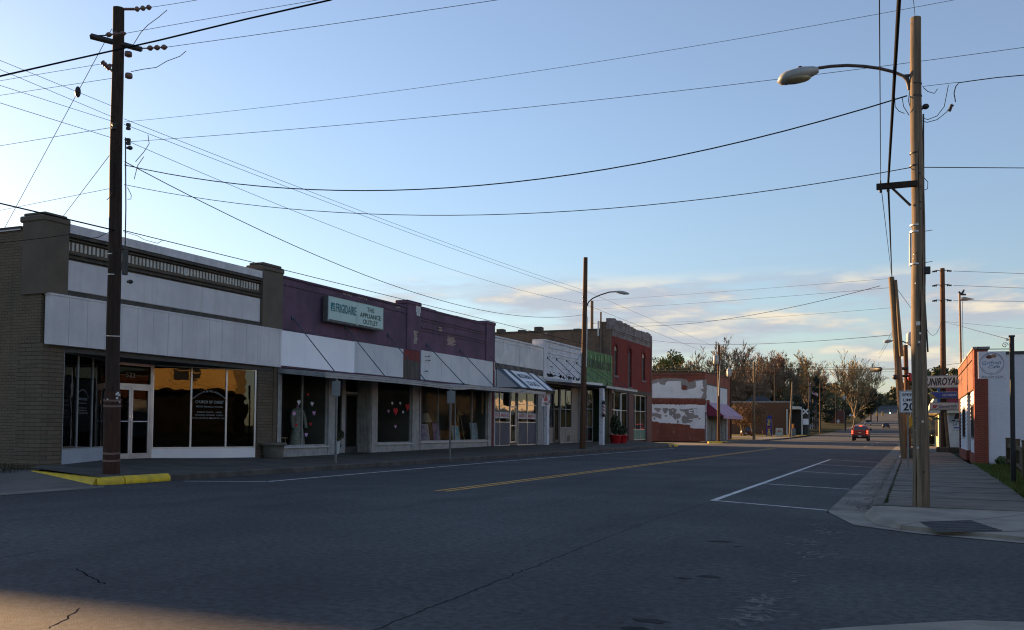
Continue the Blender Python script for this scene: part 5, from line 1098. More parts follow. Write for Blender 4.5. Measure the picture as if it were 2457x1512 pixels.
# buildings the camera sees only in the shop windows
mu = thing('mustard_building', (27, 5, 0), 'mustard stucco building across the side street, mirrored in the church glass', 'building')
M_MUS = pm('mustard_stucco', (.42, .27, .085), (.36, .225, .065), .6, .85, .3, streak=.2, scol=(.3, .2, .08)); M_DKB = pm('dark_shop_front', (.006, .006, .006), (.009, .009, .008), 1, 1., 0, spec=.0)
mb = MB(); mb.box(27, 45, 3, 21.5, 4.1, 8.2); mb.build('wall', M_MUS, mu)
mb = MB(); mb.box(27.2, 45, 3, 21.5, 0, 4.1); mb.build('shop_front', M_DKB, mu)
mb = MB(); mb.box(25.6, 27, 3, 21.5, 3.9, 4.12); mb.build('ledge', M_DKB, mu)
mb = MB(); mb.box(26.85, 27, 3, 21.5, 7.2, 7.4); mb.box(26.8, 27, 3, 21.5, 7.9, 8.25); mb.box(26.9, 27, 3, 21.5, 4.4, 4.5); mb.each('cornice', M_MUS, mu)
for y in (5.2, 11.5, 17.8):
    mb = MB(); mb.box(26.94, 27.05, y-1, y+1, 4.9, 6.5); o = mb.build('window', pm('window_dark', (.02, .02, .025), rough=.15), mu); mb = MB()
    for a, b, c_, d_ in ((-1.15, 1.15, 6.5, 6.7), (-1.15, 1.15, 4.7, 4.9), (-1.15, -1, 4.9, 6.5), (1, 1.15, 4.9, 6.5), (-.05, .05, 4.9, 6.5), (-1, 1, 5.7, 5.78)): mb.box(26.9, 26.98, y+a, y+b, c_, d_)
    mb.build('frame', M_MUS, o)
mu2 = thing('tan_building', (3.4, 51.5, 0), 'tan stucco garage behind the brick cafe, seen mostly as a reflection', 'building')
mb = MB(); mb.box(3.6, 16, 51.4, 60.5, 0, 5.2); mb.build('wall', M_MUS, mu2); mb = MB()
for y in (52.3, 55.2, 58): mb.box(3.55, 3.62, y, y+2.1, .2, 2.6)
mb.build('garage_doors', M_DKB, mu2)
# lawn strip and bank building edge behind the right pavement
# ---------------------------------------------------------------- poles, lamps, wires
W_DK = wood('dark_pole_wood', (.055, .036, .028), (.032, .022, .018)); W_GR = wood('grey_pole_wood', (.24, .185, .13), (.095, .073, .054)); W_BR = wood('brown_pole_wood', (.13, .07, .04), (.075, .042, .026)); W_TAN = wood('tan_pole_wood', (.24, .17, .10), (.13, .09, .055))
M_HW = pm('dark_hardware', (.03, .032, .036), (.05, .045, .04), 8, .5, .05, metal=.4); M_PORC = pm('porcelain', (.20, .12, .10), (.13, .07, .06), 5, .3, .02); M_CABLE = pm('cable_black', (.012, .013, .016), rough=.95, bmp=0, fine=0, spec=.08); M_CAN = pm('lamp_grey', (.40, .41, .40), (.30, .31, .30), 3, .5, .05, metal=.2); M_LENS = pm('lamp_lens', (.34, .30, .18), (.22, .19, .12), 3, .25, .02); M_PVC = pm('white_conduit', (.55, .55, .55), (.4, .4, .4), 3, .5, .02); M_STRAP = pm('metal_strap', (.6, .6, .62), rough=.35, metal=.6, bmp=0)
def bells(mb, a, b, n, r=.07):
    a, b = V(a), V(b); mb.tube([a, b], .015, 6)
    for i in range(n): p = lerp(a, b, (i+.5)/n); d = (b-a).normalized(); L = (b-a).length/n*.42; mb.tube([p-d*L, p-d*L*.3, p+d*L*.3, p+d*L], [r*.45, r, r, r*.4], 10)
# --- big dark pole at the church corner
DL = 21.15
def L_(x, y, dd=0.): return atd(x, y, DL+dd)
lp_ = thing('utility_pole', (-17.18, 16.27, .16), 'tall dark utility pole with sleeved foot at the yellow kerb corner', 'utility pole')
b_, t_ = V((-17.18, 16.27, .13)), L_(284.5, 19)
mb = MB(); mb.tube([lerp(b_, t_, i/12)+V((.012*math.sin(i*1.3), 0, 0)) for i in range(13)], [lerp(.165, .122, i/12) for i in range(13)], 16); mb.build('shaft', W_DK, lp_)
mb = MB(); d = (t_-b_).normalized(); mb.tube([b_-d*.0, b_+d*1.75, b_+d*1.98], [.192, .186, .172], 16); mb.build('sleeve', wood('sleeve_wood', (.075, .035, .026), (.045, .024, .019)), lp_)
for k_ in (.35, .52, 1.62, 1.75):
    mb = MB(); mb.tube([b_+d*k_, b_+d*(k_+.045)], [.193, .193], 16); mb.build('band', pm('faded_band', (.20, .13, .11), rough=.8), lp_)
for yy, in ((652,), (800,), (603,)):
    t0 = (1140-yy)/(1140-19); p = lerp(b_, t_, t0); mb = MB(); mb.tube([p, p+d*.02], [lerp(.168, .125, t0)]*2, 16); mb.build('strap', M_STRAP, lp_)
mb = MB(); bells(mb, L_(322, 23), L_(364, 17), 3, .06); mb.tube([L_(297, 22), L_(322, 22)], .03, 6); mb.build('insulator', M_PORC, lp_)
mb = MB(); bells(mb, L_(352, 116), L_(402, 113), 3, .06); mb.tube([L_(330, 116), L_(352, 116)], .015, 6); mb.build('insulator', M_PORC, lp_)
mb = MB(); bells(mb, L_(253, 84, -.3), L_(303, 80, -.3), 3, .055); mb.build('insulator', M_PORC, lp_)
mb = MB(); mb.tube([L_(218, 87), L_(340, 119)], [.07, .06], 4); mb.tube([L_(218, 86), L_(255, 85)], .015, 5); mb.build('crossarm', M_HW, lp_)
mb = MB(); bells(mb, L_(244, 148), L_(264, 166), 4, .06); mb.tube([L_(262, 155), L_(280, 162)], .03, 5); mb.tube([L_(262, 163), L_(280, 183)], .03, 5); mb.build('insulator', M_PORC, lp_)
for x, y in ((308, 130), (309, 182)): mb = MB(); mb.lathe(L_(x, y)-V((0, 0, .07)), [(.03, 0), (.08, .02), (.085, .07), (.075, .12), (.02, .14)], 12); mb.build('bolt_cap', M_PORC, lp_)
for x, y in ((308, 304), (308, 340), (274, 303)): mb = MB(); mb.lathe(L_(x, y)-V((0, 0, .07)), [(.05, 0), (.055, .04), (.03, .06), (.055, .09), (.05, .14)], 12); mb.build('spool', M_HW, lp_)
for x, y in ((312, 355), (313, 676)): mb = MB(); mb.ball(L_(x, y), .06, sc=(1, 1, .8)); mb.tube([L_(x-8, y), L_(x+3, y)], .03, 6); mb.build('bracket', M_HW, lp_)
mb = MB(); mb.box(L_(299, 640).x-.03, L_(299, 640).x+.05, L_(299, 640).y-.05, L_(299, 640).y+.05, L_(299, 660).z, L_(299, 600).z); mb.build('junction_box', M_HW, lp_)
def droop(pts, r=.008, par=lp_, name='jumper'): mb = MB(); mb.tube([L_(*p) for p in pts], r, 5); mb.build(name, M_CABLE, par)
droop([(401, 24), (380, 42), (355, 60), (338, 78), (320, 107)]); droop([(447, 122), (432, 135), (400, 147), (375, 162), (345, 166), (314, 172)])
droop([(355, 323), (358, 345), (345, 365), (325, 388)]); droop([(345, 376), (330, 398), (322, 430)]); droop([(306, 450), (315, 468), (314, 478), (306, 478)]); droop([(270, 462), (262, 475), (256, 480)]); droop([(275, 390), (273, 420), (275, 470)])
mb = MB(); mb.tube([L_(301, 330), L_(302, 500), L_(299, 660)], .014, 6); mb.build('conduit', M_HW, lp_)
# --- grey wooden lamp pole on the right
rp_ = thing('lamp_pole', (.1, 16.17, .14), 'weathered grey wooden pole with curved street lamp arm and small crossarm', 'utility pole')
zf6 = lambda y: 8.04-(y-95)*(8.04-3.76)/1405.
def R_(x, y, Y=16.17): return ony((2700+x*.6614)/1.4742, (y*.6614)/1.4742, Y)
b_ = V((.115, 16.17, .1)); t_ = R_(813, 96)
mb = MB(); mb.tube([lerp(b_, t_, i/12)+V((.01*math.sin(i*1.1), 0, 0)) for i in range(13)], [lerp(.128, .08, i/12) for i in range(13)], 18); mb.build('shaft', W_GR, rp_)
mb = MB(); mb.tube([R_(780, 480), R_(776, 455), R_(768, 430), R_(750, 408), R_(700, 386), R_(620, 366), R_(540, 355), R_(450, 350), R_(360, 355), R_(290, 365)], .027, 10); mb.tube([R_(748, 407), R_(792, 402)], .024, 8); mb.tube([R_(770, 404), R_(785, 468)], .02, 6); mb.build('arm', pm('rusty_arm', (.10, .065, .05), (.06, .045, .04), 6, .6, .1), rp_)
hd = []
for k_, (x, yt, yb_, w_) in enumerate(((296, 362, 388, .05), (270, 357, 404, .10), (220, 360, 425, .15), (170, 372, 442, .165), (125, 385, 452, .16), (95, 402, 455, .12), (80, 425, 446, .05))):
    a, b = R_(x, yt), R_(x, yb_); hd.append([(a.x, 16.17+w_*math.cos(q_*.5236), lerp(b.z, a.z, .55+.5*math.sin(q_*.5236)*(.9 if math.sin(q_*.5236) > 0 else 1.1))) for q_ in range(12)])
mb = MB(); mb.loft(hd, smooth=True); o = mb.build('lamp_head', M_CAN, rp_)
a = R_(120, 430); mb = MB(); c_ = R_(165, 432); mb.ball(c_+V((0, 0, .02)), .15, 12, sc=(1.9, .95, .45)); mb.build('lens', M_LENS, o)
mb = MB(); mb.lathe(R_(197, 369), [(.04, 0), (.04, .035), (.02, .045)], 10); mb.build('photocell', M_HW, o)
mb = MB(); a, b = R_(606, 1012), R_(825, 990); mb.box(a.x, b.x, 16.02, 16.10, b.z-.045, b.z+.045); o = mb.build('crossarm', wood('arm_wood', (.05, .035, .028), (.03, .022, .02)), rp_)
mb = MB(); mb.tube([V((R_(690, 1020).x, 16.06, b.z-.04)), V((R_(788, 1105).x, 16.1, R_(788, 1105).z))], .02, 6); mb.build('brace', M_HW, o)
for x in (628, 668): mb = MB(); p = R_(x, 1000); mb.lathe((p.x, 16.06, b.z-.1), [(.015, 0), (.03, .03), (.012, .05), (.012, .2)], 8); mb.build('insulator', M_HW, o)
mb = MB(); mb.tube([R_(856, 610), R_(857, 1000), R_(856, 1480), V((.23, 16.17, 2.6))], .013, 6); mb.build('conduit', M_HW, rp_)
mb = MB(); mb.tube([R_(785, 1250), R_(785, 1425)], .016, 6); mb.build('white_conduit', M_PVC, rp_)
for y, m_ in ((1210, M_STRAP), (1245, M_STRAP), (1418, M_STRAP), (825, M_HW), (892, M_HW), (520, M_HW), (455, M_HW)):
    p = R_(820 if y > 1000 else 816, y); mb = MB(); rr = lerp(.128, .08, (p.z-.1)/7.94)+.004; mb.tube([p, p+V((0, 0, .022))], [rr, rr], 16); mb.build('strap', m_, rp_)
for y in (1240, 1408): mb = MB(); mb.tube([R_(845, y), R_(905, y-10)], .006, 5); mb.build('step_rod', M_STRAP, rp_)
mb = MB(); p = R_(872, 1447); mb.box(p.x-.055, p.x+.06, 16.1, 16.22, p.z-.055, p.z+.055, bev=.008); mb.build('junction_box', M_HW, rp_)
mb = MB(); mb.ball(R_(868, 570), .05, sc=(1.1, 1, .9)); mb.tube([R_(845, 585), R_(868, 572)], .015, 6); mb.build('floodlight', M_HW, rp_)
def droopR(pts, r=.006, name='jumper'): mb = MB(); mb.tube([R_(*p) for p in pts], r, 5); mb.build(name, M_CABLE, rp_)
droopR([(783, 480), (776, 540), (790, 590), (830, 625), (880, 640), (930, 620), (968, 570), (990, 455)]); droopR([(800, 600), (830, 640), (875, 655), (930, 640), (980, 600), (1010, 555)])
droopR([(703, 520), (705, 570), (725, 595), (755, 607)]); droopR([(742, 518), (750, 570), (780, 618)]); droopR([(855, 468), (880, 490), (915, 500), (932, 475)]); droopR([(838, 895), (850, 940), (880, 975), (878, 1010), (848, 1022)])
mb = MB(); mb.tube([R_(995, 595), R_(1008, 560)], .025, 6); mb.tube([R_(1000, 570), R_(1018, 563)], .015, 5); mb.build('clamp', M_HW, rp_)
mb = MB(); p = R_(826, 1500); p = V((.09, 16.04, 3.05)); mb.box(p.x-.03, p.x+.03, p.y-.012, p.y, p.z-.03, p.z+.03); mb.build('number_tag', M_STRAP, rp_)
rg = random.Random(44)
for k_ in range(26):
    z = rg.uniform(.4, 6.5); a = -1.57+rg.uniform(-1., 1.); rr = lerp(.128, .08, (z-.1)/7.94)+.0015; c = V((.11+rr*math.cos(a), 16.17+rr*math.sin(a), z)); s_ = rg.uniform(.006, .016); tx = V((-math.sin(a), math.cos(a), 0))
    mb = MB(); mb.prism([c-tx*s_-V((0, 0, s_)), c+tx*s_-V((0, 0, s_)), c+tx*s_+V((0, 0, s_)), c-tx*s_+V((0, 0, s_))], V((math.cos(a), math.sin(a), 0))*.004); mb.build('staple', M_STRAP if k_ % 3 == 0 else M_HW, rp_)
mb = MB()
for k_ in range(9):
    a = -1.57+rg.uniform(-1.2, 1.2); z0_ = rg.uniform(.1, 5.5); L_n = rg.uniform(.5, 1.7); pts = []
    for i in range(9):
        z = z0_+L_n*i/8; rr = lerp(.128, .08, (z-.1)/7.94)+.0012; aa = a+.02*math.sin(i*1.9+k_); w_ = .05*math.sin(math.pi*(i+.5)/9); pts.append((V((.113+rr*math.cos(aa-w_), 16.17+rr*math.sin(aa-w_), z)), V((.113+rr*math.cos(aa+w_), 16.17+rr*math.sin(aa+w_), z))))
    for (p, q), (p2_, q2_) in zip(pts, pts[1:]): mb.quad(p, q, q2_, p2_)
mb.build('drying_crack', pm('crack_dark', (.018, .013, .010), rough=1., spec=0., bmp=0), rp_)
for k_, (x, y) in enumerate(((283, 943), (280, 946), (286, 948), (281, 955), (287, 965), (258, 958))):
    p = L_(x, y, -.2); mb = MB(); s_ = .03 if k_ < 4 else .018; mb.box(p.x-s_, p.x+s_, p.y-.004, p.y+.004, p.z-s_*.8, p.z+s_*.8); mb.build('paper_scrap', M_PVC, lp_)
# --- steel posts with blank sign backs on the left pavement
GALV = pm('galvanised', (.22, .23, .23))
for (x, y, xa, xb, ya, yb_, lab) in ((804.8, 1112, 798, 818, 912, 951, 'grey sign post with blank sign plate outside the purple shop entry'), (1079.5, 1100, 1074, 1093, 936, 968, 'grey sign post with blank sign plate before the wide picture window')):
    b_ = ongr(x, y, .16); t0 = thing('sign_post', b_, lab, 'sign post', 'parking sign posts on the left pavement')
    mb = MB(); a = ony(xa+6, ya, b_.y); mb.box(b_.x-.03, b_.x+.03, b_.y-.025, b_.y+.025, b_.z-.05, a.z+.02); mb.build('post', GALV, t0)
    p, q = ony(xa, yb_, b_.y), ony(xb, ya+2, b_.y); mb = MB(); mb.box(p.x, q.x, b_.y-.045, b_.y-.03, p.z, q.z); mb.build('plate', pm('plate_grey', (.26, .28, .29), (.2, .21, .22), 3, .5, .02, metal=.3), t0)
# --- distant poles
def pole(name, base, top, r0, r1, mat, label, cat='utility pole', group=None):
    t0 = thing(name, base, label, cat, group); mb = MB(); base, top = V(base), V(top)
    mb.tube([lerp(base-V((0, 0, .1)), top, i/6) for i in range(7)], [lerp(r0, r1, i/6) for i in range(7)], 12); mb.build('shaft', mat, t0); return t0
def lampon(root, Y, pts, x0, x1, y0, y1, w_=.14):
    mb = MB(); mb.tube([ony(*p, Y) for p in pts], .035, 8); mb.build('arm', M_HW, root)
    a, b = ony(x0, y0, Y), ony(x1, y1, Y); rings = []
    for t, hh, ww in ((0, .05, .06), (.25, .09, .14), (.6, .10, .17), (.9, .06, .14), (1, .02, .04)):
        c = lerp(a, b, t); rings.append([(c.x, Y+ww*math.cos(q_*.7854), c.z+hh*math.sin(q_*.7854)) for q_ in range(8)])
    mb = MB(); mb.loft(rings, smooth=True); mb.build('lamp_head', M_CAN, root)
GP_ = 'utility poles along the left pavement'
b_ = V((-16.9, 49.2, .17)); t_ = ony(1405, 618, 49.3); p1 = pole('utility_pole', b_, t_, .18, .12, W_BR, 'dark brown pole with curved street lamp before the white brick shop', group=GP_)
lampon(p1, 49.3, [(1408, 735), (1412, 725), (1422, 716), (1440, 708), (1462, 701), (1480, 700)], 1478, 1510, 700, 705)
mb = MB(); mb.tube([ony(1409, 760, 49.1), ony(1407, 880, 49.1)], .03, 6); mb.build('conduit', M_PVC, p1); mb = MB()
for y in (712, 722, 738): mb.ball(ony(1401, y, 49.2), .09)
mb.build('insulator', M_HW, p1)
t_ = ony(1420.5, 722, 78); pole('utility_pole', (t_.x, 78, 0), t_, .17, .13, W_TAN, 'pale pole rising behind the roofs beside the brown lamp pole', group=GP_)
for (xt, yt, xb, yb_, X, m_, lab) in ((1725, 828, 1724, 1062, -16.9, W_BR, 'brown utility pole with transformer in front of the peeling brick building'), (1809.5, 868, 1809, 1055, -16.9, W_TAN, 'tan utility pole at the edge of the sunlit lawn'),
                           (1901.5, 916, 1895, 1048, -17.0, W_GR, 'leaning pale wooden pole before the brown brick bank'), (1967, 918, 1968, 1038, -18, W_BR, 'far brown pole right of the flag'),
                           (2006, 930, 2006, 1036, -22, W_DK, 'distant dark pole behind the diamond sign'), (2043, 940, 2044, 1024, -19, W_DK, 'distant dark pole under the big round tree')):
    b_ = onx(xb, yb_, X); t_ = ony(xt, yt, b_.y); p_ = pole('utility_pole', b_, t_, .16, .12, m_, lab, group=GP_)
    if xt == 1725:
        mb = MB(); c_ = ony(1718, 862, b_.y-.2); mb.lathe(c_-V((0, 0, .45)), [(.22, 0), (.26, .05), (.26, .75), (.2, .85), (.05, .9)], 12); mb.build('transformer', M_CAN, p_)
        mb = MB(); mb.tube([ony(1728, 865, b_.y-.15), ony(1724, 950, b_.y-.15)], .035, 6); mb.build('conduit', M_PVC, p_)
for (x, y, Y, lab) in ((1752.5, 880, 118, 'dark pole with transformer behind the white awning shop'), (1859, 880, 175, 'dark pole among the brown trees behind the bank'), (1941, 915, 185, 'dark pole with small crossarm by the ivy covered tree'), (2028, 945, 230, 'thin far pole with white transformer near the round tree'), (2090, 960, 330, 'far pole before the dark evergreen'), (2105, 965, 345, 'farthest thin pole beside the distant traffic light')):
    t_ = ony(x, y, Y); p_ = pole('utility_pole', (t_.x, Y, gz(Y)), t_, .16, .12, W_DK, lab, group=GP_)
    if Y in (118, 230): mb = MB(); c_ = ony(x-3, y+14 if Y == 118 else y+10, Y-.25); mb.lathe(c_-V((0, 0, .5)), [(.25, 0), (.3, .1), (.3, .9), (.1, 1.05)], 10); mb.build('transformer', M_CAN, p_)
    if Y == 185: mb = MB(); a, b = ony(x-8, y+12, Y-.2), ony(x+9, y+12, Y-.2); mb.tube([a, b], .09, 4); mb.build('crossarm', M_HW, p_)
# right side poles
b_ = V((-.30, 43.5, .14)); t_ = ony(2138.5, 665, 43.5); p2 = pole('utility_pole', b_, t_, .175, .12, W_TAN, 'tan wooden pole leaning left over the right kerb', group='utility poles along the right pavement')
a, b = ony(2149, 672, 43.4), ony(2163, 855, 43.3); mb = MB(); mb.tube([a, b], [.06, .09], 10); mb.build('pole_stub', W_TAN, p2)
mb = MB(); mb.tube([ony(2146, 808, 43.3), ony(2148, 870, 43.2), ony(2147, 905, 43.2)], .02, 5); mb.ball(ony(2148, 905, 43.2), .12); mb.build('cable_clamp', M_HW, p2)
t_ = ony(2172.5, 828, 48); p3 = pole('utility_pole', (-.19, 48, .14), t_, .13, .10, W_BR, 'short red brown pole between the leaning pole and the grey lamp pole', group='utility poles along the right pavement')
mb = MB(); a, b = ony(2150, 885, 47.8), ony(2180, 884, 47.8); mb.tube([a, b], .07, 4); a, b = ony(2154, 903, 47.8), ony(2180, 902, 47.8); mb.tube([a, b], .06, 4); mb.build('crossarm', M_HW, p3)
mb = MB(); mb.ball(ony(2183, 905, 47.9), .17, sc=(.7, .7, 1.3)); mb.build('red_lantern', pm('red_plastic', (.3, .03, .03), rough=.5), p3)
mb = MB(); c_ = onz(*ph(360, 1285), .15); mb.box(c_.x-.22, c_.x+.25, c_.y, c_.y+.4, .14, .62, bev=.03)
tag(mb.build('utility_box', pm('box_green_grey', (.10, .11, .09), (.07, .08, .07))), 'low grey green utility box beside the foot of the grey lamp pole', 'utility box')
t_ = ony(2197, 560, 58); p4 = pole('utility_pole', (ony(2199, 1000, 58).x, 58, .14), t_, .16, .12, W_GR, 'far pole with white transformer and lamp, mostly behind the grey lamp pole', group='utility poles along the right pavement')
mb = MB(); c_ = ony(2183, 815, 57.8); mb.lathe(c_-V((0, 0, .3)), [(.16, 0), (.19, .05), (.19, .6), (.1, .7), (.03, .75)], 12); mb.build('transformer', M_PVC, p4)
lampon(p4, 57.7, [(2194, 838), (2182, 826), (2165, 819), (2146, 817), (2138, 818)], 2140, 2120, 818, 820)
t_ = ony(2261, 644, 60.3); pu = pole('utility_pole', (1.67, 60.3, .14), t_, .19, .13, W_BR, 'tallest pole on the right with three pairs of insulators, carrying the tyre signs', group='utility poles along the right pavement')
C5 = (2900, 900, .6942)
for y in (85, 158, 235):
    for s in (-1, 1):
        p = ony(*ph(622, y, C5), 60.3); q = ony(*ph(622+s*50, y+3 if s < 0 else y, C5), 60.2); mb = MB(); mb.tube([p, lerp(p, q, .55)+V((0, 0, .06)), q], .025, 6); bells(mb, lerp(p, q, .5), q, 3, .06); mb.build('insulator', M_HW, pu)
br = pole('brace_pole', ony(*ph(742, 1192), 59.2), ony(*ph(705, 798), 60.0), .10, .08, W_TAN, 'pale slanted brace post leaning on the tyre sign pole', 'brace post')
mb = MB(); c_ = onz(*ph(735, 1218), .15); mb.box(c_.x-.6, c_.x+.6, c_.y-.3, c_.y+.4, .12, .42, bev=.05); tag(mb.build('concrete_block', pm('block_dark', (.09, .08, .065), (.06, .055, .045))), 'low concrete footing around the tyre sign pole', 'footing')
lp2 = pole('lamp_pole', (2.44, 55, .1), ony(*ph(712, 200, C5), 55), .06, .05, pm('rust_steel', (.20, .11, .06), (.14, .08, .05), 4, .6, .1), 'thin rusty lamp pole rising behind the cafe roof', 'lamp pole')
mb = MB(); mb.tube([ony(*ph(726, 235, C5), 55), ony(*ph(730, 530, C5), 55)], .012, 5); mb.build('conduit', M_HW, lp2)
a, b = ony(*ph(716, 226, C5), 55), ony(*ph(788, 228, C5), 55); rings = []
for t, up_, dn_, ww in ((0, .06, .08, .1), (.25, .12, .12, .2), (.6, .07, .06, .16), (1, .015, .015, .02)):
    c = lerp(a, b, t); rings.append([(c.x, 55+ww*math.cos(q_*.7854), c.z+(up_ if math.sin(q_*.7854) > 0 else dn_)*math.sin(q_*.7854)) for q_ in range(8)])
mb = MB(); mb.loft(rings, smooth=True); mb.build('lamp_head', M_CAN, lp2)
mb = MB(); mb.tube([ony(*ph(708, 190, C5), 55), ony(*ph(722, 205, C5), 55), ony(*ph(745, 205, C5), 55)], .05, 6); mb.tube([ony(*ph(722, 205, C5), 55), ony(*ph(735, 180, C5), 55)], [.07, .04], 6); mb.build('bracket', M_HW, lp2)
# ---------------------------------------------------------------- wires
WN = [0]
def wire(pts3, r, label, name='overhead_wire', group='overhead wires'):
    r = r*.64 if r < .0125 else r*.78; mb = MB(); mb.tube(pts3, r, 6); return tag(mb.build(name, M_CABLE), label, 'wire', group)
def sagwire(A, B, mid, r, label, n=26, **kw):
    """hanging wire from A to B whose sag is what the photograph shows at the screen point mid"""
    A, B = V(A), V(B)
    def pt(t, s): return A+(B-A)*t-V((0, 0, 4*s*t*(1-t)))
    s = 0.
    if mid:
        lo_, hi_ = -2., 9.
        for _ in range(40):
            s = (lo_+hi_)/2; best = min((pt(i/200, s) for i in range(1, 200)), key=lambda p: abs(proj(p)[0]-mid[0]) if (p-EYE).dot(FW) > .5 else 1e9)
            if proj(best)[1] < mid[1]: lo_ = s
            else: hi_ = s
    return wire([pt(i/n, s) for i in range(n+1)], r, label, **kw)
def far_left(x, y, X=-17., Y=-24.):           # a street-parallel wire leaving the left frame edge: carry it on to Y
    return onx(x, y, X)
def ext(A, p, k): return A+(p-A)*k
# from the corner pole to a pole across the road behind the viewer's right shoulder
sagwire(L_(362, 17.5), atd(1150, -185, 17), (473, 0), .008, 'thin wire leaving the top insulator of the dark pole towards the upper right')
sagwire(L_(302, 80, -.3), atd(1500, -118, 18), (600, 28), .008, 'thin wire just above the thick cable at the upper left')
sagwire(L_(402, 113), atd(2100, -140, 18), (814, 55), .009, 'wire from the second insulator of the dark pole across the upper sky')
A = L_(274, 121, -.4); B = atd(1500, -250, 16)
wire([ext(L_(149, 149, -.4), atd(0, 183, 18.5), 2.6), atd(0, 183, 18.8), L_(149, 149, -1.2), A, L_(381, 97, -.5), L_(500, 68, -.6), atd(591, 46, 20.2), atd(793, 0, 19.5), B], .027, 'thick black bundled cable crossing the dark pole near its top')
for (xp, yp, xl, yl, X, lab, r) in ((275, 257, 0, 145, -17.1, 'uppermost slanting wire reaching the dark pole from the left edge', .008), (275, 283, 0, 167, -17.2, 'second slanting wire reaching the dark pole from the left edge', .008), (275, 293, 0, 205, -17.3, 'third slanting wire reaching the dark pole from the left edge', .008), (275, 333, 0, 247, -17.2, 'lowest of the slanting wires reaching the dark pole from the left edge', .009)):
    p = onx(xl, yl, X); A = L_(xp, yp); sagwire(ext(A, p, 7.), A, None, r, lab)
for (xp, yp, xl, yl, dl, lab, r) in ((252, 152, 0, 194, 24, 'wire rising from the left edge to the slanted insulator', .008), (276, 187, 0, 229, 24, 'wire rising from the left edge to the dark pole below the slanted insulator', .008), (274, 305, 0, 350, 25, 'wire rising from the left edge to the spool at mid pole', .009), (276, 450, 0, 505, 25, 'low wire rising from the left edge to the dark pole above the church', .008)):
    A = L_(xp, yp); p = atd(xl, yl, dl); sagwire(ext(A, p, 3.2), A, None, r, lab)
def guy(x0, y0, x1, y1, dep, lab):
    A, p = L_(x0, y0), atd(x1, y1, dep); k_ = (A.z)/(A.z-p.z); wire([A, ext(A, p, k_)], .012, lab, 'guy_wire', 'guy wires of the dark pole')
guy(268, 70, 15, 540, 27, 'longer guy wire slanting down left behind the church from the pole top'); guy(271, 362, 157, 512, 25, 'shorter guy wire slanting down behind the church pier')
mb = MB(); a = lerp(L_(268, 70), atd(15, 540, 27), .27); mb.ball(a, .1, sc=(.7, .7, 1.4)); tag(mb.build('guy_insulator', M_HW), 'dark strain insulator on the longer guy wire', 'insulator')
# across the street to the right pole and beyond
PR = V((.1, 16.2, 0))
sagwire(L_(296, 293), ext(L_(340, 301), atd(2160, 5, 17.), 1.25), (1000, 212), .006, 'faint high wire from mid pole across the whole sky to the top right')
sagwire(L_(300, 341), ext(L_(320, 339), atd(2457, 83, 18.5), 1.4), (1228, 262), .008, 'long wire from the dark pole passing behind the top of the grey lamp pole')
A = R_(770, 512); sagwire(L_(299, 396), A, (930, 457), .014, 'drooping twisted service cable between the dark pole and the lamp pole')
sagwire(L_(298, 443), R_(795, 895), (1150, 516), .011, 'lower drooping cable between the dark pole and the lamp pole')
sagwire(R_(845, 895), atd(3200, 408, 17), None, .011, 'short level wire from the lamp pole to the right edge')
sagwire(R_(850, 463), R_(1045, 440), None, .006, 'short bare wire between the lamp pole and the service clamp')
wire([R_(1028, 545), R_(1020, 500), R_(1028, 465), R_(1045, 443), R_(1120, 432), R_(1250, 415), R_(1394, 402), atd(3100, 150, 17)], .012, 'twisted black service cable curving off to the right edge from the lamp pole')
# up and down the right pavement
c1, c2 = R_(628, 1000, 16.06), R_(668, 1000, 16.06); c1.z += .05; c2.z += .05
sagwire(ext(c1, atd(2110, 0, 8.), 1.6), c1, None, .008, 'thin vertical looking wire running overhead to the small crossarm'); sagwire(ext(c2, atd(2157, 0, 7.5), 1.6), c2, None, .022, 'thick black cable running overhead to the small crossarm')
sagwire(c1, ony(2140, 668, 43.5), None, .010, 'thin wire from the small crossarm down the street to the leaning pole'); sagwire(c2, ony(2140, 663, 43.5), None, .022, 'thick cable from the small crossarm down the street to the leaning pole')
sagwire(atd(2186, -60, 9), R_(812, 92), None, .006, 'thin wire rising from the top of the grey lamp pole')
# along the left shops
PB = (1403, 49.25)
E1, E2, E3, E4 = [ony(PB[0], y, PB[1]) for y in (697, 706, 730, 755)]
sagwire(L_(297, 285), E1, (720, 450), .009, 'uppermost of the wires sloping along the shops to the brown lamp pole'); sagwire(L_(297, 298), E2, (800, 492), .009, 'second wire sloping along the shops to the brown lamp pole')
sagwire(L_(298, 335), E3, (800, 545), .009, 'third wire sloping along the shops to the brown lamp pole'); sagwire(L_(299, 388), E4, (700, 588), .013, 'lowest twisted cable sloping along the shops to the brown lamp pole')
A = L_(276, 553); p = onx(0, 488, -17.2); sagwire(ext(A, p, 6.), A, None, .02, 'black telephone cable from the left edge along the church parapet to the pole', group='telephone cables')
sagwire(L_(296, 553), ony(1403, 826, 49.25), (650, 640), .013, 'black telephone cable along the parapets of the purple shops', group='telephone cables')
wire([L_(296, 556), L_(330, 566), L_(345, 575), L_(378, 584), L_(390, 577)], .01, 'short slack loop of telephone cable right of the dark pole', group='telephone cables')
wire([L_(274, 553), L_(255, 560), L_(235, 570), L_(200, 573), L_(165, 563), atd(100, 572, 19.5), atd(0, 583, 19), atd(-300, 610, 18)], .010, 'slack black cable hanging across the brown church pier', group='telephone cables')
for (ya, x1, y1, Y1, lab, r) in ((697, 1724, 836, 88, 'upper far wire from the brown lamp pole to the transformer pole', .010), (730, 1724, 858, 88, 'lower far wire from the brown lamp pole to the transformer pole', .012)):
    sagwire(ony(1403, ya, 49.3), ony(x1, y1, Y1), None, r, lab)
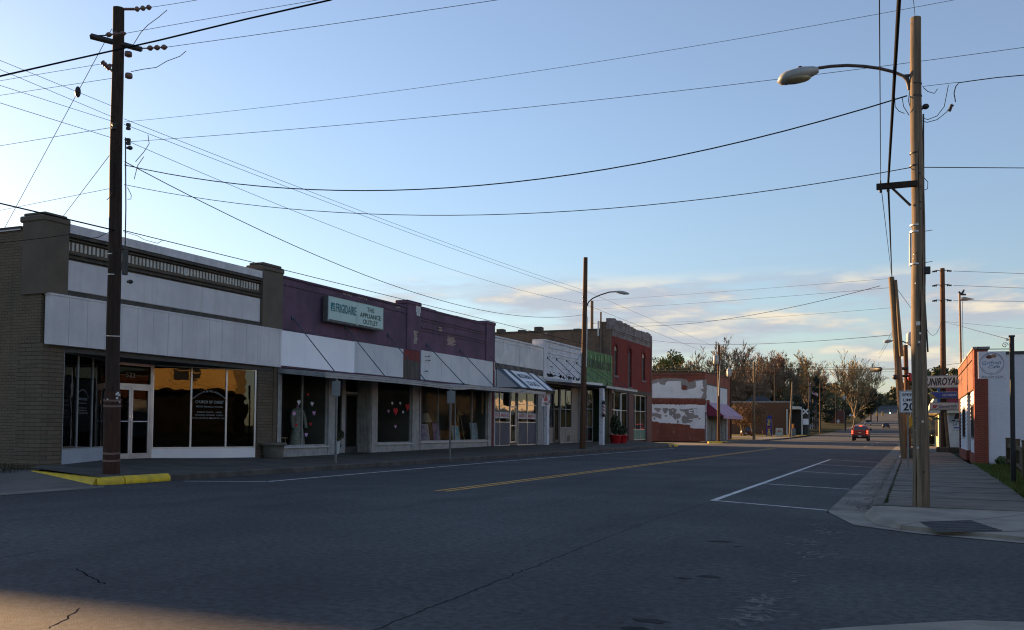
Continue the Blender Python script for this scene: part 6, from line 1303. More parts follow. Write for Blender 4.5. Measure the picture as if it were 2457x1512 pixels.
# wires crossing the street further away
sagwire(ony(1422, 776, 78), ony(2112, 686, 47), (2000, 715), .018, 'dark cable rising across the street from the red brick parapet to the leaning pole')
sagwire(ony(1421, 742, 78), ony(2140, 690, 44), (1800, 718), .012, 'faint wire crossing the street above the clouds'); sagwire(ony(1421, 722, 78), ony(2140, 668, 44), (1800, 695), .010, 'faintest upper wire crossing the street to the leaning pole')
sagwire(ony(1421, 775, 78), ony(2145, 738, 44), (1800, 764), .010, 'faint lower wire crossing the street over the clouds')
sagwire(ony(1560, 816, 90), ony(2149, 803, 44), (1900, 822), .016, 'dark wire crossing low above the tree tops')
for y0, y1, r, lab in ((874, 884, .013, 'upper black wire in front of the brown trees'), (890, 886, .017, 'thicker black wire in front of the brown trees with a splice box'), (897, 892, .012, 'lowest black wire in front of the brown trees')):
    sagwire(ony(1540, y0, 92), ony(2152, y1, 47.8), None, r, lab)
mb = MB(); a, b = ony(2092, 887, 52), ony(2112, 886, 51); mb.tube([lerp(a, b, -.1), a, b, lerp(a, b, 1.1)], [.03, .12, .12, .03], 8); tag(mb.build('splice_box', M_HW), 'black splice enclosure on the wire before the big round tree', 'splice box')
p = ony(2170, 880, 48)
for (xa, ya, xb, yb_, Ya, Yb, lab) in ((2150, 690, 2195, 752, 43.5, 58, 'slanting wire from the leaning pole behind the lamp pole'), (2150, 780, 2110, 850, 43.5, 120, 'wire fanning from the leaning pole over the round tree, upper'), (2150, 790, 2108, 862, 43.5, 120, 'wire fanning from the leaning pole over the round tree, lower')):
    sagwire(ony(xa, ya, Ya), ony(xb, yb_, Yb), None, .014, lab)
for (y0, y1, lab) in ((85, 98, 'top wire from the tall sign pole to the right edge'), (158, 172, 'second wire from the tall sign pole to the right edge'), (235, 240, 'third wire from the tall sign pole to the right edge')):
    a, b = ony(*ph(680, y0, C5), 60.3), ony(*ph(1040, y1, C5), 60.3); sagwire(a, ext(a, b, 3.), None, .014, lab)
a = ony(*ph(640, 345, C5), 60.2); sagwire(a, ony(*ph(980, 438, C5), 24.8)+V((0, 0, 0)), None, .010, 'dark service wire from the tall sign pole down towards the cafe sign')
a = ony(*ph(640, 342, C5), 60.2); b = ony(*ph(1040, 380, C5), 58); sagwire(a, ext(a, b, 3), None, .010, 'level service wire from the tall sign pole to the right edge')
sagwire(ony(2198, 690, 58), ony(*ph(620, 342, C5), 60.2), (2215, 765), .014, 'sagging wire between the far transformer pole and the tall sign pole')
sagwire(ony(2200, 895, 58), ony(2302, 872, 62), (2250, 880), .014, 'level wire above the topmost tyre sign')
# ---------------------------------------------------------------- beyond the side street
pk = thing('brick_building', (-20, 97.5, 0), 'low red brick building with big patches of peeling white plaster on its side', 'building')
M_RB2 = brick('weathered_red_brick', (.27, .072, .042), (.19, .05, .033), (.30, .17, .13), .24, .085, blot=(.15, .05, .035), bfac=.7, bs=.6, bstr=.8, streak=.3, peel=(.42, .36, .33), pfac=.36)
YP = 97.5
C_F = (2290, 1300, .1852)
def pf(x, y, Y=YP-.012): return ony(*ph(x, y, C_F), Y)
a, b = pf(1195, 1370), pf(1195, 100)
topz = b.z
mb = MB(); mb.box(-42, -20.0, YP, 112, 0, topz); mb.build('wall', M_RB2, pk)
mb = MB(); mb.box(-42, -19.96, YP-.05, 112.05, topz+.001, topz+.12); mb.box(-42, -20.5, YP-.03, YP, topz-.25, topz-.15); mb.build('coping', pm('brick_coping', (.16, .07, .05), (.1, .05, .04), 2, .9, .3), pk)
mb = MB(); q = pf(1125, 850); mb.box(q.x, -19.96, YP-.06, YP+.3, 0, q.z); mb.build('corner_pier', M_GREYB, pk)
mb = MB()
for i in range(16): q = pf(110+i*68, 660); mb.box(q.x, q.x+.32, YP-.07, YP, q.z-.18, q.z+.2)
mb.build('corbel', M_RB2, pk)
rj = random.Random(77)
def rough(pts, amp=6.):
    out_ = []
    for i in range(len(pts)):
        (x0, y0), (x1, y1) = pts[i], pts[(i+1) % len(pts)]; n = max(1, int(math.hypot(x1-x0, y1-y0)/14))
        for k_ in range(n): out_.append((lerp(x0, x1, k_/n)+(rj.gauss(0, amp) if k_ else 0)*.8, lerp(y0, y1, k_/n)+(rj.gauss(0, amp) if k_ else 0)*.8))
    return out_
PLW = pm('white_plaster', (.78, .78, .80), (.68, .68, .70), .7, .85, .25, 30, streak=.22, scol=(.38, .36, .35), fine=.12); PLG = pm('grey_plaster', (.30, .27, .255), (.25, .225, .21), .9, .9, .3, 30, fine=.15)
def patch(pts, lvl, mat, name='plaster', amp=5.):
    P = [pf(x, y, YP-.012*lvl) for x, y in rough(pts, amp)]
    MB().prism(P, (0, .011, 0)).build(name, mat, pk)
patch([(90, 590), (85, 250), (200, 215), (420, 200), (650, 210), (760, 240), (790, 290), (870, 270), (920, 235), (1135, 232), (1135, 590), (1040, 600)], 1, PLG)
patch([(90, 580), (92, 320), (190, 300), (205, 268), (240, 320), (330, 340), (350, 290), (400, 260), (640, 262), (640, 330), (650, 420), (730, 440), (780, 415), (880, 405), (930, 370), (920, 262), (1050, 245), (1060, 360), (1075, 395), (1010, 430), (1075, 480), (1030, 580), (700, 585), (400, 578)], 2, PLW)
patch([(660, 340), (700, 335), (770, 365), (740, 420), (690, 435), (645, 415)], 2.5, M_RB2, 'bare_brick', 3)
patch([(80, 1030), (85, 705), (300, 700), (600, 712), (900, 705), (1100, 725), (1095, 1175), (940, 1165), (820, 1155), (815, 1100), (600, 1075), (400, 1065), (230, 1060), (200, 1035)], 1, PLW)
for g_ in ([(110, 770), (240, 775), (270, 800), (210, 860), (170, 830)], [(85, 880), (170, 865), (270, 900), (265, 985), (200, 960), (120, 930), (85, 940)], [(285, 775), (390, 775), (410, 800), (350, 880), (310, 870)], [(400, 790), (500, 775), (565, 800), (540, 880), (620, 880), (640, 930), (600, 980), (530, 1000), (480, 940), (420, 900)], [(570, 1000), (610, 1030), (580, 1075), (555, 1030)],
           [(600, 790), (700, 800), (860, 780), (890, 830), (880, 890), (980, 920), (970, 965), (870, 970), (860, 1040), (720, 1070), (660, 1050), (655, 950), (700, 920), (720, 860), (640, 830)], [(330, 910), (375, 910), (370, 940), (335, 940)], [(115, 960), (150, 950), (150, 1000), (120, 995)], [(880, 770), (960, 790), (940, 800), (890, 790)], [(960, 970), (1025, 970), (1000, 1000)], [(640, 735), (650, 735), (640, 745)]):
    patch(g_, 2, PLG, 'grey_plaster', 4)
for g_ in ([(790, 815), (870, 815), (860, 830), (810, 835), (800, 850), (860, 855), (850, 870), (790, 865)], [(690, 850), (760, 930), (740, 940), (700, 880)], [(470, 810), (490, 815), (480, 840)], [(790, 985), (870, 990), (850, 1005), (800, 1000)], [(460, 910), (490, 905), (480, 930)]): patch(g_, 2.7, PLW, 'plaster', 2)
vb = MB(); rj = random.Random(5)
for i in range(1500):
    x = -20.8-11*rj.random(); y = YP+.3+3*rj.random(); z = topz+.1+.75*rj.random()**2; a_ = V((rj.gauss(0, 1), rj.gauss(0, 1), rj.gauss(0, 1))).normalized()*.14; b_ = a_.orthogonal()*.5
    vb.add([(x-a_.x, y-a_.y, z-a_.z), (x+b_.x, y+b_.y, z+b_.z), (x+a_.x, y+a_.y, z+a_.z), (x-b_.x, y-b_.y, z-b_.z)], [(0, 1, 2, 3)])
tag(vb.build('vines', pm('vine_leaf', (.07, .075, .025), (.16, .13, .08), 2, .8, 0)), 'tangled pale vines growing along the roof edge of the peeling building', 'vines', kind='stuff')
# the white shop with the plum awning next to it
ws = thing('shop', (-19.9, 97.6, 0), 'narrow white sided shop attached to the peeling brick building', 'building')
def px_(x, y, X=-19.9): return onx(*ph(x, y, C_F), X)
z1_ = px_(1215, 350).z; M_WSID = pm('white_metal', (.58, .60, .64), (.48, .50, .54), 1, .6, .1, streak=.6, scol=(.25, .26, .28))
ye = px_(1520, 800).y
mb = MB(); mb.box(-19.97, -19.88, YP+.05, ye, 2.9, z1_); mb.build('wall', M_WSID, ws)
mb = MB(); mb.box(-20.02, -19.86, YP+.04, ye+.02, z1_+.001, z1_+.12); mb.build('coping', pm('green_coping', (.06, .09, .08)), ws)
for a, b in ((YP+.02, YP+.4), (ye-.5, ye)): mb = MB(); mb.box(-20, -19.84, a, b, .1, 2.899); mb.build('post', M_WSID, ws)
mb = MB(); mb.box(-20.0, -19.96, YP+.4, ye-.5, .1, 2.899)
for i in range(5): y = lerp(YP+.5, ye-.7, i/4); mb.box(-19.96, -19.9, y, y+.08, .1, 2.899)
mb.build('boarded_front', pm('dirty_boards', (.20, .21, .20), (.11, .12, .115), 2, .8, .2, streak=.8, scol=(.4, .42, .42)), ws)
mb = MB(); mb.box(-40, -20.05, 112.06, ye, 0, z1_-.3); mb.build('wall', M_RB2, ws)
PLUM = pm('plum_canvas', (.17, .025, .055), (.13, .02, .045), 2, .8, .1); PLUML = pm('faded_plum', (.42, .30, .40), (.34, .22, .32), 1.3, .8, .1, streak=.3, scol=(.16, .1, .16))
aw = thing('awning', (-19.9, 100, 2.7), 'faded plum sloping awning on the white shop by the peeling wall', 'awning')
zt_, zo_, xo_ = px_(1240, 680).z, 2.72, -18.1; y0_, y1_ = YP+.3, ye-.2
mb = MB(); mb.prism([(-19.86, y0_, zt_), (xo_, y0_, zo_), (xo_, y1_, zo_), (-19.86, y1_, zt_)], (.02, 0, .04)); mb.build('canvas', PLUML, aw)
for y in (y0_, y1_): mb = MB(); mb.prism([(-19.86, y, zt_), (-19.86, y, zo_-.05), (xo_, y, zo_-.05)], (0, .02, 0)); mb.build('side_panel', PLUM, aw)
mb = MB(); mb.box(xo_-.02, xo_+.02, y0_, y1_, zo_-.28, zo_+.03); mb.build('valance', PLUML, aw)
# brown brick bank, house behind it
def P_(x, y, Y): return ony(x, y, Y)
YB = 172
bk = thing('bank_building', (P_(1880, 1040, YB).x, YB, 0), 'low flat roofed brown brick building with white entrance canopy', 'building')
xa, xb, zt_ = P_(1833, 1000, YB).x, P_(1915, 1000, YB).x, P_(1880, 966, YB).z
M_BKB = brick('bank_brick', (.13, .062, .036), (.105, .052, .03), (.12, .08, .06), .3, .1, bstr=.5); g0 = gz(YB)
mb = MB(); mb.box(xa-8, xb-1.6, YB, YB+7, 0, zt_); mb.build('wall', M_BKB, bk)
mb = MB(); mb.box(xa-8.1, xb-1.5, YB-.1, YB+7, zt_+.001, zt_+.25); mb.build('roof_edge', pm('roof_edge_grey', (.28, .27, .27)), bk)
mb = MB(); mb.box(xb-1.6, xb+1.4, YB+2, YB+6, 0, zt_-1.2); mb.build('entrance', pm('dark_entrance', (.03, .028, .026)), bk)
c0, c1_ = P_(1862, 1006, YB-2), P_(1925, 1002, YB-2); mb = MB(); mb.box(c0.x+4, c1_.x-2, YB-3, YB+2, zt_-1.25, zt_-.75); mb.build('canopy', pm('canopy_white', (.62, .6, .55)), bk)
for x in (c0.x+4.5, c1_.x-2.5): mb = MB(); mb.box(x-.1, x+.1, YB-2.8, YB-2.6, 0, zt_-1.25); mb.build('column', M_ALUP, bk)
YH = 215
hs = thing('house', (P_(1800, 1000, YH).x, YH, 0), 'brick house with a big dark hip roof half hidden by trees', 'house')
xa, xb = P_(1755, 1000, YH).x, P_(1868, 1000, YH).x; ze, zr = P_(1800, 983, YH).z, P_(1800, 948, YH).z
mb = MB(); mb.box(xa+1, xb-1, YH, YH+12, 0, ze); mb.build('wall', M_BKB, hs)
mb = MB(); w_ = [(xa, YH-1, ze), (xb, YH-1, ze), (xb, YH+13, ze), (xa, YH+13, ze), (xa+4, YH+6, zr), (xb-4, YH+6, zr)]; mb.add(w_, [(0, 1, 5, 4), (1, 2, 5), (2, 3, 4, 5), (3, 0, 4), (3, 2, 1, 0)]); mb.build('roof', pm('dark_shingle', (.045, .045, .055), (.035, .035, .04), 3, .9, .3), hs)
for x in (lerp(xa, xb, .3), lerp(xa, xb, .62)): mb = MB(); mb.box(x, x+1.2, YH-.06, YH, ze-2, ze-.6); mb.build('window', pm('pale_window', (.25, .26, .27), rough=.3), hs)
hs2 = thing('house', (P_(1985, 1020, 300).x, 300, gz(300)), 'white porch house in the shade beyond the railway crossing', 'house')
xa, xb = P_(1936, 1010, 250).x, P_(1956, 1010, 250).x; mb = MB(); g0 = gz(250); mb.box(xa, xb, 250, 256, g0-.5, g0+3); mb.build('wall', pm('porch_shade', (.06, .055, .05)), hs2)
mb = MB(); mb.prism([(xa-.5, 249, g0+3), (xb+.5, 249, g0+3), ((xa+xb)/2, 249, g0+5)], (0, 7.5, 0)); mb.build('roof', pm('dark_shingle', (.04, .04, .05)), hs2)
for i in range(5): mb = MB(); x_ = lerp(xa, xb, i/4); mb.box(x_-.12, x_+.12, 248, 248.3, g0-.3, g0+3); mb.build('porch_column', pm('porch_white', (.5, .5, .5)), hs2)
mb = MB(); mb.box(xa, xb, 248.05, 248.2, g0+.7, g0+.95); mb.build('porch_rail', pm('porch_white', (.5, .5, .5)), hs2)
bs_ = thing('shop', (P_(2010, 1000, 320).x, 320, gz(320)), 'distant dark red shop front behind the octagon sign', 'building')
xa, xb = P_(1990, 1010, 320).x, P_(2024, 1010, 320).x; g0 = gz(320); mb = MB(); mb.box(xa, xb, 320, 332, g0-1, P_(2000, 985, 320).z); mb.build('wall', pm('dim_red', (.12, .04, .035)), bs_)
# ---------------------------------------------------------------- trees
BARK = pm('bark', (.12, .09, .065), (.08, .06, .045), 2, .9, .3); BARKL = pm('pale_bark', (.20, .15, .095), (.12, .09, .06), 2, .9, .3); TWB = pm('twig_brown', (.30, .215, .145), (.22, .155, .105), .5, .9, 0); TWG = pm('twig_grey', (.25, .20, .145), (.18, .14, .105), .5, .9, 0); TWY = pm('twig_yellow', (.36, .28, .15), (.27, .20, .11), .5, .9, 0)
LF1 = pm('evergreen_leaf', (.085, .105, .022), (.15, .14, .03), .35, .7, 0); LF2 = pm('dark_evergreen_leaf', (.016, .024, .012), (.03, .036, .016), .4, .7, 0); LF3 = pm('pine_leaf', (.05, .065, .02), (.085, .085, .028), .4, .7, 0); LFO = pm('russet_leaf', (.17, .10, .045), (.10, .06, .03), .8, .85, 0)
def tree_at(x, ytop, Y): p = ony(x, ytop, Y); g0 = gz(Y); return V((p.x, Y, g0+.05)), p.z-g0
def bare(x, ytop, wpx, Y, seed, bark, twig, label, fork=.3, nb=5, tw=1., name='bare_tree', up=.55, group='bare winter trees in the background', twd=.035):
    base, H = tree_at(x, ytop, Y); dep = V((base.x, base.y, 1.35)).dot(FW); Wd = wpx*dep/F; rg = random.Random(seed)
    root = thing(name, base, label, 'tree', group); lim = MB(); tws = MB(); cz = H*(fork+(1-fork)*.5); cen = base+V((0, 0, cz)); rx, rz = Wd/2, H*(1-fork)/2*1.08
    def inside(p): q = p-cen; return (q.x/rx)**2+(q.y/rx)**2+(q.z/rz)**2
    def grow(p, d, L, r, lev):
        n = 3; pts = [p]; rs = [r]; dd = d.copy()
        for i in range(n):
            dd = (dd+V((rg.gauss(0, .08), rg.gauss(0, .08), rg.gauss(.04, .05)))).normalized(); p = p+dd*L/n; pts.append(p); rs.append(max(.010, r*(1-.45*(i+1)/n)))
        lim.tube(pts, rs, 7 if lev == 0 else (4 if lev < 2 else 3), caps=False)
        if lev >= 2:
            for _ in range(int((4 if lev == 2 else 7)*tw)):
                q = lerp(pts[rg.randrange(3)], pts[-1], rg.random()); v = (dd*.8+V((rg.gauss(0, .55), rg.gauss(0, .55), rg.gauss(.35, .4)))).normalized()*(rx*.16+.5)*rg.uniform(.5, 1.3); s = V((rg.gauss(0, 1), rg.gauss(0, 1), rg.gauss(0, 1))).cross(v).normalized()*twd*rg.uniform(.5, 1.)
                m_ = q+v*.55+V((rg.gauss(0, .12), rg.gauss(0, .12), .06)); tws.add([q-s, q+s, m_, q+v, m_+V((rg.gauss(0, .4), rg.gauss(0, .4), .45)), m_+s*1.2], [(0, 1, 2), (1, 3, 2), (2, 4, 5)])
        if lev >= 4 or (lev > 1 and inside(p) > 1.1): return
        k_ = nb if lev == 0 else rg.choice((3, 4, 4))
        for i in range(k_):
            q = lerp(pts[-2], pts[-1], rg.uniform(.2, 1.)) if lev == 0 else lerp(pts[1], pts[-1], rg.uniform(.1, 1.))
            a = rg.random()*6.283 if lev else 6.283*(i+rg.random()*.5)/k_; side = dd.orthogonal().normalized(); side.rotate(__import__('mathutils').Quaternion(dd, a))
            nd = (dd*(up+.25)+side*rg.uniform(.35, .75)*min(1.5, rx/rz+.35)+V((0, 0, .15))).normalized(); grow(q, nd, L*rg.uniform(.55, .75) if lev else H*(1-fork)*rg.uniform(.34, .46), r*rg.uniform(.40, .55), lev+1)
        if lev < 3: grow(pts[-1], (dd+V((rg.gauss(0, .12), rg.gauss(0, .12), .3))).normalized(), L*.7 if lev else H*(1-fork)*.42, r*.52, lev+1)
    grow(base-V((0, 0, .2)), V((rg.gauss(0, .03), rg.gauss(0, .03), 1)), H*fork, H*.017, 0)
    lim.build('trunk', bark, root); tws.build('crown', twig, root); return root
def green(x, ytop, wpx, Y, seed, leaf, label, fork=.25, n=34, per=70, s=.42, name='evergreen_tree', group='evergreen trees in the background', narrow=1., cat='tree'):
    base, H = tree_at(x, ytop, Y); dep = V((base.x, base.y, 1.35)).dot(FW); Wd = wpx*dep/F; rg = random.Random(seed); root = thing(name, base, label, cat, group)
    cen = base+V((0, 0, H*(fork+(1-fork)/2))); rx, rz = Wd/2, H*(1-fork)/2; lf = MB(); tr = MB()
    tr.tube([base-V((0, 0, .2)), base+V((.1, 0, H*.5)), base+V((0, .1, H*.85))], [H*.022, H*.016, H*.006], 7)
    for i in range(n):
        while True:
            q = V((rg.uniform(-1, 1), rg.uniform(-1, 1), rg.uniform(-1, 1)))
            if .25 < q.length < 1.: break
        c = cen+V((q.x*rx*.82, q.y*rx*.82, q.z*rz*.84)); cr_ = min(rx, rz)*rg.uniform(.22, .40)
        tr.tube([base+V((0, 0, max(H*fork*.6, (c.z-base.z)*.7))), lerp(base+V((0, 0, c.z-base.z)), c, .5), c], [H*.006, H*.004, .02], 4)
        for _ in range(per):
            d = V((rg.gauss(0, 1), rg.gauss(0, 1), rg.gauss(0, .75))).normalized()*cr_*rg.random()**.45; p = c+d; a = V((rg.gauss(0, 1), rg.gauss(0, 1), rg.gauss(0, .7))).normalized(); b = a.orthogonal().normalized()*s*.38*rg.uniform(.6, 1.2); a = a*s*.5*rg.uniform(.7, 1.3)
            lf.add([p-a, p+b, p+a, p-b], [(0, 1, 2, 3)])
    tr.build('trunk', BARK, root); lf.build('crown', leaf, root); return root
green(1606, 838, 96, 230, 1, LF1, 'round sunlit yellow green evergreen above the peeling brick building', fork=.3, n=60, per=110, s=.6)
green(1568, 850, 60, 235, 2, LF3, 'olive evergreen close beside the red brick corner', fork=.3, n=30)
green(1650, 872, 80, 245, 3, LF2, 'dark evergreen right of the sunlit round evergreen', fork=.2); green(1712, 890, 60, 250, 4, LF2, 'dark bushy evergreen behind the transformer pole', fork=.1)
green(1576, 885, 60, 205, 41, LF3, 'low olive tree just above the peeling wall, left', fork=.35); green(1640, 882, 70, 208, 42, LF1, 'low yellow green tree just above the peeling wall, middle', fork=.35, n=30)
bare(1688, 832, 95, 222, 5, BARKL, TWG, 'thin spreading bare tree above the peeling wall', fork=.42, tw=.6, nb=6, twd=.022); bare(1762, 806, 95, 228, 6, BARKL, TWG, 'tallest thin bare tree against the clouds', fork=.45, tw=.6, twd=.022)
for i, (x, y, w_, Y, tw_, m_, lab) in enumerate(((1778, 858, 70, 175, 1.8, TWB, 'brown bare tree right of the tallest thin tree'), (1812, 852, 80, 185, 1.9, TWB, 'dense brown bare tree behind the tan pole'), (1842, 850, 66, 180, 1.8, TWB, 'brown bare tree left of the reddish one'), (1864, 838, 54, 190, 2.2, pm('twig_red', (.30, .175, .11), (.22, .125, .08), .5, .9, 0), 'tall reddish budding tree'), (1888, 856, 52, 185, 1.2, TWG, 'thin grey bare tree right of the reddish tree'), (1915, 852, 60, 190, 1.5, TWY, 'yellowish bare tree left of the ivy tree'), (1940, 848, 56, 195, 1.5, TWY, 'tall yellowish bare tree behind the flag pole'), (1962, 852, 46, 205, 1.3, TWG, 'narrow bare tree above the ivy covered trunk'), (1738, 885, 70, 168, 1.6, TWB, 'short brown bare tree behind the plum awning'), (1795, 895, 90, 165, 2., TWB, 'low wide brown bare tree in front of the house'))):
    bare(x, y, w_, Y+65, 10+i, BARK, m_, lab, fork=.22, tw=tw_*.8, twd=.026)
bare(2047, 850, 128, 262, 30, BARKL, TWY, 'big round crowned bare tree standing alone by the far road', fork=.17, tw=.55, nb=9, twd=.03, up=.7)
green(1957, 878, 34, 248, 31, LF2, 'dark ivy covered tree trunk standing like a column', fork=.0, n=30, per=80); green(2088, 924, 52, 300, 32, LF2, 'dark evergreen standing right of the big round tree', fork=.2, s=.7)
for i, (x, y, w_, Y, m_, lab) in enumerate(((1760, 930, 70, 215, LF2, 'dark shrubby tree left of the house roof'), (1862, 940, 60, 222, LF2, 'dark evergreen right of the house roof'), (1905, 935, 60, 215, LF2, 'dark evergreen behind the brick bank'), (1932, 955, 50, 218, LF2, 'low dark evergreen beside the ivy tree'), (1985, 960, 50, 285, LF2, 'low dark tree left of the round tree'), (2020, 975, 60, 330, LF2, 'low dark thicket under the round tree'), (2062, 965, 50, 340, LF2, 'dark thicket right of the round tree trunk'))):
    green(x, y, w_, Y+15, 50+i, m_, lab, fork=.02, s=.55, n=26, per=60)
for i, (x, y, w_, Y, lab) in enumerate(((2255, 866, 62, 165, 'olive pine rising above the tyre signs'), (2292, 878, 50, 175, 'smaller olive pine right of the first, beside the cafe roof'), (2215, 880, 50, 185, 'olive pine behind the grey lamp pole'), (2180, 890, 40, 195, 'olive pine behind the red brown pole'))):
    green(x, y, w_, Y, 70+i, LF3, lab, fork=.3, n=34, per=70, s=.5, name='pine_tree')
for i, (x, w_, Y, lab) in enumerate(((1783, 82, 138, 'russet crape myrtle with several pale stems, left of the pair'), (1806, 70, 142, 'russet crape myrtle with several pale stems, right of the pair'))):
    base = ongr(x, 1045, .12); top = ony(x, 966, base.y); H = top.z-base.z; dep = (base-EYE).dot(FW); Wd = w_*dep/F; rg = random.Random(90+i)
    root = thing('crape_myrtle', base, lab, 'tree', 'crape myrtles on the lawn'); tr, lf = MB(), MB()
    for k_ in range(6):
        a = rg.random()*6.283; q = base+V((math.cos(a)*.35, math.sin(a)*.35, H*.3)); e = base+V((math.cos(a)*Wd*.3, math.sin(a)*Wd*.3, H*.8)); tr.tube([base, q, lerp(q, e, .6), e], [.09, .07, .05, .02], 6)
    for k_ in range(2600):
        q = V((rg.gauss(0, 1), rg.gauss(0, 1), rg.gauss(0, 1))).normalized()*rg.random()**.4; p = base+V((q.x*Wd/2, q.y*Wd/2, H*.64+q.z*H*.38)); a = V((rg.gauss(0, 1), rg.gauss(0, 1), rg.gauss(.3, 1))).normalized()*rg.uniform(.12, .3); b = a.orthogonal().normalized()*.035
        lf.add([p-a, p+b, p+a, p-b], [(0, 1, 2, 3)])
    tr.build('trunk', BARKL, root); lf.build('crown', LFO, root)
fw = MB(); rg = random.Random(123)
for i in range(13000):
    X = rg.uniform(-230, 130); Y = 470+rg.random()*150
    if -19 < X < 3 and Y < 530: continue
    h_ = 11+5*math.sin(X*.05)+4*math.sin(X*.13+1)+3*rg.random(); p = V((X, Y, gz(Y)+h_*rg.random()**1.1)); a = V((rg.gauss(0, 1), rg.gauss(0, 1), rg.gauss(0, .7))).normalized()*1.6; b = a.orthogonal().normalized()*1.3
    fw.add([p-a, p+b, p+a, p-b], [(0, 1, 2, 3)])
tag(fw.build('far_wood', pm('far_leaf', (.06, .062, .022), (.10, .085, .032), .06, .8, 0)), 'olive wood covering the far hill where the road ends', 'wood', kind='stuff')
# ---------------------------------------------------------------- small things beyond the crossing, and the vehicles
def post3(name, x, y, label, cat, h0=.15, X=None, group=None):
    b = onx(x, y, X) if X else ongr(x, y, h0); return thing(name, b, label, cat, group), b
ff, b = post3('feather_flag', 1845.5, 1049, 'tall blue feather flag with yellow lettering on the sunlit lawn', 'flag', X=-17.6)
t_ = ony(1848, 1000, b.y); H = t_.z-b.z; mb = MB(); n = 12; L, R_s = [], []
for i in range(n+1):
    t0 = i/n; z = b.z+.15+H*t0; wv = .04*math.sin(t0*5); L.append(V((b.x-.40+.05*t0+(.45*max(0, t0-.82)**1*2.2), b.y+wv, z))); R_s.append(V((b.x+.40-.08*t0-.2*max(0, t0-.9), b.y+wv*.5, z)))
for i in range(n): mb.add([L[i], R_s[i], R_s[i+1], L[i+1]], [(0, 1, 2, 3)])
fl = mb.build('cloth', pm('flag_blue', (.02, .05, .28), rough=.8), ff)
mb = MB(); mb.tube([(b.x+.43, b.y+.02, b.z-.1), (b.x+.40, b.y+.02, b.z+H*.6), (b.x+.30, b.y+.02, b.z+H+.2)], .02, 6); mb.build('pole', M_HW, ff)
FY_ = pm('flag_yellow', (.75, .60, .06), rough=.7, bmp=0, fine=0)
for i, c in enumerate('CAR'): text(c, (b.x-.0, b.y-.06, b.z+H*(.80-.115*i)), (1, 0, 0), (0, 0, 1), .26, FY_, fl, bold=.03, depth=.004, w=.42)
mb = MB(); mb.prism([(b.x-.3, b.y-.06, b.z+H*.47), (b.x+.3, b.y-.06, b.z+H*.50), (b.x+.2, b.y-.06, b.z+H*.44), (b.x-.25, b.y-.06, b.z+H*.42)], (0, -.004, 0)); mb.build('red_car_print', RED, fl)
for i, c in enumerate('WASH'): text(c, (b.x, b.y-.06, b.z+H*(.335-.095*i)), (1, 0, 0), (0, 0, 1), .22, FY_, fl, bold=.03, depth=.004, w=.42)
af, b = post3('sandwich_board', 1870, 1046.5, 'grey framed sandwich board standing on the sunlit lawn', 'sign', X=-18.4)
mb = MB(); w_ = .52; hh = ony(1870, 1027, b.y).z-b.z
for s in (-1, 1): mb.prism([(b.x-w_, b.y+s*.4, b.z), (b.x+w_, b.y+s*.4, b.z), (b.x+w_, b.y+s*.03, b.z+hh), (b.x-w_, b.y+s*.03, b.z+hh)], (0, .03*s, 0))
mb.build('frame', pm('board_frame', (.42, .40, .36)), af)
mb = MB(); mb.prism([(b.x-w_*.82, b.y-.40, b.z+.16), (b.x+w_*.82, b.y-.40, b.z+.16), (b.x+w_*.82, b.y-.10, b.z+hh*.9), (b.x-w_*.82, b.y-.10, b.z+hh*.9)], (0, -.02, 0)); o = mb.build('face', pm('board_green', (.22, .28, .22), (.3, .34, .28), 2, .7), af)
mb = MB(); mb.prism([(b.x+.3*math.cos(i*.5), b.y-.33, b.z+hh*.55+.2*math.sin(i*.5)) for i in range(7)], (0, -.02, 0)); mb.build('print', pm('print_red', (.35, .08, .06)), o)
# railway crossing
rr, b = post3('railway_crossing_sign', 1932.5, 1042, 'white railway crossbuck on a post with a white box', 'sign', X=-17.3)
c = ony(1933, 987.5, b.y); mb = MB(); mb.tube([b-V((0, 0, .1)), (b.x, b.y, c.z+.3)], .07, 8); mb.build('post', M_HW, rr)
for s in (-1, 1):
    d = V((math.cos(.8), 0, s*math.sin(.8))); n = V((-d.z, 0, d.x)); mb = MB(); y_ = b.y-.1-.02*s; cc = V((c.x, y_, c.z)); mb.prism([cc-d*.62-n*.11, cc+d*.62-n*.11, cc+d*.62+n*.11, cc-d*.62+n*.11], (0, -.015, 0)); mb.build('blade', pm('sign_white', (.72, .72, .76)), rr)
p, q = ony(1927, 1019, b.y-.1), ony(1940, 1005, b.y-.1); mb = MB(); mb.box(p.x, q.x, b.y-.16, b.y-.1, p.z, q.z); mb.build('box_sign', pm('sign_white', (.72, .72, .76)), rr)
for s in (-1, 1): mb = MB(); mb.tube([(b.x+s*.35, b.y-.12, c.z-.75), (b.x+s*.35, b.y-.02, c.z-.75)], .16, 12); mb.build('lamp', M_HW, rr)
wp, b = post3('white_post', 1923.5, 1032, 'plain white post left of the railway crossbuck', 'post', X=-19); mb = MB(); mb.tube([b-V((0, 0, .2)), ony(1921.5, 980, b.y)], .12, 8); mb.build('shaft', M_PVC, wp)
fp, b = post3('flagpole', 1942.5, 1034, 'tall white flagpole with a limp striped flag', 'flagpole', X=-23)
t_ = ony(1943, 921, b.y); mb = MB(); mb.tube([b-V((0, 0, .3)), t_], [.12, .07], 8); mb.ball(t_, .16); mb.build('pole', pm('sign_white', (.72, .72, .76)), fp)
A, Bq = ony(1948, 938, b.y), ony(1963, 952, b.y); mb = MB(); nx, nz = 12, 13
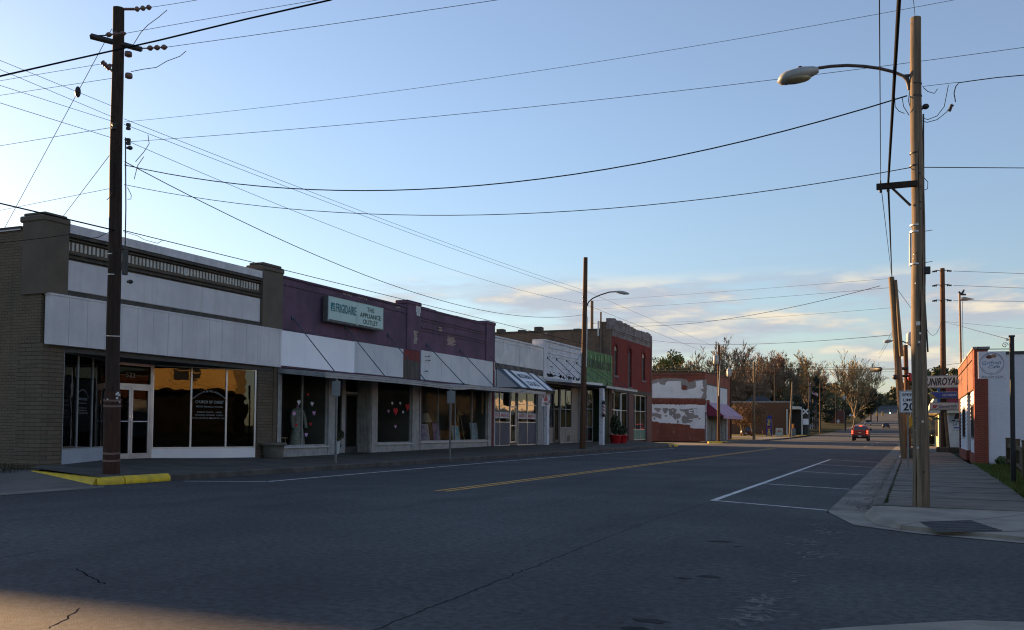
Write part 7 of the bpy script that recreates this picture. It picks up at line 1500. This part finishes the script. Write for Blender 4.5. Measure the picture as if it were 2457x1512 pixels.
for i in range(nx):
    for k_ in range(nz):
        def g_(u, v): return V((lerp(A.x, Bq.x, u), b.y+.22*math.sin(u*7), lerp(A.z-(A.z-Bq.z)*.45*u, A.z-(A.z-Bq.z)*.5-(A.z-Bq.z)*.5*u, v)))
        mb.add([g_(i/nx, k_/nz), g_((i+1)/nx, k_/nz), g_((i+1)/nx, (k_+1)/nz), g_(i/nx, (k_+1)/nz)], [(0, 1, 2, 3)], 2 if (i < 5 and k_ < 7) else k_ % 2)
mb.build('flag', [pm('flag_red', (.5, .05, .05), rough=.8), pm('flag_white', (.7, .66, .64), rough=.8), pm('flag_canton', (.05, .06, .2), rough=.8)], fp)
mb = MB(); a = ony(1950, 957, b.y); mb.add([a, a+V((.9, .1, -.5)), a+V((.8, .1, -2.0)), a+V((.2, 0, -1.2))], [(0, 1, 2, 3)]); mb.build('flag', pm('flag_dark', (.03, .03, .04), rough=.8), fp)
for (x, y, sides, rot, sz, yb_, X, lab) in ((2011, 1011, 4, .785, 1.05, 1034, -22, 'pale back of a diamond sign near the crossing'), (2026, 1012, 8, .393, .95, 1032, -21, 'pale back of an octagon stop sign right of the diamond')):
    b = onx(x, yb_, X); c = ony(x, y, b.y); t0 = thing('road_sign', (b.x, b.y, b.z), lab, 'sign'); mb = MB(); mb.tube([b-V((0, 0, .5)), c], .06, 6); mb.build('post', GALV, t0)
    mb = MB(); rr_ = 4.3*((c-EYE).dot(FW))/F if sides == 8 else 5.*((c-EYE).dot(FW))/F; mb.prism([c+V((rr_*math.sin(6.2832*i/sides+(rot if sides == 8 else 0)), -.08, rr_*math.cos(6.2832*i/sides+(rot if sides == 8 else 0)))) for i in range(sides)], (0, .02, 0)); mb.build('plate', pm('sign_back', (.50, .50, .52)), t0)
b = onx(2040, 1028, -24); t0 = thing('shop_sign', (b.x, b.y, b.z), 'two white sign boards one above the other on a distant post', 'sign')
for (xa, xb, ya, yb_) in ((2031, 2048, 990, 999), (2033, 2047, 1002, 1013)):
    p, q = ony(xa, yb_, b.y), ony(xb, ya, b.y); mb = MB(); mb.box(p.x, q.x, b.y-.2, b.y, p.z, q.z, bev=.05); mb.build('board', pm('sign_white', (.72, .72, .76)), t0)
mb = MB(); mb.tube([b-V((0, 0, .5)), (b.x, b.y+.1, ony(2040, 992, b.y).z)], .1, 6); mb.build('post', M_HW, t0)
mb = MB(); a = ony(2040, 1005, b.y); mb.box(a.x-.5, a.x+.5, b.y-.22, b.y-.2, a.z-.35, a.z-.15); mb.build('marking', NAVY2, t0)
rs, b = post3('red_sign', 1878, 1040, 'small red arrow sign on a post before the brown brick bank', 'sign', X=-22); c = ony(1878, 1016, b.y); mb = MB(); mb.tube([b, c], .04, 6); mb.build('post', GALV, rs); k_ = (c-EYE).dot(FW)/F; mb = MB(); mb.prism([c+V((x*k_, -.06, z*k_)) for x, z in ((-2.2, -5), (2.2, -5), (2.2, 3), (0, 8), (-2.2, 3))], (0, .03, 0)); mb.build('plate', RED, rs)
ob, b = post3('crossing_cabinet', 1903, 1048, 'grey cabinet with an orange top beside the leaning pale pole', 'cabinet', X=-17.2); k_ = (b-EYE).dot(FW)/F; mb = MB(); mb.box(b.x-4.5*k_, b.x+5*k_, b.y, b.y+.5, b.z-.1, b.z+20*k_, bev=.03); mb.build('body', pm('cabinet_grey', (.16, .17, .17)), ob)
mb = MB(); mb.box(b.x-2.5*k_, b.x+2*k_, b.y-.02, b.y+.3, b.z+20.1*k_, b.z+31*k_, bev=.03); mb.build('orange_top', pm('safety_orange', (.62, .22, .02), rough=.6), ob)
c2_, b = post3('utility_cabinet', 1931, 1041, 'grey metal cabinet at the foot of the railway crossbuck', 'cabinet', X=-18.5); mb = MB(); mb.box(b.x-.9, b.x+.1, b.y, b.y+.8, b.z-.2, b.z+1.9, bev=.04); mb.build('body', pm('cabinet_grey', (.16, .17, .17)), c2_)
for i, x in enumerate((1914, 1919.5)):
    t0, b = post3('bollard', x, 1038, ('left' if i == 0 else 'right')+' one of two yellow bollards by the bank canopy', 'bollard', X=-21, group='yellow bollards'); mb = MB(); mb.tube([b-V((0, 0, .2)), b+V((0, 0, 1.55)), b+V((0, 0, 1.62))], [.13, .13, .05], 10); mb.build('post', pm('bollard_yellow', (.50, .36, .08), rough=.6), t0)
bn, b = post3('banner_sign', 1826, 1036, 'long white banner sign on posts behind the crape myrtles', 'sign', X=-26); p, q = ony(1808, 1016, b.y), ony(1843, 1007.5, b.y); mb = MB(); mb.box(p.x, q.x, b.y-.05, b.y, p.z, q.z); mb.build('board', pm('banner_pale', (.50, .46, .48), (.42, .22, .24), 1.2, .7, 0, lo=.5, hi=.56), bn)
for x in (p.x+.1, (p.x+q.x)/2+.6, q.x-.1): mb = MB(); mb.tube([(x, b.y+.04, b.z-.2), (x, b.y+.04, q.z)], .05, 6); mb.build('post', GALV, bn)
ub, b = post3('meter_cabinet', 1836, 1041, 'small dark red utility box on the lawn behind the feather flag', 'cabinet', X=-20.5); mb = MB(); mb.box(b.x-.45, b.x+.45, b.y, b.y+.5, b.z-.1, b.z+.55, bev=.03); mb.build('body', pm('dim_red', (.12, .04, .035)), ub)
# traffic lights over the far crossing
TL = pm('signal_yellow', (.52, .34, .03), rough=.5)
YT = 330
for (x, y, lab, lit_) in ((2073, 988, 'leftmost yellow traffic light over the far crossing', 0), (2104, 993, 'second yellow traffic light over the far crossing', 0), (2118, 993, 'third yellow traffic light over the far crossing', 0), (2136, 988, 'traffic light showing green, left of the pair by the leaning pole', 1), (2155, 988, 'traffic light showing green, right of the pair by the leaning pole', 1)):
    c = ony(x, y, YT); t0 = thing('traffic_light', c, lab, 'traffic light', 'traffic lights over the far crossing'); h_ = 1.1 if x == 2073 else .7
    mb = MB(); mb.box(c.x-.24, c.x+.24, c.y, c.y+.35, c.z-h_, c.z+h_, bev=.05); mb.build('housing', TL if not lit_ else M_HW, t0)
    for k_ in (-1, 0, 1):
        mb = MB(); mb.tube([(c.x, c.y-.06, c.z+k_*h_*.6), (c.x, c.y, c.z+k_*h_*.6)], .17, 12); mb.build('lens', emis('green_signal', (.25, 1., .75), 3.) if (lit_ and k_ == -1) else M_HW, t0)
sagwire(ony(2020, 975, YT), ony(2200, 975, YT), (2110, 980), .03, 'span wire carrying the far traffic lights')
mb = MB(); 
# ---- pickup truck
RT_ = pm('truck_red', (.28, .008, .012), (.24, .007, .010), 2, .22, .0, fine=0, spec=.6); TBK = pm('black_plastic', (.014, .014, .015), rough=.5); TG = pm('car_glass', (.012, .013, .016), rough=.06, bmp=0, fine=0, spec=.8); TY = pm('tyre_rubber', (.015, .015, .015), rough=.85); RIM = pm('wheel_rim', (.35, .35, .36), rough=.3, metal=.8, bmp=0); CHR = pm('chrome', (.6, .6, .62), rough=.15, metal=1., bmp=0)
TAIL = emis('tail_light', (1., .06, .025), 1.8)
def wheel(root, x, y, z0, r=.38, w_=.26):
    mb = MB(); mb.tube([(x-w_/2, y, z0+r), (x-w_*.38, y, z0+r), (x+w_*.38, y, z0+r), (x+w_/2, y, z0+r)], [r*.86, r, r, r*.86], 20); o = mb.build('wheel', TY, root)
    mb = MB(); mb.tube([(x-w_/2-.008, y, z0+r), (x+w_/2+.008, y, z0+r)], r*.58, 16); mb.build('rim', RIM, o)
tk = thing('pickup_truck', (-5.95, 121.5, 0), 'red pickup truck with lit brake lights driving away down the road', 'pickup truck'); cx_, y0_ = -5.95, 121.5; gz0 = gz(124)
def sec(y, prof): return [(cx_+x, y0_+y, gz0+z) for x, z in prof]
def bodyprof(w_, zb, zt, r=.09): return [(-w_+r, zb), (w_-r, zb), (w_, zb+r), (w_+.015, (zb+zt)/2), (w_-.01, zt-r), (w_-r, zt), (-w_+r, zt), (-w_+.01, zt-r), (-w_-.015, (zb+zt)/2), (-w_, zb+r)]
mb = MB(); mb.loft([sec(.0, bodyprof(.95, .62, 1.30)), sec(.08, bodyprof(.985, .56, 1.34)), sec(2.0, bodyprof(.99, .55, 1.36)), sec(4.4, bodyprof(.99, .55, 1.33)), sec(5.5, bodyprof(.97, .58, 1.24)), sec(5.85, bodyprof(.86, .62, 1.10))]); mb.build('body', RT_, tk)
mb = MB()
def cab(y, wb_, wt, zb, zt): return sec(y, [(-wb_, zb), (wb_, zb), (wb_-.01, zb+.1), (wt+.03, zt-.08), (wt-.06, zt), (-wt+.06, zt), (-wt-.03, zt-.08), (-wb_+.01, zb+.1)])
mb.loft([cab(2.02, .90, .74, 1.33, 1.36+.0), cab(2.06, .92, .74, 1.33, 1.84), cab(2.5, .93, .76, 1.33, 1.92), cab(3.6, .93, .76, 1.33, 1.92), cab(4.5, .92, .78, 1.33, 1.40)]); mb.build('cab', RT_, tk)
mb = MB(); mb.prism([(cx_-.78, y0_+2.0, gz0+1.40), (cx_+.78, y0_+2.0, gz0+1.40), (cx_+.66, y0_+2.04, gz0+1.80), (cx_-.66, y0_+2.04, gz0+1.80)], (0, .02, 0)); mb.build('rear_window', TG, tk)
mb = MB(); mb.box(cx_-.16, cx_+.16, y0_+2.0, y0_+2.05, gz0+1.83, gz0+1.92); mb.build('brake_light', TAIL, tk)
mb = MB(); mb.box(cx_-.72, cx_+.72, y0_-.03, y0_+.02, gz0+.72, gz0+1.32, bev=.03); o = mb.build('tailgate', RT_, tk); mb = MB(); mb.box(cx_-.16, cx_+.16, y0_-.045, y0_-.028, gz0+1.0, gz0+1.08); mb.build('badge', CHR, o)
for s in (-1, 1):
    mb = MB(); mb.box(cx_+s*.75, cx_+s*.96, y0_-.025, y0_+.12, gz0+.84, gz0+1.28, bev=.03); o = mb.build('tail_light', pm('tail_lens', (.30, .01, .01), rough=.2), tk)
    for z in (1.19, .95): mb = MB(); mb.box(cx_+s*.78, cx_+s*.93, y0_-.04, y0_-.02, gz0+z-.07, gz0+z+.08); mb.build('lamp', TAIL, o)
    mb = MB(); mb.box(cx_+s*.95, cx_+s*1.22, y0_+3.8, y0_+3.95, gz0+1.32, gz0+1.55, bev=.04); mb.build('mirror', TBK, tk)
mb = MB(); mb.box(cx_-.95, cx_+.95, y0_-.14, y0_+.05, gz0+.50, gz0+.70, bev=.04); o = mb.build('bumper', pm('bumper_dark', (.06, .055, .06), rough=.3, metal=.6), tk); mb = MB(); mb.box(cx_-.17, cx_+.17, y0_-.152, y0_-.14, gz0+.53, gz0+.68); mb.build('number_plate', pm('plate_pale', (.5, .5, .52)), o)
mb = MB(); mb.box(cx_-.75, cx_+.75, y0_+.3, y0_+5.4, gz0+.32, gz0+.56); mb.build('chassis', TBK, tk)
for s in (-1, 1):
    for y in (1.05, 4.75): wheel(tk, cx_+s*.84, y0_+y, gz0)
def sedan(x, y, mat, label, fwd=1, lights=True, yaw=0.):
    g0 = gz(y); t0 = thing('car', (x, y, g0), label, 'car')
    def sc_(yy, w_, zb, zt): return [(x+a, y+fwd*yy, g0+z) for a, z in ((-w_, zb), (w_, zb), (w_+.02, (zb+zt)/2), (w_-.08, zt), (-w_+.08, zt), (-w_-.02, (zb+zt)/2))]
    r1 = [sc_(0, .78, .42, .85), sc_(.12, .85, .32, .98), sc_(1.2, .88, .28, 1.0), sc_(3.2, .88, .28, .95), sc_(4.3, .84, .3, .80), sc_(4.55, .74, .4, .68)]; r2 = [sc_(.7, .78, .96, .99), sc_(1.25, .70, .96, 1.40), sc_(2.6, .68, .94, 1.44), sc_(3.5, .76, .92, .96)]
    mb = MB(); mb.loft(r1 if fwd > 0 else [q[::-1] for q in r1]); mb.build('body', mat, t0); mb = MB(); mb.loft(r2 if fwd > 0 else [q[::-1] for q in r2]); mb.build('cabin', TG, t0)
    mb = MB(); mb.box(x-.6, x+.6, y+fwd*1.3, y+fwd*2.6, g0+1.441, g0+1.46); mb.build('roof', mat, t0)
    for s in (-1, 1):
        for yy in (.85, 3.6): wheel(t0, x+s*.76, y+fwd*yy, g0, .31, .2)
        mb = MB(); yq_ = y if fwd > 0 else y-4.56; mb.box(x+s*.5, x+s*.78, yq_-.06, yq_+.04, g0+.62, g0+.78); mb.build('tail_light' if fwd > 0 else 'headlight', (pm('tail_lens', (.3, .01, .01)) if fwd > 0 else pm('head_lens', (.7, .7, .68), rough=.1)), t0)
    mb = MB(); mb.box(x-.2, x+.2, (y-.03 if fwd > 0 else y-4.62), (y+.02 if fwd > 0 else y-4.54), g0+.5, g0+.62); mb.build('number_plate', M_PVC, t0)
    return t0
sedan(-12.3, 300, pm('car_silver', (.42, .43, .45), rough=.3, metal=.4), 'distant silver car coming down the hill in the left lane', -1)
sedan(-6.4, 262, pm('car_dark', (.03, .035, .045), rough=.3), 'distant dark car driving up the hill ahead of the pickup', 1)
p = ony(1790, 1036, 152); sedan(p.x, 152, pm('car_maroon', (.06, .02, .025), rough=.3), 'dark maroon car parked behind the crape myrtles', 1)
